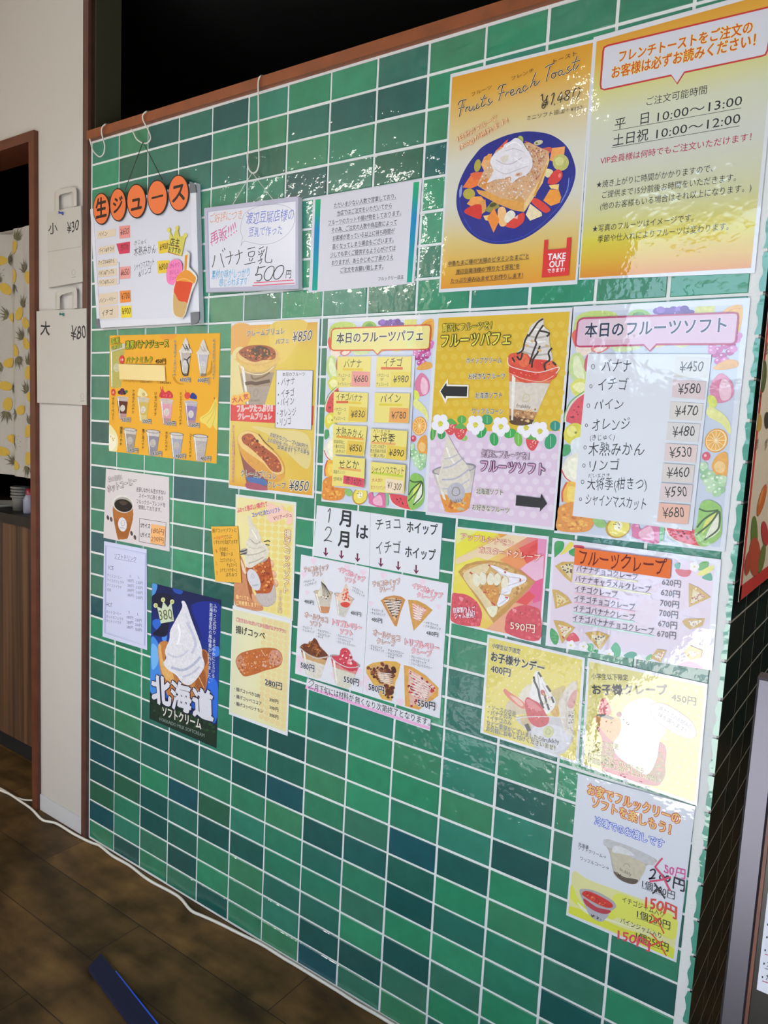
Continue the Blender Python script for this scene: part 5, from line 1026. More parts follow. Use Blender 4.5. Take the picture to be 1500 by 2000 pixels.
for nm, pts in [('apple_picture', [(85, 1110), (180, 1085), (300, 1110), (420, 1200), (485, 1340), (470, 1470), (420, 1525), (78, 1450)]), ('apple_picture', [(800, 1480), (820, 1370), (900, 1280), (1050, 1240), (1180, 1265), (1265, 1340), (1245, 1708), (830, 1620)])]:
    a.food(nm); a.P(pts, '#cf3a4e', True); x, y = (290, 1190) if nm and pts[0][0] < 100 else (1000, 1345)
    a.P([(x - 110, y - 60), (x - 80, y + 10), (x - 50, y - 40)], '#e88a94', True); a.spk([(p[0], p[1]) for p in pts], 70, 18, ['#d84a58', '#c42c40', '#dc6470'], 3); a.P([(x - 10, y - 20), (x + 15, y - 5), (x, y + 20)], '#7a3420')
a.food('apple_crepe_picture')
wedge(a, [(170, 795), (270, 700), (420, 655), (600, 645), (800, 680), (1000, 780), (1190, 935), (1080, 1050), (950, 1180), (800, 1340), (645, 1475), (520, 1300), (350, 1050)], '#bf8a3c', '#cfa05a', [(215, 810), (330, 710), (600, 670), (830, 720), (1060, 860), (1100, 960), (880, 1180), (700, 1340), (640, 1400), (460, 1130)], ['#d8b06a', '#b07a30', '#dcb878', '#a87030'], 160, 20)
a.P([(240, 850), (420, 720), (600, 700), (480, 900), (440, 980), (600, 1180), (640, 1370), (560, 1310), (450, 1140)], '#dcc89a', True)
cream(a, [(600, 710), (700, 730), (850, 800), (1060, 850), (1075, 920), (1000, 970), (900, 1010), (860, 1090), (760, 1100), (850, 1130), (830, 1190), (720, 1260), (690, 1200), (740, 1090), (760, 1000), (820, 900), (700, 800)], '#e6e2ea', [(10, '#b8b0c0', [(640, 750), (800, 850), (1000, 880)]), (10, '#bcb4c4', [(840, 980), (960, 940), (1060, 900)]), (10, '#b6aebe', [(740, 1100), (830, 1060)]), (10, '#f4f2f6', [(700, 760), (850, 830)]), (9, '#b8b0c0', [(720, 1230), (830, 1150)])], 1)
for x, y, r in [(420, 900, 5), (505, 880, 0), (610, 890, -8), (700, 890, -15), (800, 930, -20)]: a.E(x, y, 50, 90, '#e3dcc4', -r); a.L([(x - 5, y - 86), (x + 38, y - 50), (x + 46, y + 10)], 5, '#a8503c')
a.P([(500, 1000), (600, 970), (700, 1010), (720, 1090), (690, 1220), (620, 1200), (540, 1110)], '#cf8a34', True); a.spk([(520, 1010), (690, 1020), (680, 1190), (580, 1130)], 26, 16, ['#dca04a', '#b8722a', '#e0b060'], 3); a.P([(560, 1270), (690, 1250), (690, 1330), (640, 1400), (580, 1350)], '#e2e0c0', True)
for q in ([(575, 705), (600, 715)], [(510, 1070), (555, 1065)], [(620, 1200), (670, 1245)], [(790, 790), (810, 810)], [(330, 800), (365, 825)], [(800, 1135), (840, 1140)], [(1005, 885), (1000, 925)]): a.L(q, 22, '#b8402c', False)
a.part('heading'); a.T('アップルシナモン', (210, 365), (905, 465), 92, '#f0dccb', .006, '#cf4a34', .045); a.T('カスタードクレープ', (455, 545), (1268, 660), 96, '#f0dccb', .006, '#cf4a34', .045)
a.part('lettering'); a.T('自家製りんご', (118, 1345), (408, 1330), 76, '#ecd8e0', .02, '#b83a5c', .04); a.T('ジャム使用！', (132, 1420), (405, 1400), 74, '#ecd8e0', .02, '#b83a5c', .04); a.T('590円', (868, 1560), (1195, 1612), 118, '#f0dccb', .004, '#b84a34', .03)
a.done()
X_ = (1060, 1030, 4.1667)
a = Poster('menu_poster', 'pale pink fruit crepe price list with an orange handwritten title label', 'poster', X_, [(80, 85), (1452, 262), (1378, 1165), (22, 962)], y=-.003, sheet='#dcdbe4')
a.G([(98, 120), (1400, 300), (1330, 1110), (52, 930)], [(0, '#dccade'), (.5, '#dccbda'), (1, '#d8cadc')])
for pts, c in [([(100, 122), (170, 118), (165, 180), (110, 235), (95, 235)], '#2f9a54'), ([(215, 190), (265, 170), (262, 235), (220, 220)], '#2f9a54'), ([(150, 210), (210, 130), (240, 120), (250, 150), (190, 205), (130, 225)], '#dfd04a'), ([(255, 145), (330, 150), (330, 175), (265, 172)], '#d84a64'), ([(1080, 340), (1150, 345), (1210, 350), (1190, 395), (1140, 402), (1095, 380)], '#cf4a58'), ([(1075, 300), (1120, 290), (1110, 340), (1080, 330)], '#4a9a7a'), ([(1280, 290), (1350, 280), (1340, 330), (1270, 350)], '#5aa84e'), ([(1255, 380), (1330, 330), (1390, 310), (1380, 350), (1310, 390)], '#e2da6a'), ([(1295, 410), (1360, 370), (1380, 400), (1370, 435)], '#2f9a7a'), ([(60, 840), (80, 822), (130, 880), (120, 945), (90, 950), (62, 900)], '#2f9a54'), ([(190, 910), (250, 855), (300, 920), (230, 930)], '#d8485a'), ([(555, 985), (595, 935), (635, 990), (620, 1060), (570, 1050)], '#3aa87a'), ([(660, 1040), (720, 1010), (765, 1030), (740, 1090), (690, 1070)], '#2f9a80'), ([(360, 950), (410, 950), (405, 1010), (370, 1005)], '#5ab06a'), ([(410, 1000), (450, 995), (440, 1030)], '#3a9a5a'), ([(1060, 1140), (1180, 1090), (1280, 1125), (1285, 1155), (1080, 1150)], '#b884b8'), ([(840, 1060), (880, 1030), (900, 1060), (850, 1085)], '#6ab07a')]: a.part('leaf_and_fruit_picture'); a.P(pts, c, True)
for x, y in [(330, 970), (1235, 320), (540, 1030), (780, 1080), (230, 960)]:
    a.part('flower_picture')
    for k in range(5): a.E(x + 22 * math.cos(k * 1.257), y + 24 * math.sin(k * 1.257), 18, 20, '#ece8ee', 0, 10)
    a.E(x, y, 9, 9, '#d8d060', 0, 8)
for pts, inn, cc in [([(100, 315), (160, 280), (255, 280), (235, 450), (180, 405)], [(140, 310), (245, 300), (228, 420)], ['#3a3436', '#d8cfa8']), ([(78, 505), (130, 512), (200, 560), (238, 615), (105, 662)], [(110, 530), (215, 600), (120, 640)], ['#e0c878', '#b8913a']), ([(88, 755), (170, 765), (265, 815), (160, 945)], [(135, 790), (240, 820), (165, 910)], ['#b82c2c', '#e8dcd0']), ([(345, 858), (450, 842), (548, 880), (470, 1000), (420, 950)], [(390, 870), (520, 885), (465, 970)], ['#4a4248', '#e6dccc']), ([(1190, 455), (1270, 490), (1368, 568), (1190, 650)], [(1225, 500), (1320, 565), (1210, 625)], ['#b8686a', '#e6dccc']), ([(1135, 765), (1170, 742), (1320, 740), (1300, 800), (1200, 830), (1160, 800)], [(1185, 760), (1300, 755), (1220, 820)], ['#b88a8a', '#ece6e0']), ([(880, 1060), (930, 990), (1010, 1000), (960, 1100)], [(900, 1040), (990, 1010), (960, 1080)], ['#c88a5a', '#ece6e0']), ([(1150, 1010), (1200, 960), (1300, 1000), (1290, 1060), (1200, 1080)], [(1180, 1000), (1280, 1020), (1220, 1060)], ['#b87a5a', '#ece6e0'])]:
    a.food('crepe_picture'); wedge(a, pts, '#c8a048', '#dccba0', inn, cc, 26, 8)
a.part('lettering')
for i, (s_, x0, y0, x1, y1, p, px, py, uc) in enumerate([('バナナチョコクレープ', 275, 360, 775, 432, '620円', 970, 470, '#e6e0b4'), ('バナナキャラメルクレープ', 265, 440, 880, 535, '620円', 962, 555, '#e6e0b4'), ('イチゴクレープ', 262, 522, 608, 575, '700円', 955, 640, '#e4b8c8'), ('イチゴチョコクレープ', 258, 600, 750, 678, '700円', 948, 722, '#e4b8c8'), ('イチゴバナナクレープ', 252, 680, 750, 762, '670円', 940, 808, '#b8dcd0'), ('イチゴバナナチョコクレープ', 246, 760, 905, 875, '670円', 932, 890, '#b8dcd0')]):
    a.L([(x0, y0 + 12), (x1, y1 + 10)], 14, uc, False); a.T(s_, (x0, y0), (x1, y1), 56, '#37343c', .002); a.T(p, (px, py), (px + 152, py + 22), 62, '#37343c')
a.slip('title_label', [(272, 162), (1052, 262), (1042, 415), (262, 300)], '#e6702e', 'orange handwritten title label', lift=.003, mat=PAP)
a.H('フルーツクレープ', (300, 300), (1000, 385), 130, '#6e1a10', .01)
a.done()

# ------------------------------------------------------------------ kids sundae, kids crepe, take-home cups
V_ = (930, 1230, 6.5217)
a = Poster('menu_poster', 'yellow kids sundae poster with a glass of swirl and fruit below apple crepe poster', 'poster', V_, [(145, 58), (1388, 358), (1302, 1715), (52, 1312)], y=-.002)
a.inner([(165, 100), (1352, 385), (1265, 1668), (90, 1300)])
a.P([(165, 100), (1352, 385), (1265, 1668), (90, 1300)], '#ddcc62'); a.dots([(165, 120), (1345, 400), (1265, 1650), (95, 1290)], 12, 17, 12, '#e9d8a4')
a.food('sundae_picture')
a.P([(500, 1130), (640, 1100), (1080, 1110), (1230, 1250), (1230, 1400), (1130, 1560), (960, 1600), (780, 1540), (690, 1400), (650, 1290)], '#c4bfc0', True); a.P([(700, 1280), (860, 1200), (1060, 1230), (1200, 1330), (1150, 1500), (960, 1570), (800, 1510)], '#d2cfd6', True)
a.P([(375, 990), (420, 900), (560, 860), (660, 980), (640, 1060), (520, 1080), (420, 1060)], '#cdbb9c', True); a.P([(540, 880), (600, 750), (700, 700), (700, 900), (620, 980)], '#dad0bc', True)
a.P([(345, 780), (370, 750), (420, 790), (510, 850), (610, 930), (620, 1000), (560, 990), (400, 860)], '#d8785e', True); a.P([(430, 840), (520, 870), (600, 950), (560, 970)], '#e6b8a4', True)
a.P([(560, 1110), (660, 1100), (700, 1260), (600, 1220)], '#c8ae84', True); a.P([(960, 800), (1040, 740), (1130, 720), (1100, 900), (1020, 960)], '#c9b47a', True); a.P([(950, 1040), (1030, 960), (1060, 1080), (1000, 1110)], '#cfa24c', True)
a.P([(1050, 940), (1120, 780), (1230, 660), (1290, 700), (1250, 1000), (1230, 1330), (1150, 1320), (1090, 1180)], '#d8cdc0', True); a.P([(1160, 960), (1210, 820), (1280, 765), (1270, 900), (1230, 1000)], '#d49a94', True); a.spk([(1160, 1040), (1250, 1020), (1230, 1300), (1180, 1280)], 30, 9, ['#8d8580', '#5a5654', '#b8aeb0'], 3)
cream(a, [(760, 525), (800, 535), (860, 640), (940, 780), (1010, 900), (1000, 980), (930, 1060), (870, 1060), (800, 960), (680, 850), (700, 740), (730, 600)], '#e4dfdc', [(14, '#b8b2b4', [(780, 560), (800, 680), (820, 840)]), (12, '#c4bec0', [(840, 680), (900, 800), (960, 900)])], 1)
for q in ([(790, 540), (830, 600)], [(735, 595), (745, 660)], [(735, 640), (790, 760), (810, 860), (850, 960)], [(860, 780), (890, 900), (930, 1020)], [(895, 710), (950, 790)], [(960, 850), (990, 930)], [(820, 920), (860, 1000)]): a.L(q, 26, '#33302e')
a.E(850, 800, 26, 40, '#b8505c', -20); a.spk([(840, 800), (940, 850), (960, 1010), (860, 960)], 20, 9, ['#d8cc4a', '#c85a6a', '#e6e0dc'], 4)
a.P([(620, 930), (650, 860), (720, 890), (820, 950), (900, 1090), (930, 1130), (900, 1210), (790, 1240), (690, 1180), (640, 1060)], '#c8454a', True); a.P([(640, 920), (660, 880), (760, 940), (840, 1030), (700, 1010)], '#d87a7c', True); a.spk([(660, 940), (880, 1080), (860, 1180), (700, 1130)], 24, 8, ['#e6a4a0', '#a82c34'], 5)
a.L([(500, 1130), (650, 1110), (850, 1105), (1080, 1115), (1230, 1130)], 9, '#e9e5e4'); a.L([(640, 1200), (680, 1290)], 50, '#3a3634'); a.E(920, 1300, 68, 74, '#c8c890'); a.L([(890, 1300), (910, 1260), (945, 1280), (945, 1320), (905, 1330)], 5, '#8d8a5a', True, True); a.T('frukkly', (845, 1425), (1062, 1450), 56, '#5a5658', .01)
a.part('heading'); a.T('小学生以下限定', (202, 232), (562, 312), 66, '#2c2a2c', .014, '#e6dfb8', .04); a.T('お子様サンデー', (190, 395), (860, 550), 122, '#242326', .036, '#e6dfb8', .04); a.T('400円', (185, 540), (435, 600), 108, '#242326', .022, '#e6dfb8', .04)
a.part('lettering')
for s_, p0, p1 in [('・ソースの変更', (160, 1010), (505, 1112)), ('・バナナのみ', (150, 1075), (455, 1155)), ('・イチゴのみ', (145, 1145), (448, 1225)), ('などご要望がございましたら', (135, 1215), (835, 1425)), ('お気軽にお申し付けくださいませ！', (130, 1285), (1005, 1540))]: a.T(s_, p0, p1, 68, '#2e2b2a', .008, '#e6dcae', .04)
a.done()
Y_ = (1120, 1270, 5.357)
a = Poster('menu_poster', 'yellow kids crepe poster with a white oval bubble, half lost in window glare', 'poster', Y_, [(148, 78), (1405, 352), (1292, 1628), (78, 1212)], y=-.003)
a.inner([(168, 118), (1372, 378), (1268, 1590), (110, 1192)])
a.P([(168, 118), (1372, 378), (1268, 1590), (110, 1192)], '#d6ca74'); a.dots([(168, 140), (1365, 400), (1265, 1570), (112, 1180)], 11, 14, 12, '#e4d8a8')
a.food('kids_crepe_picture')
a.P([(245, 800), (300, 940), (330, 1260), (840, 1420), (930, 1300), (960, 1000), (700, 900), (420, 880)], '#a84a5e', True); a.P([(320, 1130), (600, 1180), (840, 1400), (340, 1270)], '#b03a58', True)
a.P([(215, 690), (330, 680), (500, 720), (640, 800), (560, 900), (440, 970), (330, 880), (250, 770)], '#c08a48', True); a.P([(780, 1330), (860, 1180), (900, 1050), (950, 1160), (960, 1300), (900, 1390)], '#8a5a3a', True); a.spk([(860, 1150), (920, 1020), (950, 1200), (900, 1380), (800, 1320)], 40, 12, ['#b8583c', '#6a4a2c', '#8a9a5a'], 3)
cream(a, [(495, 700), (540, 590), (640, 520), (780, 500), (880, 570), (950, 700), (960, 860), (900, 960), (870, 1140), (770, 1300), (600, 1210), (450, 1090), (420, 970), (480, 880), (500, 790)], '#e8e4de', [(14, '#c8c2ba', [(560, 700), (680, 760), (820, 740)]), (14, '#c8c2ba', [(480, 1020), (640, 1080), (820, 1060)])], 1)
a.P([(265, 640), (290, 520), (330, 505), (370, 560), (395, 650), (340, 700), (280, 690)], '#c83c44', True); a.spk([(290, 560), (360, 560), (380, 660), (300, 680)], 12, 7, ['#ecb0a4', '#a02430'], 3); a.P([(240, 680), (330, 670), (420, 710), (380, 720)], '#3a302a', True); a.E(478, 672, 28, 28, '#8a2c30'); a.spk([(520, 720), (600, 770), (560, 790)], 8, 7, ['#3a302a'], 2)
a.part('speech_bubble'); a.P([(805, 600), (850, 555), (950, 560), (1100, 640), (1230, 740), (1282, 840), (1270, 905), (1190, 920), (1060, 870), (900, 760), (830, 690)], '#dedbe6', True); a.L([(805, 600), (850, 555), (950, 560), (1100, 640), (1230, 740), (1282, 840), (1270, 905), (1190, 920), (1060, 870), (900, 760), (830, 690)], 5, '#a87a84', True, True)
a.T('焼きたてのお好みの', (888, 620), (1225, 830), 52, '#3a3848', .002); a.T('味を選べます！', (880, 690), (1165, 862), 52, '#3a3848', .002)
a.part('heading'); a.T('小学生以下限定', (192, 302), (575, 318), 62, '#3c3836', .01); a.T('お子様クレープ', (205, 462), (990, 470), 105, '#2a2736', .036); a.T('450円', (1025, 528), (1280, 582), 88, '#2e2b3c', .014)
a.part('lettering')
for s_, p0, p1 in [('・ソースの変更', (170, 975), (470, 1040)), ('・バナナのみ', (165, 1025), (420, 1090)), ('・イチゴのみ', (160, 1075), (412, 1140)), ('などご要望がございましたら', (150, 1120), (735, 1290)), ('お気軽にお申し付けくださいませ！', (148, 1170), (860, 1380))]: a.T(s_, p0, p1, 58, '#2e2b2a', .01, '#dccf7c', .04)
a.done()
Z_ = (1090, 1500, 5.263)
a = Poster('menu_poster', 'white and lime take-home soft cream poster with two lidded cups, lowest on wall', 'poster', Z_, [(205, 55), (1412, 395), (1215, 2000), (82, 1512)], y=-.002, sheet='#dcdee8')
a.inner([(222, 95), (1395, 425), (1185, 1965), (105, 1492)])
a.P([(135, 1230), (160, 1060), (320, 1150), (700, 1290), (1050, 1420), (1230, 1560), (1180, 1960), (105, 1490)], '#dedc9a', True); a.P([(120, 1330), (140, 1200), (200, 1330), (270, 1400), (600, 1480), (540, 1560), (300, 1480)], '#dce04c', True); a.P([(105, 1420), (300, 1480), (650, 1640), (900, 1720), (1180, 1850), (1175, 1960), (500, 1650), (105, 1490)], '#d9dc3c', True); a.P([(600, 1290), (900, 1400), (1200, 1540), (1195, 1760), (900, 1640), (560, 1500)], '#dfe05c', True)
a.P([(200, 1380), (330, 1480), (600, 1580), (900, 1700), (620, 1600), (300, 1500)], '#e6e6cc', True)
a.food('soft_cup_picture')
a.P([(470, 750), (560, 745), (980, 920), (990, 985), (900, 1010), (835, 1160), (770, 1195), (640, 1150), (570, 1080), (530, 880), (490, 800)], '#b8b2a8', True); a.P([(465, 745), (500, 738), (640, 770), (840, 850), (985, 930), (975, 1000), (800, 940), (620, 850), (480, 800)], '#c4c2c6', True); a.P([(540, 850), (640, 870), (760, 920), (900, 1000), (840, 1140), (760, 1160), (620, 1110)], '#c8bfa8', True)
a.P([(580, 800), (700, 830), (780, 900), (640, 880), (560, 860)], '#dcdadc', True); a.P([(570, 1060), (680, 1120), (820, 1150), (770, 1195), (640, 1150)], '#5a4c40', True); a.spk([(580, 1060), (680, 1110), (660, 1140)], 10, 9, ['#3a2c26', '#8a7a62'], 3); a.L([(670, 1010), (690, 985), (720, 990), (740, 1020)], 5, '#8d8780'); a.T('frukkly', (632, 1055), (752, 1112), 38, '#6a655c', .002)
a.food('jam_cup_picture')
a.P([(220, 1270), (260, 1240), (400, 1270), (560, 1360), (598, 1420), (575, 1450), (520, 1490), (470, 1570), (420, 1575), (330, 1520), (270, 1400)], '#aba6aa', True); a.P([(270, 1400), (350, 1450), (520, 1490), (470, 1565), (400, 1570), (330, 1510)], '#b4b0bc', True)
a.P([(265, 1340), (400, 1430), (540, 1465), (500, 1500), (400, 1480), (290, 1410)], '#b8384a', True); a.P([(245, 1290), (290, 1262), (400, 1300), (540, 1380), (560, 1430), (480, 1430), (350, 1370), (270, 1320)], '#cf2c24', True); a.spk([(290, 1280), (500, 1380), (480, 1420), (320, 1340)], 24, 11, ['#e0563a', '#a81c1c', '#f07850'], 4); a.spk([(330, 1500), (470, 1550), (440, 1570), (340, 1520)], 10, 8, ['#4a3c34'], 3)
a.part('heading'); a.T('お家でフルックリーの', (302, 268), (1248, 585), 118, '#ecc87a', .022, '#d04a34', .05); a.T('ソフトを楽しもう！', (345, 400), (1150, 690), 112, '#ecc87a', .022, '#d04a34', .05); a.T('冷凍でのお渡しです', (375, 580), (1082, 830), 92, '#dfe2f0', .016, '#2c5cd0', .055)
a.part('lettering')
for s_, p0, p1, h in [('北海道', (208, 800), (312, 838), 42), ('ソフトクリーム→', (205, 835), (492, 935), 42), ('ワッフルコーン→', (228, 945), (520, 1050), 42), ('イチゴジャム入り', (660, 1375), (1085, 1535), 62), ('パインジャム入り', (640, 1590), (1060, 1755), 62)]: a.T(s_, p0, p1, h, '#2e2c34', .002)
for s_, p0, p1, h in [('1個280円', (862, 1225), (1198, 1350), 84), ('1個280円', (812, 1535), (1152, 1660), 84), ('1個250円', (800, 1760), (1135, 1885), 84)]: a.T(s_, p0, p1, h, '#26262e', .006); a.L([(p0[0] - 5, p0[1] + 4), (p1[0], p1[1] + 6)], 3, '#26262e', False)
a.part('price_correction')
for q in ([(990, 1180), (1100, 1340)], [(970, 1290), (1060, 1220)]): a.L(q, 16, '#26262e', False)
for q in ([(945, 1055), (980, 1040), (1000, 1070), (960, 1130), (935, 1135), (1000, 1130)], [(1065, 1090), (1045, 1120), (1065, 1150), (1095, 1130), (1065, 1090)], [(1125, 1105), (1100, 1135), (1125, 1165), (1150, 1140), (1125, 1105)]): a.L(q, 17, '#2a2438')
a.H('円', (1180, 1240), (1298, 1275), 130, '#2a2438', .03)
a.part('price_correction')
for q in ([(1075, 925), (1050, 950), (995, 1020)], [(1000, 1020), (1080, 1120), (1150, 1260)], [(940, 1165), (1050, 1150), (1160, 1120)]): a.L(q, 20, '#d8486e')
a.H('50円', (1085, 1075), (1300, 1150), 110, '#d8589a', .02)
a.part('price_correction'); a.H('150円', (895, 1430), (1212, 1545), 140, '#dc4636', .024); a.L([(940, 1590), (1060, 1540)], 18, '#dc4636', False); a.L([(960, 1500), (1030, 1580), (1090, 1700)], 13, '#dc5a2c')
a.part('price_correction'); a.H('150円', (612, 1755), (935, 1880), 120, '#e0405c', .022); a.L([(930, 1830), (1080, 1780)], 16, '#dc4636', False); a.L([(960, 1700), (1040, 1800), (1115, 1930)], 13, '#dc5a2c')
a.done()
# ------------------------------------------------------------------ whiteboards hung on hooks
A_ = (170, 210, 4.544)
YB = -.016
a = Poster('menu_whiteboard', 'grey-cornered whiteboard with five orange juice title discs, hung on black cord', 'whiteboard', A_, [(34, 905), (970, 668), (1003, 1908), (96, 1957)], y=YB, sheet='#d3d3de', mat=WB, thick=.013, sheet_name='board')
for q in ([(34, 905), (970, 668), (922, 712), (58, 932)], [(922, 712), (970, 668), (1003, 1908), (952, 1852)], [(118, 1895), (952, 1852), (1003, 1908), (96, 1957)], [(34, 905), (58, 932), (118, 1895), (96, 1957)]): a.slab('frame_rail', q, '#d9d9e2', .0, .002); a.z = 0
for pts in ([(922, 662), (950, 668), (972, 690), (982, 755), (925, 762)], [(930, 1822), (1006, 1815), (1008, 1870), (1000, 1905), (975, 1922), (935, 1928)], [(80, 1880), (115, 1875), (128, 1962), (105, 1960), (86, 1930)]): a.slab('corner_cap', pts, '#6f7278', .001, .004); a.z = 0
for ch, cx, cy, rx, ry in [('生', 140, 903, 73, 142), ('ジ', 290, 868, 73, 148), ('ュ', 452, 835, 86, 154), ('ー', 640, 803, 89, 157), ('ス', 826, 763, 91, 163)]:
    el = lambda k: [(cx + rx * k * math.cos(t), cy + ry * k * math.sin(t) + .12 * rx * math.cos(t) * 0) for t in [2 * math.pi * i / 32 for i in range(32)]]
    a.z = .003 + (.0006 if ch in 'ジー' else 0); a.quad = None; a.slab('title_disc', el(1), '#2a1712', .0, .002, mat=PLA); a.P(el(.93), '#e8743c')
    w_, h_ = {'生': (92, 180), 'ジ': (82, 150), 'ュ': (90, 175), 'ー': (98, 120), 'ス': (108, 175)}[ch]
    oy = {'生': 80, 'ジ': 72, 'ュ': 90, 'ー': 55, 'ス': 82}[ch]
    a.T(ch, (cx - w_ / 2, cy + oy + .12 * w_), (cx + w_ / 2, cy + oy - .12 * w_), h_, '#2a1712', .03)
a.z = 0; a.quad = None
for q, t, p0, p1 in [([(88, 1100), (258, 1075), (255, 1140), (92, 1168)], 'パイン', (105, 1148), (180, 1138)), ([(100, 1240), (245, 1218), (243, 1285), (103, 1308)], 'パイン&キウイ', (105, 1292), (240, 1272)), ([(95, 1362), (265, 1340), (265, 1402), (98, 1420)], 'アップル&みかん', (100, 1398), (245, 1378)), ([(98, 1445), (265, 1425), (265, 1492), (100, 1508)], 'パイン&アップル', (104, 1492), (242, 1475)), ([(100, 1530), (265, 1512), (265, 1575), (103, 1590)], 'パイン&オレンジ', (106, 1574), (242, 1560)), ([(105, 1655), (275, 1635), (272, 1740), (108, 1765)], 'パイン・ベリー', (112, 1738), (255, 1715)), ([(105, 1770), (280, 1755), (275, 1868), (108, 1878)], 'イチゴ', (132, 1850), (230, 1838))]:
    a.slip('name_slip', q, '#d9c6ae', lift=.0006); a.H(t, p0, p1, 42 if t != 'イチゴ' else 52, '#2c2620', .006); a.z = 0
for q, t, c in [([(288, 1055), (383, 1045), (383, 1152), (290, 1165)], '¥630', '#e2928a'), ([(262, 1210), (383, 1190), (380, 1290), (290, 1302)], '売切れ', '#cf3a58'), ([(290, 1418), (388, 1408), (385, 1515), (292, 1525)], '¥650', '#e29a94'), ([(292, 1630), (385, 1622), (390, 1725), (298, 1735)], '¥700', '#e88a3c'), ([(300, 1765), (393, 1758), (398, 1862), (305, 1868)], '¥900', '#e6cf36'), ([(630, 1190), (735, 1175), (730, 1285), (640, 1300)], '¥900', '#e3c23c'), ([(625, 1362), (730, 1355), (728, 1465), (632, 1475)], '¥800', '#e3c23c')]:
    a.slip('price_slip', q, c, lift=.001); a.H(t, (q[3][0] + 8, q[3][1] - 30), (q[2][0] - 10, q[2][1] - 28), 58, '#6a3a30' if c in ('#e2928a', '#e29a94') else '#4a3616', .006); a.z = 0
a.part('lettering', mat=WB); a.L([(268, 1372), (284, 1372), (284, 1565), (270, 1568)], 4, '#4a4a50', False)
a.H('きじゅく', (420, 1222), (525, 1208), 44, '#4a4a50', .002); a.H('木熟みかん', (415, 1322), (612, 1290), 84, '#3a3a40', .002); a.H('シャインマスカット', (420, 1450), (595, 1400), 66, '#4a4a50', .002); a.H('&リンゴ', (460, 1505), (570, 1470), 62, '#4a4a50', .002)
a.z = .001
a.slab('crown_label', [(742, 1100), (770, 1150), (792, 1095), (812, 1075), (828, 1150), (862, 1140), (885, 1130), (845, 1322), (722, 1290), (735, 1200)], '#cfc45a', label='cut-out paper crown')
for x, y in [(733, 1090), (808, 1072), (880, 1138)]: a.E(x, y, 17, 20, '#d8cc62')
a.T('店主', (742, 1228), (825, 1240), 72, '#2c2818', .012); a.L([(728, 1215), (830, 1245)], 5, '#b8442c', False); a.T('おすすめ', (728, 1288), (835, 1305), 58, '#2c2818', .008); a.L([(725, 1285), (830, 1315)], 5, '#b8442c', False)
a.slab('bubble_label', [(745, 1380), (790, 1352), (840, 1365), (860, 1420), (850, 1500), (820, 1560), (770, 1575), (728, 1555), (718, 1480), (730, 1420)], '#ee7cb4', smooth=True, label='pink bubble label')
a.H('ひんやり', (748, 1430), (832, 1420), 46, '#a83a7a', .004); a.H('おいしい', (748, 1490), (832, 1480), 46, '#a83a7a', .004); a.H('ジュース', (745, 1540), (825, 1530), 42, '#a83a7a', .004)
a.slab('juice_cup_cutout', [(885, 1310), (905, 1275), (935, 1300), (928, 1420), (985, 1475), (1003, 1515), (990, 1560), (950, 1650), (900, 1830), (870, 1878), (820, 1868), (775, 1830), (785, 1600), (805, 1560), (850, 1480), (880, 1440)], '#dcd8d0', lift=.002, label='cut-out juice cup with straw')
a.P([(893, 1320), (918, 1310), (905, 1490), (885, 1485)], '#d88a34'); a.P([(855, 1470), (920, 1450), (980, 1500), (990, 1530), (960, 1570), (815, 1545)], '#e0902c', True)
a.P([(815, 1540), (965, 1560), (885, 1850), (850, 1865), (795, 1820), (795, 1620)], '#d8431c'); a.P([(795, 1650), (840, 1720), (910, 1740), (885, 1850), (850, 1865), (795, 1825)], '#c9a468', True); a.L([(820, 1545), (890, 1525), (965, 1560)], 10, '#eab05c')
# black cord over the hook
def cord(root, name, pts, r, col):
    m = MB(); m.tube(pts, r, lin(col), 6); o = m.build(name, PLA, root); return o
hk = lambda p, y, c=A_: W(c[0] + p[0] / c[2], c[1] + p[1] / c[2], y)
jb = a.root
a.done()
cord(jb, 'cord', [hk((338, 730), -.014), hk((497, 306), -.0215), hk((668, 640), -.014)], .0011, '#0c0c0c')

a = Poster('menu_whiteboard', 'small white handwritten soy milk whiteboard hung on white cord', 'whiteboard', (390, 360, 7.1429), [(70, 335), (1385, 168), (1388, 1460), (95, 1508)], y=-.014, sheet='#d9d8e2', mat=WB, thick=.011, sheet_name='board')
for q in ([(70, 335), (1385, 168), (1345, 235), (115, 385)], [(1345, 235), (1385, 168), (1388, 1460), (1342, 1405)], [(140, 1450), (1342, 1405), (1388, 1460), (95, 1508)], [(70, 335), (115, 385), (140, 1450), (95, 1508)]): a.slab('frame_rail', q, '#b4b2c6', 0, .0018, mat=PLA); a.z = 0
a.part('lettering')
a.H('ご好評につき', (140, 545), (590, 480), 130, '#d8946c', .0); a.H('再販!!!!', (160, 870), (520, 690), 190, '#c85a8c', .0); a.H('渡辺豆腐店様の', (645, 560), (1310, 500), 165, '#5a6cc0', .0); a.H('豆乳で作った', (680, 740), (1150, 700), 135, '#6a78c4', .0)
a.part('speech_bubble'); a.L([(600, 740), (570, 640), (590, 500), (640, 400), (780, 320), (960, 285), (1130, 285), (1270, 340), (1325, 450), (1300, 590), (1200, 720), (1050, 810), (880, 840), (740, 820), (620, 795), (575, 860)], 5, '#8d90a0'); a.L([(575, 860), (600, 740)], 5, '#8d90a0', False)
a.part('heading')
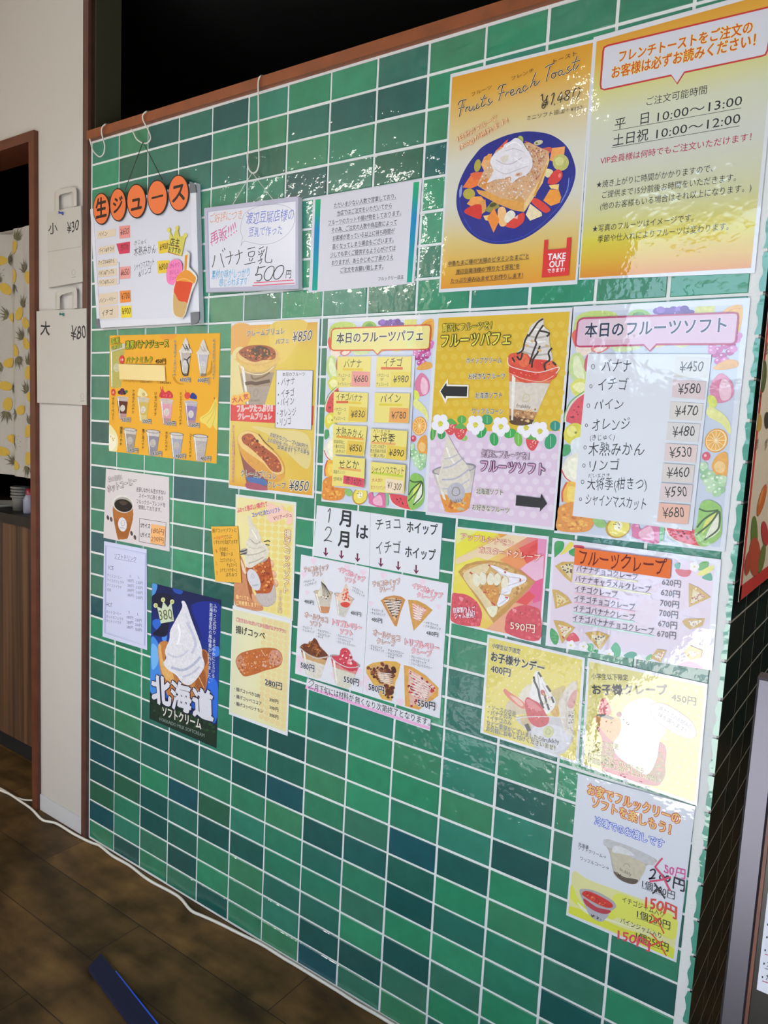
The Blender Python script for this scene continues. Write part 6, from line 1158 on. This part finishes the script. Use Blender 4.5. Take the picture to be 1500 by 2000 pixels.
for q in ([(213, 990), (200, 1080), (175, 1158)], [(290, 965), (310, 1060), (342, 1160)], [(318, 912), (328, 945)], [(342, 888), (356, 920)], [(360, 1020), (470, 985)], [(420, 930), (435, 1020), (405, 1120)], [(488, 995), (600, 948)], [(545, 915), (555, 1020), (515, 1120)],
          [(665, 905), (775, 875)], [(680, 955), (760, 935), (750, 1000), (690, 1005), (680, 955)], [(690, 1030), (705, 1075)], [(745, 1025), (720, 1075)], [(620, 1122), (778, 1085)], [(895, 870), (825, 905)], [(820, 930), (835, 960)], [(865, 920), (868, 955)], [(905, 905), (885, 950)], [(815, 985), (880, 965), (850, 1010)], [(850, 1005), (860, 1080), (835, 1110)], [(810, 1075), (880, 1040)], [(942, 868), (915, 1040), (935, 1090), (1000, 1085), (1008, 1045)]): a.L(q, 11, '#2e2e34')
a.part('price_lettering')
for q in ([(820, 1140), (805, 1230), (778, 1270), (850, 1255), (868, 1300), (840, 1345), (792, 1345)], [(815, 1170), (920, 1145)], [(1000, 1140), (940, 1180), (900, 1270), (925, 1338), (985, 1325), (1030, 1240), (1038, 1160), (1000, 1140)], [(1140, 1130), (1080, 1160), (1032, 1250), (1050, 1318), (1110, 1310), (1165, 1230), (1172, 1150), (1140, 1130)]): a.L(q, 12, '#2a2a30')
a.H('円', (1200, 1318), (1272, 1312), 120, '#2a2a30', .012)
for q in ([(755, 1375), (1310, 1336)], [(738, 1415), (1325, 1380)]): a.L(q, 12, '#d84a6a', False)
a.part('lettering'); a.H('素材の味がしっかり', (165, 1322), (695, 1290), 125, '#5ab4dc', .0); a.H('感じられます♡', (272, 1425), (655, 1405), 110, '#5ab4dc', .0)
sb = a.root; a.done()
Z2 = (400, 0, 3)
cord(sb, 'cord', [hk((165, 1196), -.012, Z2), hk((278, 1012), -.0195, Z2), hk((398, 1168), -.012, Z2)], .0009, '#cfcfc8')

# ------------------------------------------------------------------ wire hooks over the cap
def hook(label, pts, loc_i):
    P = [hk((p[0], p[1]), p[2], p[3]) for p in pts]
    t = thing('s_hook', label, 'hook', P[loc_i], 'wire hooks over the wooden cap')
    m = MB(); m.tube(spline(P, False, 8), .0018, lin('#d9d7d0'), 8); m.build('wire', PLA, t)
hook('leftmost white wire hook on the cap, nothing hanging from it', [(205, 156, .03, A_), (165, 148, -.016, A_), (133, 180, -.0185, A_), (130, 230, -.0185, A_), (145, 290, -.0185, A_), (156, 340, -.0185, A_), (150, 400, -.0185, A_), (122, 436, -.019, A_), (90, 425, -.019, A_), (52, 380, -.019, A_), (35, 320, -.019, A_), (24, 280, -.019, A_)], 7)
hook('white wire hook carrying the black cord of the juice whiteboard', [(575, 42, .03, A_), (530, 35, -.016, A_), (497, 65, -.0185, A_), (497, 110, -.0185, A_), (530, 175, -.0185, A_), (558, 240, -.0185, A_), (560, 285, -.0185, A_), (532, 315, -.019, A_), (490, 314, -.0195, A_), (440, 280, -.019, A_), (410, 222, -.019, A_), (392, 195, -.019, A_)], 8)
hook('longest white wire hook, carrying the soy milk whiteboard', [(350, 448, .03, Z2), (328, 445, -.016, Z2), (314, 480, -.0185, Z2), (314, 600, -.0185, Z2), (316, 850, -.0185, Z2), (317, 955, -.0185, Z2), (303, 1003, -.0185, Z2), (276, 1012, -.0185, Z2), (253, 975, -.0185, Z2), (248, 890, -.0185, Z2)], 7)

# ------------------------------------------------------------------ paper bags pinned to the white wall
AC = (0, 230, 3.3898)
def bag(label, quad, fold, h1, h2, texts, logo):
    a = Poster('paper_bag', label, 'paper bag', AC, quad, y=-.011, sheet='#bcb6ae', mat=KRAFT, thick=.0095, sheet_name='body')
    a.quad = None
    for dx, dy, lf in ((0, 0, -.004), (22, -4, .0)):
        (lx, ly), (lx2, _), (tx, ty), (rx, ry) = h1
        a.z = lf
        o = lambda p: (p[0] + dx, p[1] + dy)
        a.slab('handle', [o((lx, ly)), o((lx, ty + 20)), o((lx + 12, ty + 4)), o((rx - 25, h2)), o((rx + 2, h2 + 8)), o((rx + 8, h2 + 32)), o((rx + 8, ry)), o((rx - 12, ry)), o((rx - 12, h2 + 40)), o((rx - 25, h2 + 32)), o((lx + 30, ty + 32)), o((lx + 18, ty + 44)), o((lx + 18, ly))], '#b4aea6' if dx == 0 else '#bfb9b1', 0, .0012)
    a.z = 0
    if fold: a.part('fold'); a.P(fold, '#aca69e')
    a.part('lettering')
    for t, p0, p1, h, b in texts: a.H(t, p0, p1, h, '#25252a', b)
    a.part('logo'); x, y = logo; a.L([(x - 12, y - 10), (x, y - 30), (x + 12, y - 10), (x, y + 8)], 3, '#a09a92', True, True); a.L([(x - 14, y + 22), (x + 16, y + 18)], 5, '#9a948c', False)
    return a.done()
bag('smaller white paper bag marked 30 yen, upper of two pinned on white wall', [(310, 626), (536, 582), (546, 1085), (318, 1125)], [(314, 884), (546, 848), (546, 856), (314, 892)], [(352, 622), (0, 0), (365, 480), (480, 588)], 462, [('小', (318, 775), (380, 765), 75, .012), ('¥30', (443, 765), (522, 742), 72, .008)], (487, 1035))
bag('larger white paper bag marked 80 yen, lower of two pinned on white wall', [(241, 1281), (571, 1262), (572, 1902), (246, 1886)], None, [(358, 1272), (0, 0), (368, 1145), (482, 1265)], 1124, [('大', (268, 1445), (328, 1442), 95, .02), ('¥80', (470, 1468), (568, 1460), 92, .004)], (545, 1855))
def pin(label, p, col):
    c = W(AC[0] + p[0] / AC[2], AC[1] + p[1] / AC[2], -.0125)
    t = thing('push_pin', label, 'push pin', c)
    m = MB(); prof = [(.0045, .0), (.0045, .0015), (.0022, .003), (.0022, .008), (.004, .0095), (.004, .011), (.0005, .0115)]
    n = MB(); n.lathe((0, 0, 0), prof, lin(col), 14)
    R = Matrix.Rotation(math.radians(90), 3, 'X') @ Matrix.Rotation(math.radians(-16), 3, 'Y')
    m.raw([Vector(v) @ R.transposed() + c for v in n.v], n.f, lin(col)); m.build('pin_head', PLA, t, True)
pin('blue push pin at the top of the smaller paper bag', (415, 633), '#2444a8'); pin('green push pin at the top of the larger paper bag', (420, 1302), '#1f7a74')

# ------------------------------------------------------------------ doorway: curtain, counter and things on it
ct = thing('door_curtain', 'off-white half curtain printed with yellow pineapples, hanging in the doorway', 'curtain', (-.8, .052, 1.10))
ZT, ZB = W(60, 441, .05).z, W(60, 934, .05).z
fy = lambda x: .052 + .008 * math.sin(x * 31) + .005 * math.sin(x * 67 + 1)
m = MB(); x0, x1 = XD0 + .006, XD1 - .004; K = 110
V = []
for i in range(K + 1):
    x = x0 + (x1 - x0) * i / K
    for z in (ZB, ZB + .25, ZT - .2, ZT): V.append((x, fy(x), z))
m.raw(V, [(4 * i + j, 4 * i + 4 + j, 4 * i + 5 + j, 4 * i + 1 + j) for i in range(K) for j in range(3)], lin('#a8a29a'))
AD = (0, 780, 2.5641)
def pine(cx, cz, ang, sc, wr=1.0):
    ca, sa = math.cos(ang), math.sin(ang)
    def pt(u, v): x = cx + (u * ca - v * sa) * sc * wr; return (x, fy(x) - .0016, cz + (u * sa + v * ca) * sc)
    def pt2(u, v): x = cx + (u * ca - v * sa) * sc * wr; return (x, fy(x) - .0024, cz + (u * sa + v * ca) * sc)
    body = [pt(.34 * math.cos(t), -.45 + .5 * math.sin(t)) for t in [k * .628 for k in range(10)]]
    for k in range(10): m.raw([pt(0, -.45), body[k], body[(k + 1) % 10]], [(0, 1, 2)], lin('#b8983c'))
    for k in range(9):
        t = -1.15 + k * .29; l = .75 + .25 * (k % 2)
        m.raw([pt2(.1 * math.sin(t) - .09, .1), pt2(.1 * math.sin(t) + .09, .1), pt2(l * .75 * math.sin(t), .1 + l * math.cos(t))], [(0, 1, 2)], lin('#57513a' if k % 2 else '#686148'))
for c_, f, cr in [(AC, (105, 850), (120, 790)), (AC, (10, 945), (45, 935)), (AC, (197, 1065), (170, 985)), (AC, (18, 1125), (-5, 1080)), (AC, (97, 1060), (96, 1130)), (AC, (62, 1322), (18, 1300)), (AC, (138, 1295), (160, 1225)), (AC, (188, 1370), (210, 1400)), (AC, (176, 1492), (148, 1440)), (AC, (110, 1540), (132, 1615)), (AC, (40, 1620), (0, 1650)), (AC, (198, 1685), (206, 1610)), (AC, (30, 1775), (75, 1790)), (AC, (210, 1850), (185, 1795)), (AC, (142, 1935), (100, 1965)), (AC, (35, 1905), (30, 1965)), (AC, (8, 740), (10, 790)), (AC, (185, 700), (190, 745)),
                  (AD, (150, 158), (162, 105)), (AD, (48, 198), (82, 215)), (AD, (80, 330), (45, 300)), (AD, (148, 300), (144, 355)), (AD, (10, 260), (-20, 240))]:
    F = W(c_[0] + f[0] / c_[2], c_[1] + f[1] / c_[2], .05); Cn = W(c_[0] + cr[0] / c_[2], c_[1] + cr[1] / c_[2], .05)
    d = Cn - F; cx, cz = (F.x + Cn.x) / 2, (F.z + Cn.z) / 2
    if ZB + .03 < cz < ZT - .03 and cx < x1 - .01: pine(cx, cz, math.atan2(d.z, d.x) - math.pi / 2, .047, 1.2)
r2 = random.Random(4)
for i in range(26):
    x = r2.uniform(x0 + .05, -.58); z = ZB + .08 + (i % 9) * (ZT - ZB - .14) / 8
    pine(x, z, r2.uniform(0, 6.28), .047, 1.1)
m.build('cloth', FABRIC, ct, True)
m = MB(); m.tube([(XD0 + .001, .052, ZT - .004), (XD1 - .001, .052, ZT - .004)], .0035, lin('#8d8a84')); m.build('rod', PLA, ct)

CY = .115
zt = W(64, 1031, CY).z
co = thing('counter', 'brown wood-grain counter standing behind the doorway under the curtain', 'counter', (-.8, .3, 0))
def panel_mat():
    m = bpy.data.materials.new('brown_grain_panel'); m.use_nodes = True
    N = m.node_tree.nodes; L = m.node_tree.links; b = N['Principled BSDF']
    geo = N.new('ShaderNodeNewGeometry'); mp = N.new('ShaderNodeMapping'); mp.inputs['Scale'].default_value = (30, 1, .6); L.new(geo.outputs['Position'], mp.inputs[0])
    nz = N.new('ShaderNodeTexNoise'); nz.inputs['Scale'].default_value = 1.3; nz.inputs['Detail'].default_value = 5; L.new(mp.outputs[0], nz.inputs['Vector'])
    r = N.new('ShaderNodeValToRGB'); r.color_ramp.elements[0].position = .35; r.color_ramp.elements[0].color = lin('#35231a'); r.color_ramp.elements[1].position = .68; r.color_ramp.elements[1].color = lin('#6b4c34')
    L.new(nz.outputs['Fac'], r.inputs[0]); L.new(r.outputs[0], b.inputs['Base Color']); b.inputs['Roughness'].default_value = .55
    return m
m = MB(); m.box((XD0 + .01, CY, .10), (XD1 - .005, CY + .02, zt), lin('#4a3224')); m.build('front_panel', panel_mat(), co)
m = MB(); m.box((XD0 + .01, CY + .05, 0), (XD1 - .005, CY + .07, .10), lin('#0a0908')); m.build('plinth', DARK, co)
m = MB(); m.box((XD0 + .01, CY - .012, zt), (XD1 - .005, .62, zt + .035), lin('#1a1310')); m.build('worktop', WOOD, co)
ztop = zt + .035
def cupstack(x, y, label, col, n):
    t = thing('cup_stack', label, 'cup', (x, y, ztop)); m = MB()
    m.lathe((x, y, ztop), [(.001, .0), (.026, .0), (.03, .05)], lin(col), 20); m.build('cup', PLA, t, True)
    for k in range(n):
        m = MB(); m.lathe((x, y, ztop + .05 + k * .011), [(.030, -.003), (.0345, .0), (.0345, .005), (.031, .007), (.026, .004)], lin(col), 20); m.build('rim', PLA, t, True)
px = W(40, 972, .19); cupstack(px.x, .19, 'stack of grey cups on the counter just below the pineapple curtain', '#77746e', 4)
px = W(58, 970, .17)
t = thing('bottle', 'pale bottle with a red cap beside the cup stack on the counter', 'bottle', (px.x, .17, ztop)); m = MB()
m.lathe((px.x, .17, ztop), [(.001, 0), (.02, 0), (.022, .006), (.022, .05), (.016, .064), (.012, .07)], lin('#8a8c9c'), 18); m.build('body', PLA, t, True)
m = MB(); m.lathe((px.x, .17, ztop + .068), [(.0135, 0), (.0135, .022), (.0008, .023)], lin('#8a2630'), 18); m.build('cap', PLA, t, True)
px = W(6, 985, .2)
t = thing('tray', 'white tray lying at the left on the dark counter top', 'tray', (px.x, .2, ztop)); m = MB()
m.lathe((px.x, .21, ztop), [(.001, .002), (.06, .002), (.085, .012), (.088, .012), (.062, .0), (.001, .0)], lin('#a8a49c'), 28); m.build('dish', PLA, t, True)

# ------------------------------------------------------------------ floor: cables and blue strip
AF = (0, 1500, 3)
def gp(p, c=AF, z=.0042):
    g = G(c[0] + p[0] / c[2], c[1] + p[1] / c[2], z); return g
pts = [gp(p) for p in [(-60, 105), (0, 130), (60, 155), (120, 195), (185, 240), (250, 305), (330, 325), (430, 385), (530, 435), (590, 455), (660, 515), (760, 572), (870, 655), (1000, 725), (1060, 765), (1120, 835), (1190, 868), (1280, 908), (1400, 968)]]
pts += [gp(p, (450, 1300, 2.8571)) for p in [(190, 1545), (290, 1628), (370, 1672), (480, 1728), (590, 1808), (700, 1880), (830, 1942), (950, 2000), (1100, 2080)]]
pts = [Vector((p.x, min(p.y, -.0075), p.z)) if p.x > -.31 else p for p in pts]
t = thing('floor_cable', 'long white cable snaking along the foot of the green tiled wall', 'cable', pts[14])
m = MB(); m.tube(spline(pts, False, 5), .004, lin('#d6d2ca'), 8); m.build('sheath', PLA, t, True)
pts = [gp(p, AF, .0032) for p in [(-60, 95), (0, 118), (45, 143), (90, 170), (140, 186), (195, 190)]]
t = thing('floor_cable', 'short white cable end curving into the dark doorway', 'cable', pts[3])
m = MB(); m.tube(spline(pts, False, 5), .003, lin('#cfcbc2'), 8); m.build('sheath', PLA, t, True)
L0, L1 = gp((518, 1165), AF, .012), gp((592, 1085), AF, .012)
d = (gp((918, 1500), AF, .012) - L1); d.z = 0; d.normalize(); n_ = (L0 - L1); n_.z = 0
t = thing('floor_bar', 'dark blue bar lying on the brown floor with a light-catching edge painted bright blue', 'floor bar', (L1.x, L1.y, 0))
E1 = L1 + d * 1.1; Vt = [L0, L1, E1, E1 + n_]
m = MB(); m.slab([Vector((v.x, v.y, .012)) for v in (L0, L0 + d * 1.1, E1, L1)], NZ, .0118, lin('#060b30')); m.build('body', DARK, t)
s1 = n_.normalized() * -.004
e0, e1 = gp((672, 1195), AF, .012), gp((915, 1500), AF, .012); dd = (e1 - e0).normalized()
m = MB(); m.slab([e0, e0 + s1 * 1.2, e0 + dd * .95 + s1 * 1.2, e0 + dd * .95], NZ, .0118, lin('#1f54e0')); m.build('lit_edge', PLA, t)  # edge catching light, painted as a brighter blue strip

# ------------------------------------------------------------------ right: vegetable poster on the dark return wall, sign stand
AA = (1380, 440, 2.4417)
PX = 1.7735
aa = lambda y, z: ((lambda q: ((q[0] - 1380) * 2.4417, (q[1] - 440) * 2.4417))(px_of((PX, y, z))))
a = Poster('vegetable_poster', 'red-bordered vegetable poster round the corner on the dark side wall', 'poster', AA, [aa(-.012, 1.86), aa(.56, 1.86), aa(.56, 1.075), aa(.002, 1.075)], plane=(Vector((PX, 0, 0)), NX), sheet='#d9cdb8', mat=PAP)
a.part('border')
for p, q in (((-.012, 1.86), (.002, 1.075)), ((.002, 1.083), (.56, 1.083)), ((-.012, 1.85), (.56, 1.85))):
    P0, P1 = Vector((PX + .0004, p[0], p[1])), Vector((PX + .0004, q[0], q[1])); w_ = Vector((0, .016, 0)) if p[0] != q[0] and abs(p[1] - q[1]) > .2 else Vector((0, 0, .018))
    if w_.y: a.mb.raw([P0, P0 + w_, P1 + w_, P1], [(0, 1, 2, 3)], lin('#c4302a'))
    else: a.mb.raw([P0 - w_ * .4, P0 + w_, P1 + w_, P1 - w_ * .4], [(0, 1, 2, 3)], lin('#c4302a'))
a.z = .0006
for nm, x, y, rx, ry, c, rot in [('tomato_picture', 287, 470, 10, 34, '#c4382c', 0), ('courgette_picture', 270, 720, 14, 78, '#4a5a2c', 4), ('squash_picture', 246, 940, 16, 44, '#c09a44', 0), ('aubergine_picture', 286, 930, 12, 40, '#3a3226', 0), ('pepper_picture', 262, 1310, 15, 78, '#c8682c', 14), ('leaf_picture', 226, 1480, 16, 95, '#5f7a2c', 0), ('pepper_picture', 228, 1580, 28, 92, '#b84a2c', 0), ('pepper_picture', 196, 1610, 14, 60, '#b0442c', 8), ('pepper_picture', 276, 1470, 16, 60, '#b83a3a', -6), ('leaf_picture', 262, 1590, 14, 70, '#6a7434', 10)]:
    a.part(nm); a.E(x, y, rx, ry, c, rot); a.E(x - rx * .25, y - ry * .2, rx * .35, ry * .55, {'#4a5a2c': '#6a7a44', '#c8682c': '#dc8a4a'}.get(c, c), rot)
a.part('lettering')
for s_, x, y0, y1 in [('野菜', 286, 560, 620), ('南瓜', 240, 1020, 1070), ('茄子', 283, 1020, 1070), ('色々', 255, 800, 850)]: a.V(s_, (x, y0), (x - 3, y1), 14, '#4a4438', .004)
a.done()

SY = -.2
t = thing('sign_stand', 'grey aluminium framed sign stand with white paper at the lower right', 'sign stand', (2.08, SY, 0))
m = MB(); m.box((1.872, SY + .002, .10), (2.29, SY + .02, .985), lin('#1c1815')); m.build('board', PLA, t)
for nm, a0, b0 in (('frame_rail', (1.840, SY, 0), (1.871, SY + .03, 1.017)), ('frame_rail', (2.291, SY, 0), (2.322, SY + .03, 1.017)), ('frame_rail', (1.8715, SY, .986), (2.2905, SY + .03, 1.017)), ('frame_rail', (1.8715, SY, .07), (2.2905, SY + .03, .099))):
    m = MB(); m.box(a0, b0, lin('#5c5a64'), bev=.003); m.build(nm, METAL, t)
m = MB(); m.box((1.8712, SY - .0015, .1), (1.8755, SY + .004, .985), lin('#6a3420')); m.build('inner_edge', WOOD, t)
for sx in (1.85, 2.30):
    m = MB(); m.slab([(sx, SY + .03, .9), (sx, SY + .048, .9), (sx, SY + .115, 0), (sx, SY + .095, 0)], NX, .012, lin('#5c5a64')); m.build('leg', METAL, t)
b0 = W(1461, 1923, SY)
AB = (1300, 1250, 2.665)
a = Poster.__new__(Poster); a.crop = AB; a.mat = PAP; a.fmat = PAPF; a.tf = None; a.p = Vector((0, SY - .002, 0)); a.n = NY; a.z = 0; a.quad = None; a.parts = []; a.root = t; a.clipq = None
a.part('paper_sheet', 'white paper sheet with bullet points'); a.mb.box((1.882, SY - .0025, b0.z), (2.25, SY + .0015, .955), lin('#d6d8e4'))
a.z = .0012
a.part('lettering')
for x, y in [(533, 1480), (528, 1545), (519, 1612), (513, 1682), (505, 1752)]: a.E(x, y, 4, 6, '#2c2c34')
for s_, p0, p1 in [('スタッフに', (527, 1700), (640, 1740)), ('カード', (522, 1768), (600, 1795))]: a.T(s_, p0, p1, 34, '#2c2c34', .004)
for p0, p1, c in [((517, 1632), (640, 1680), '#c4485a'), ((516, 1706), (640, 1750), '#6a6a74'), ((503, 1772), (620, 1815), '#c4485a')]: a.L([p0, p1], 3, c, False)
a.done()
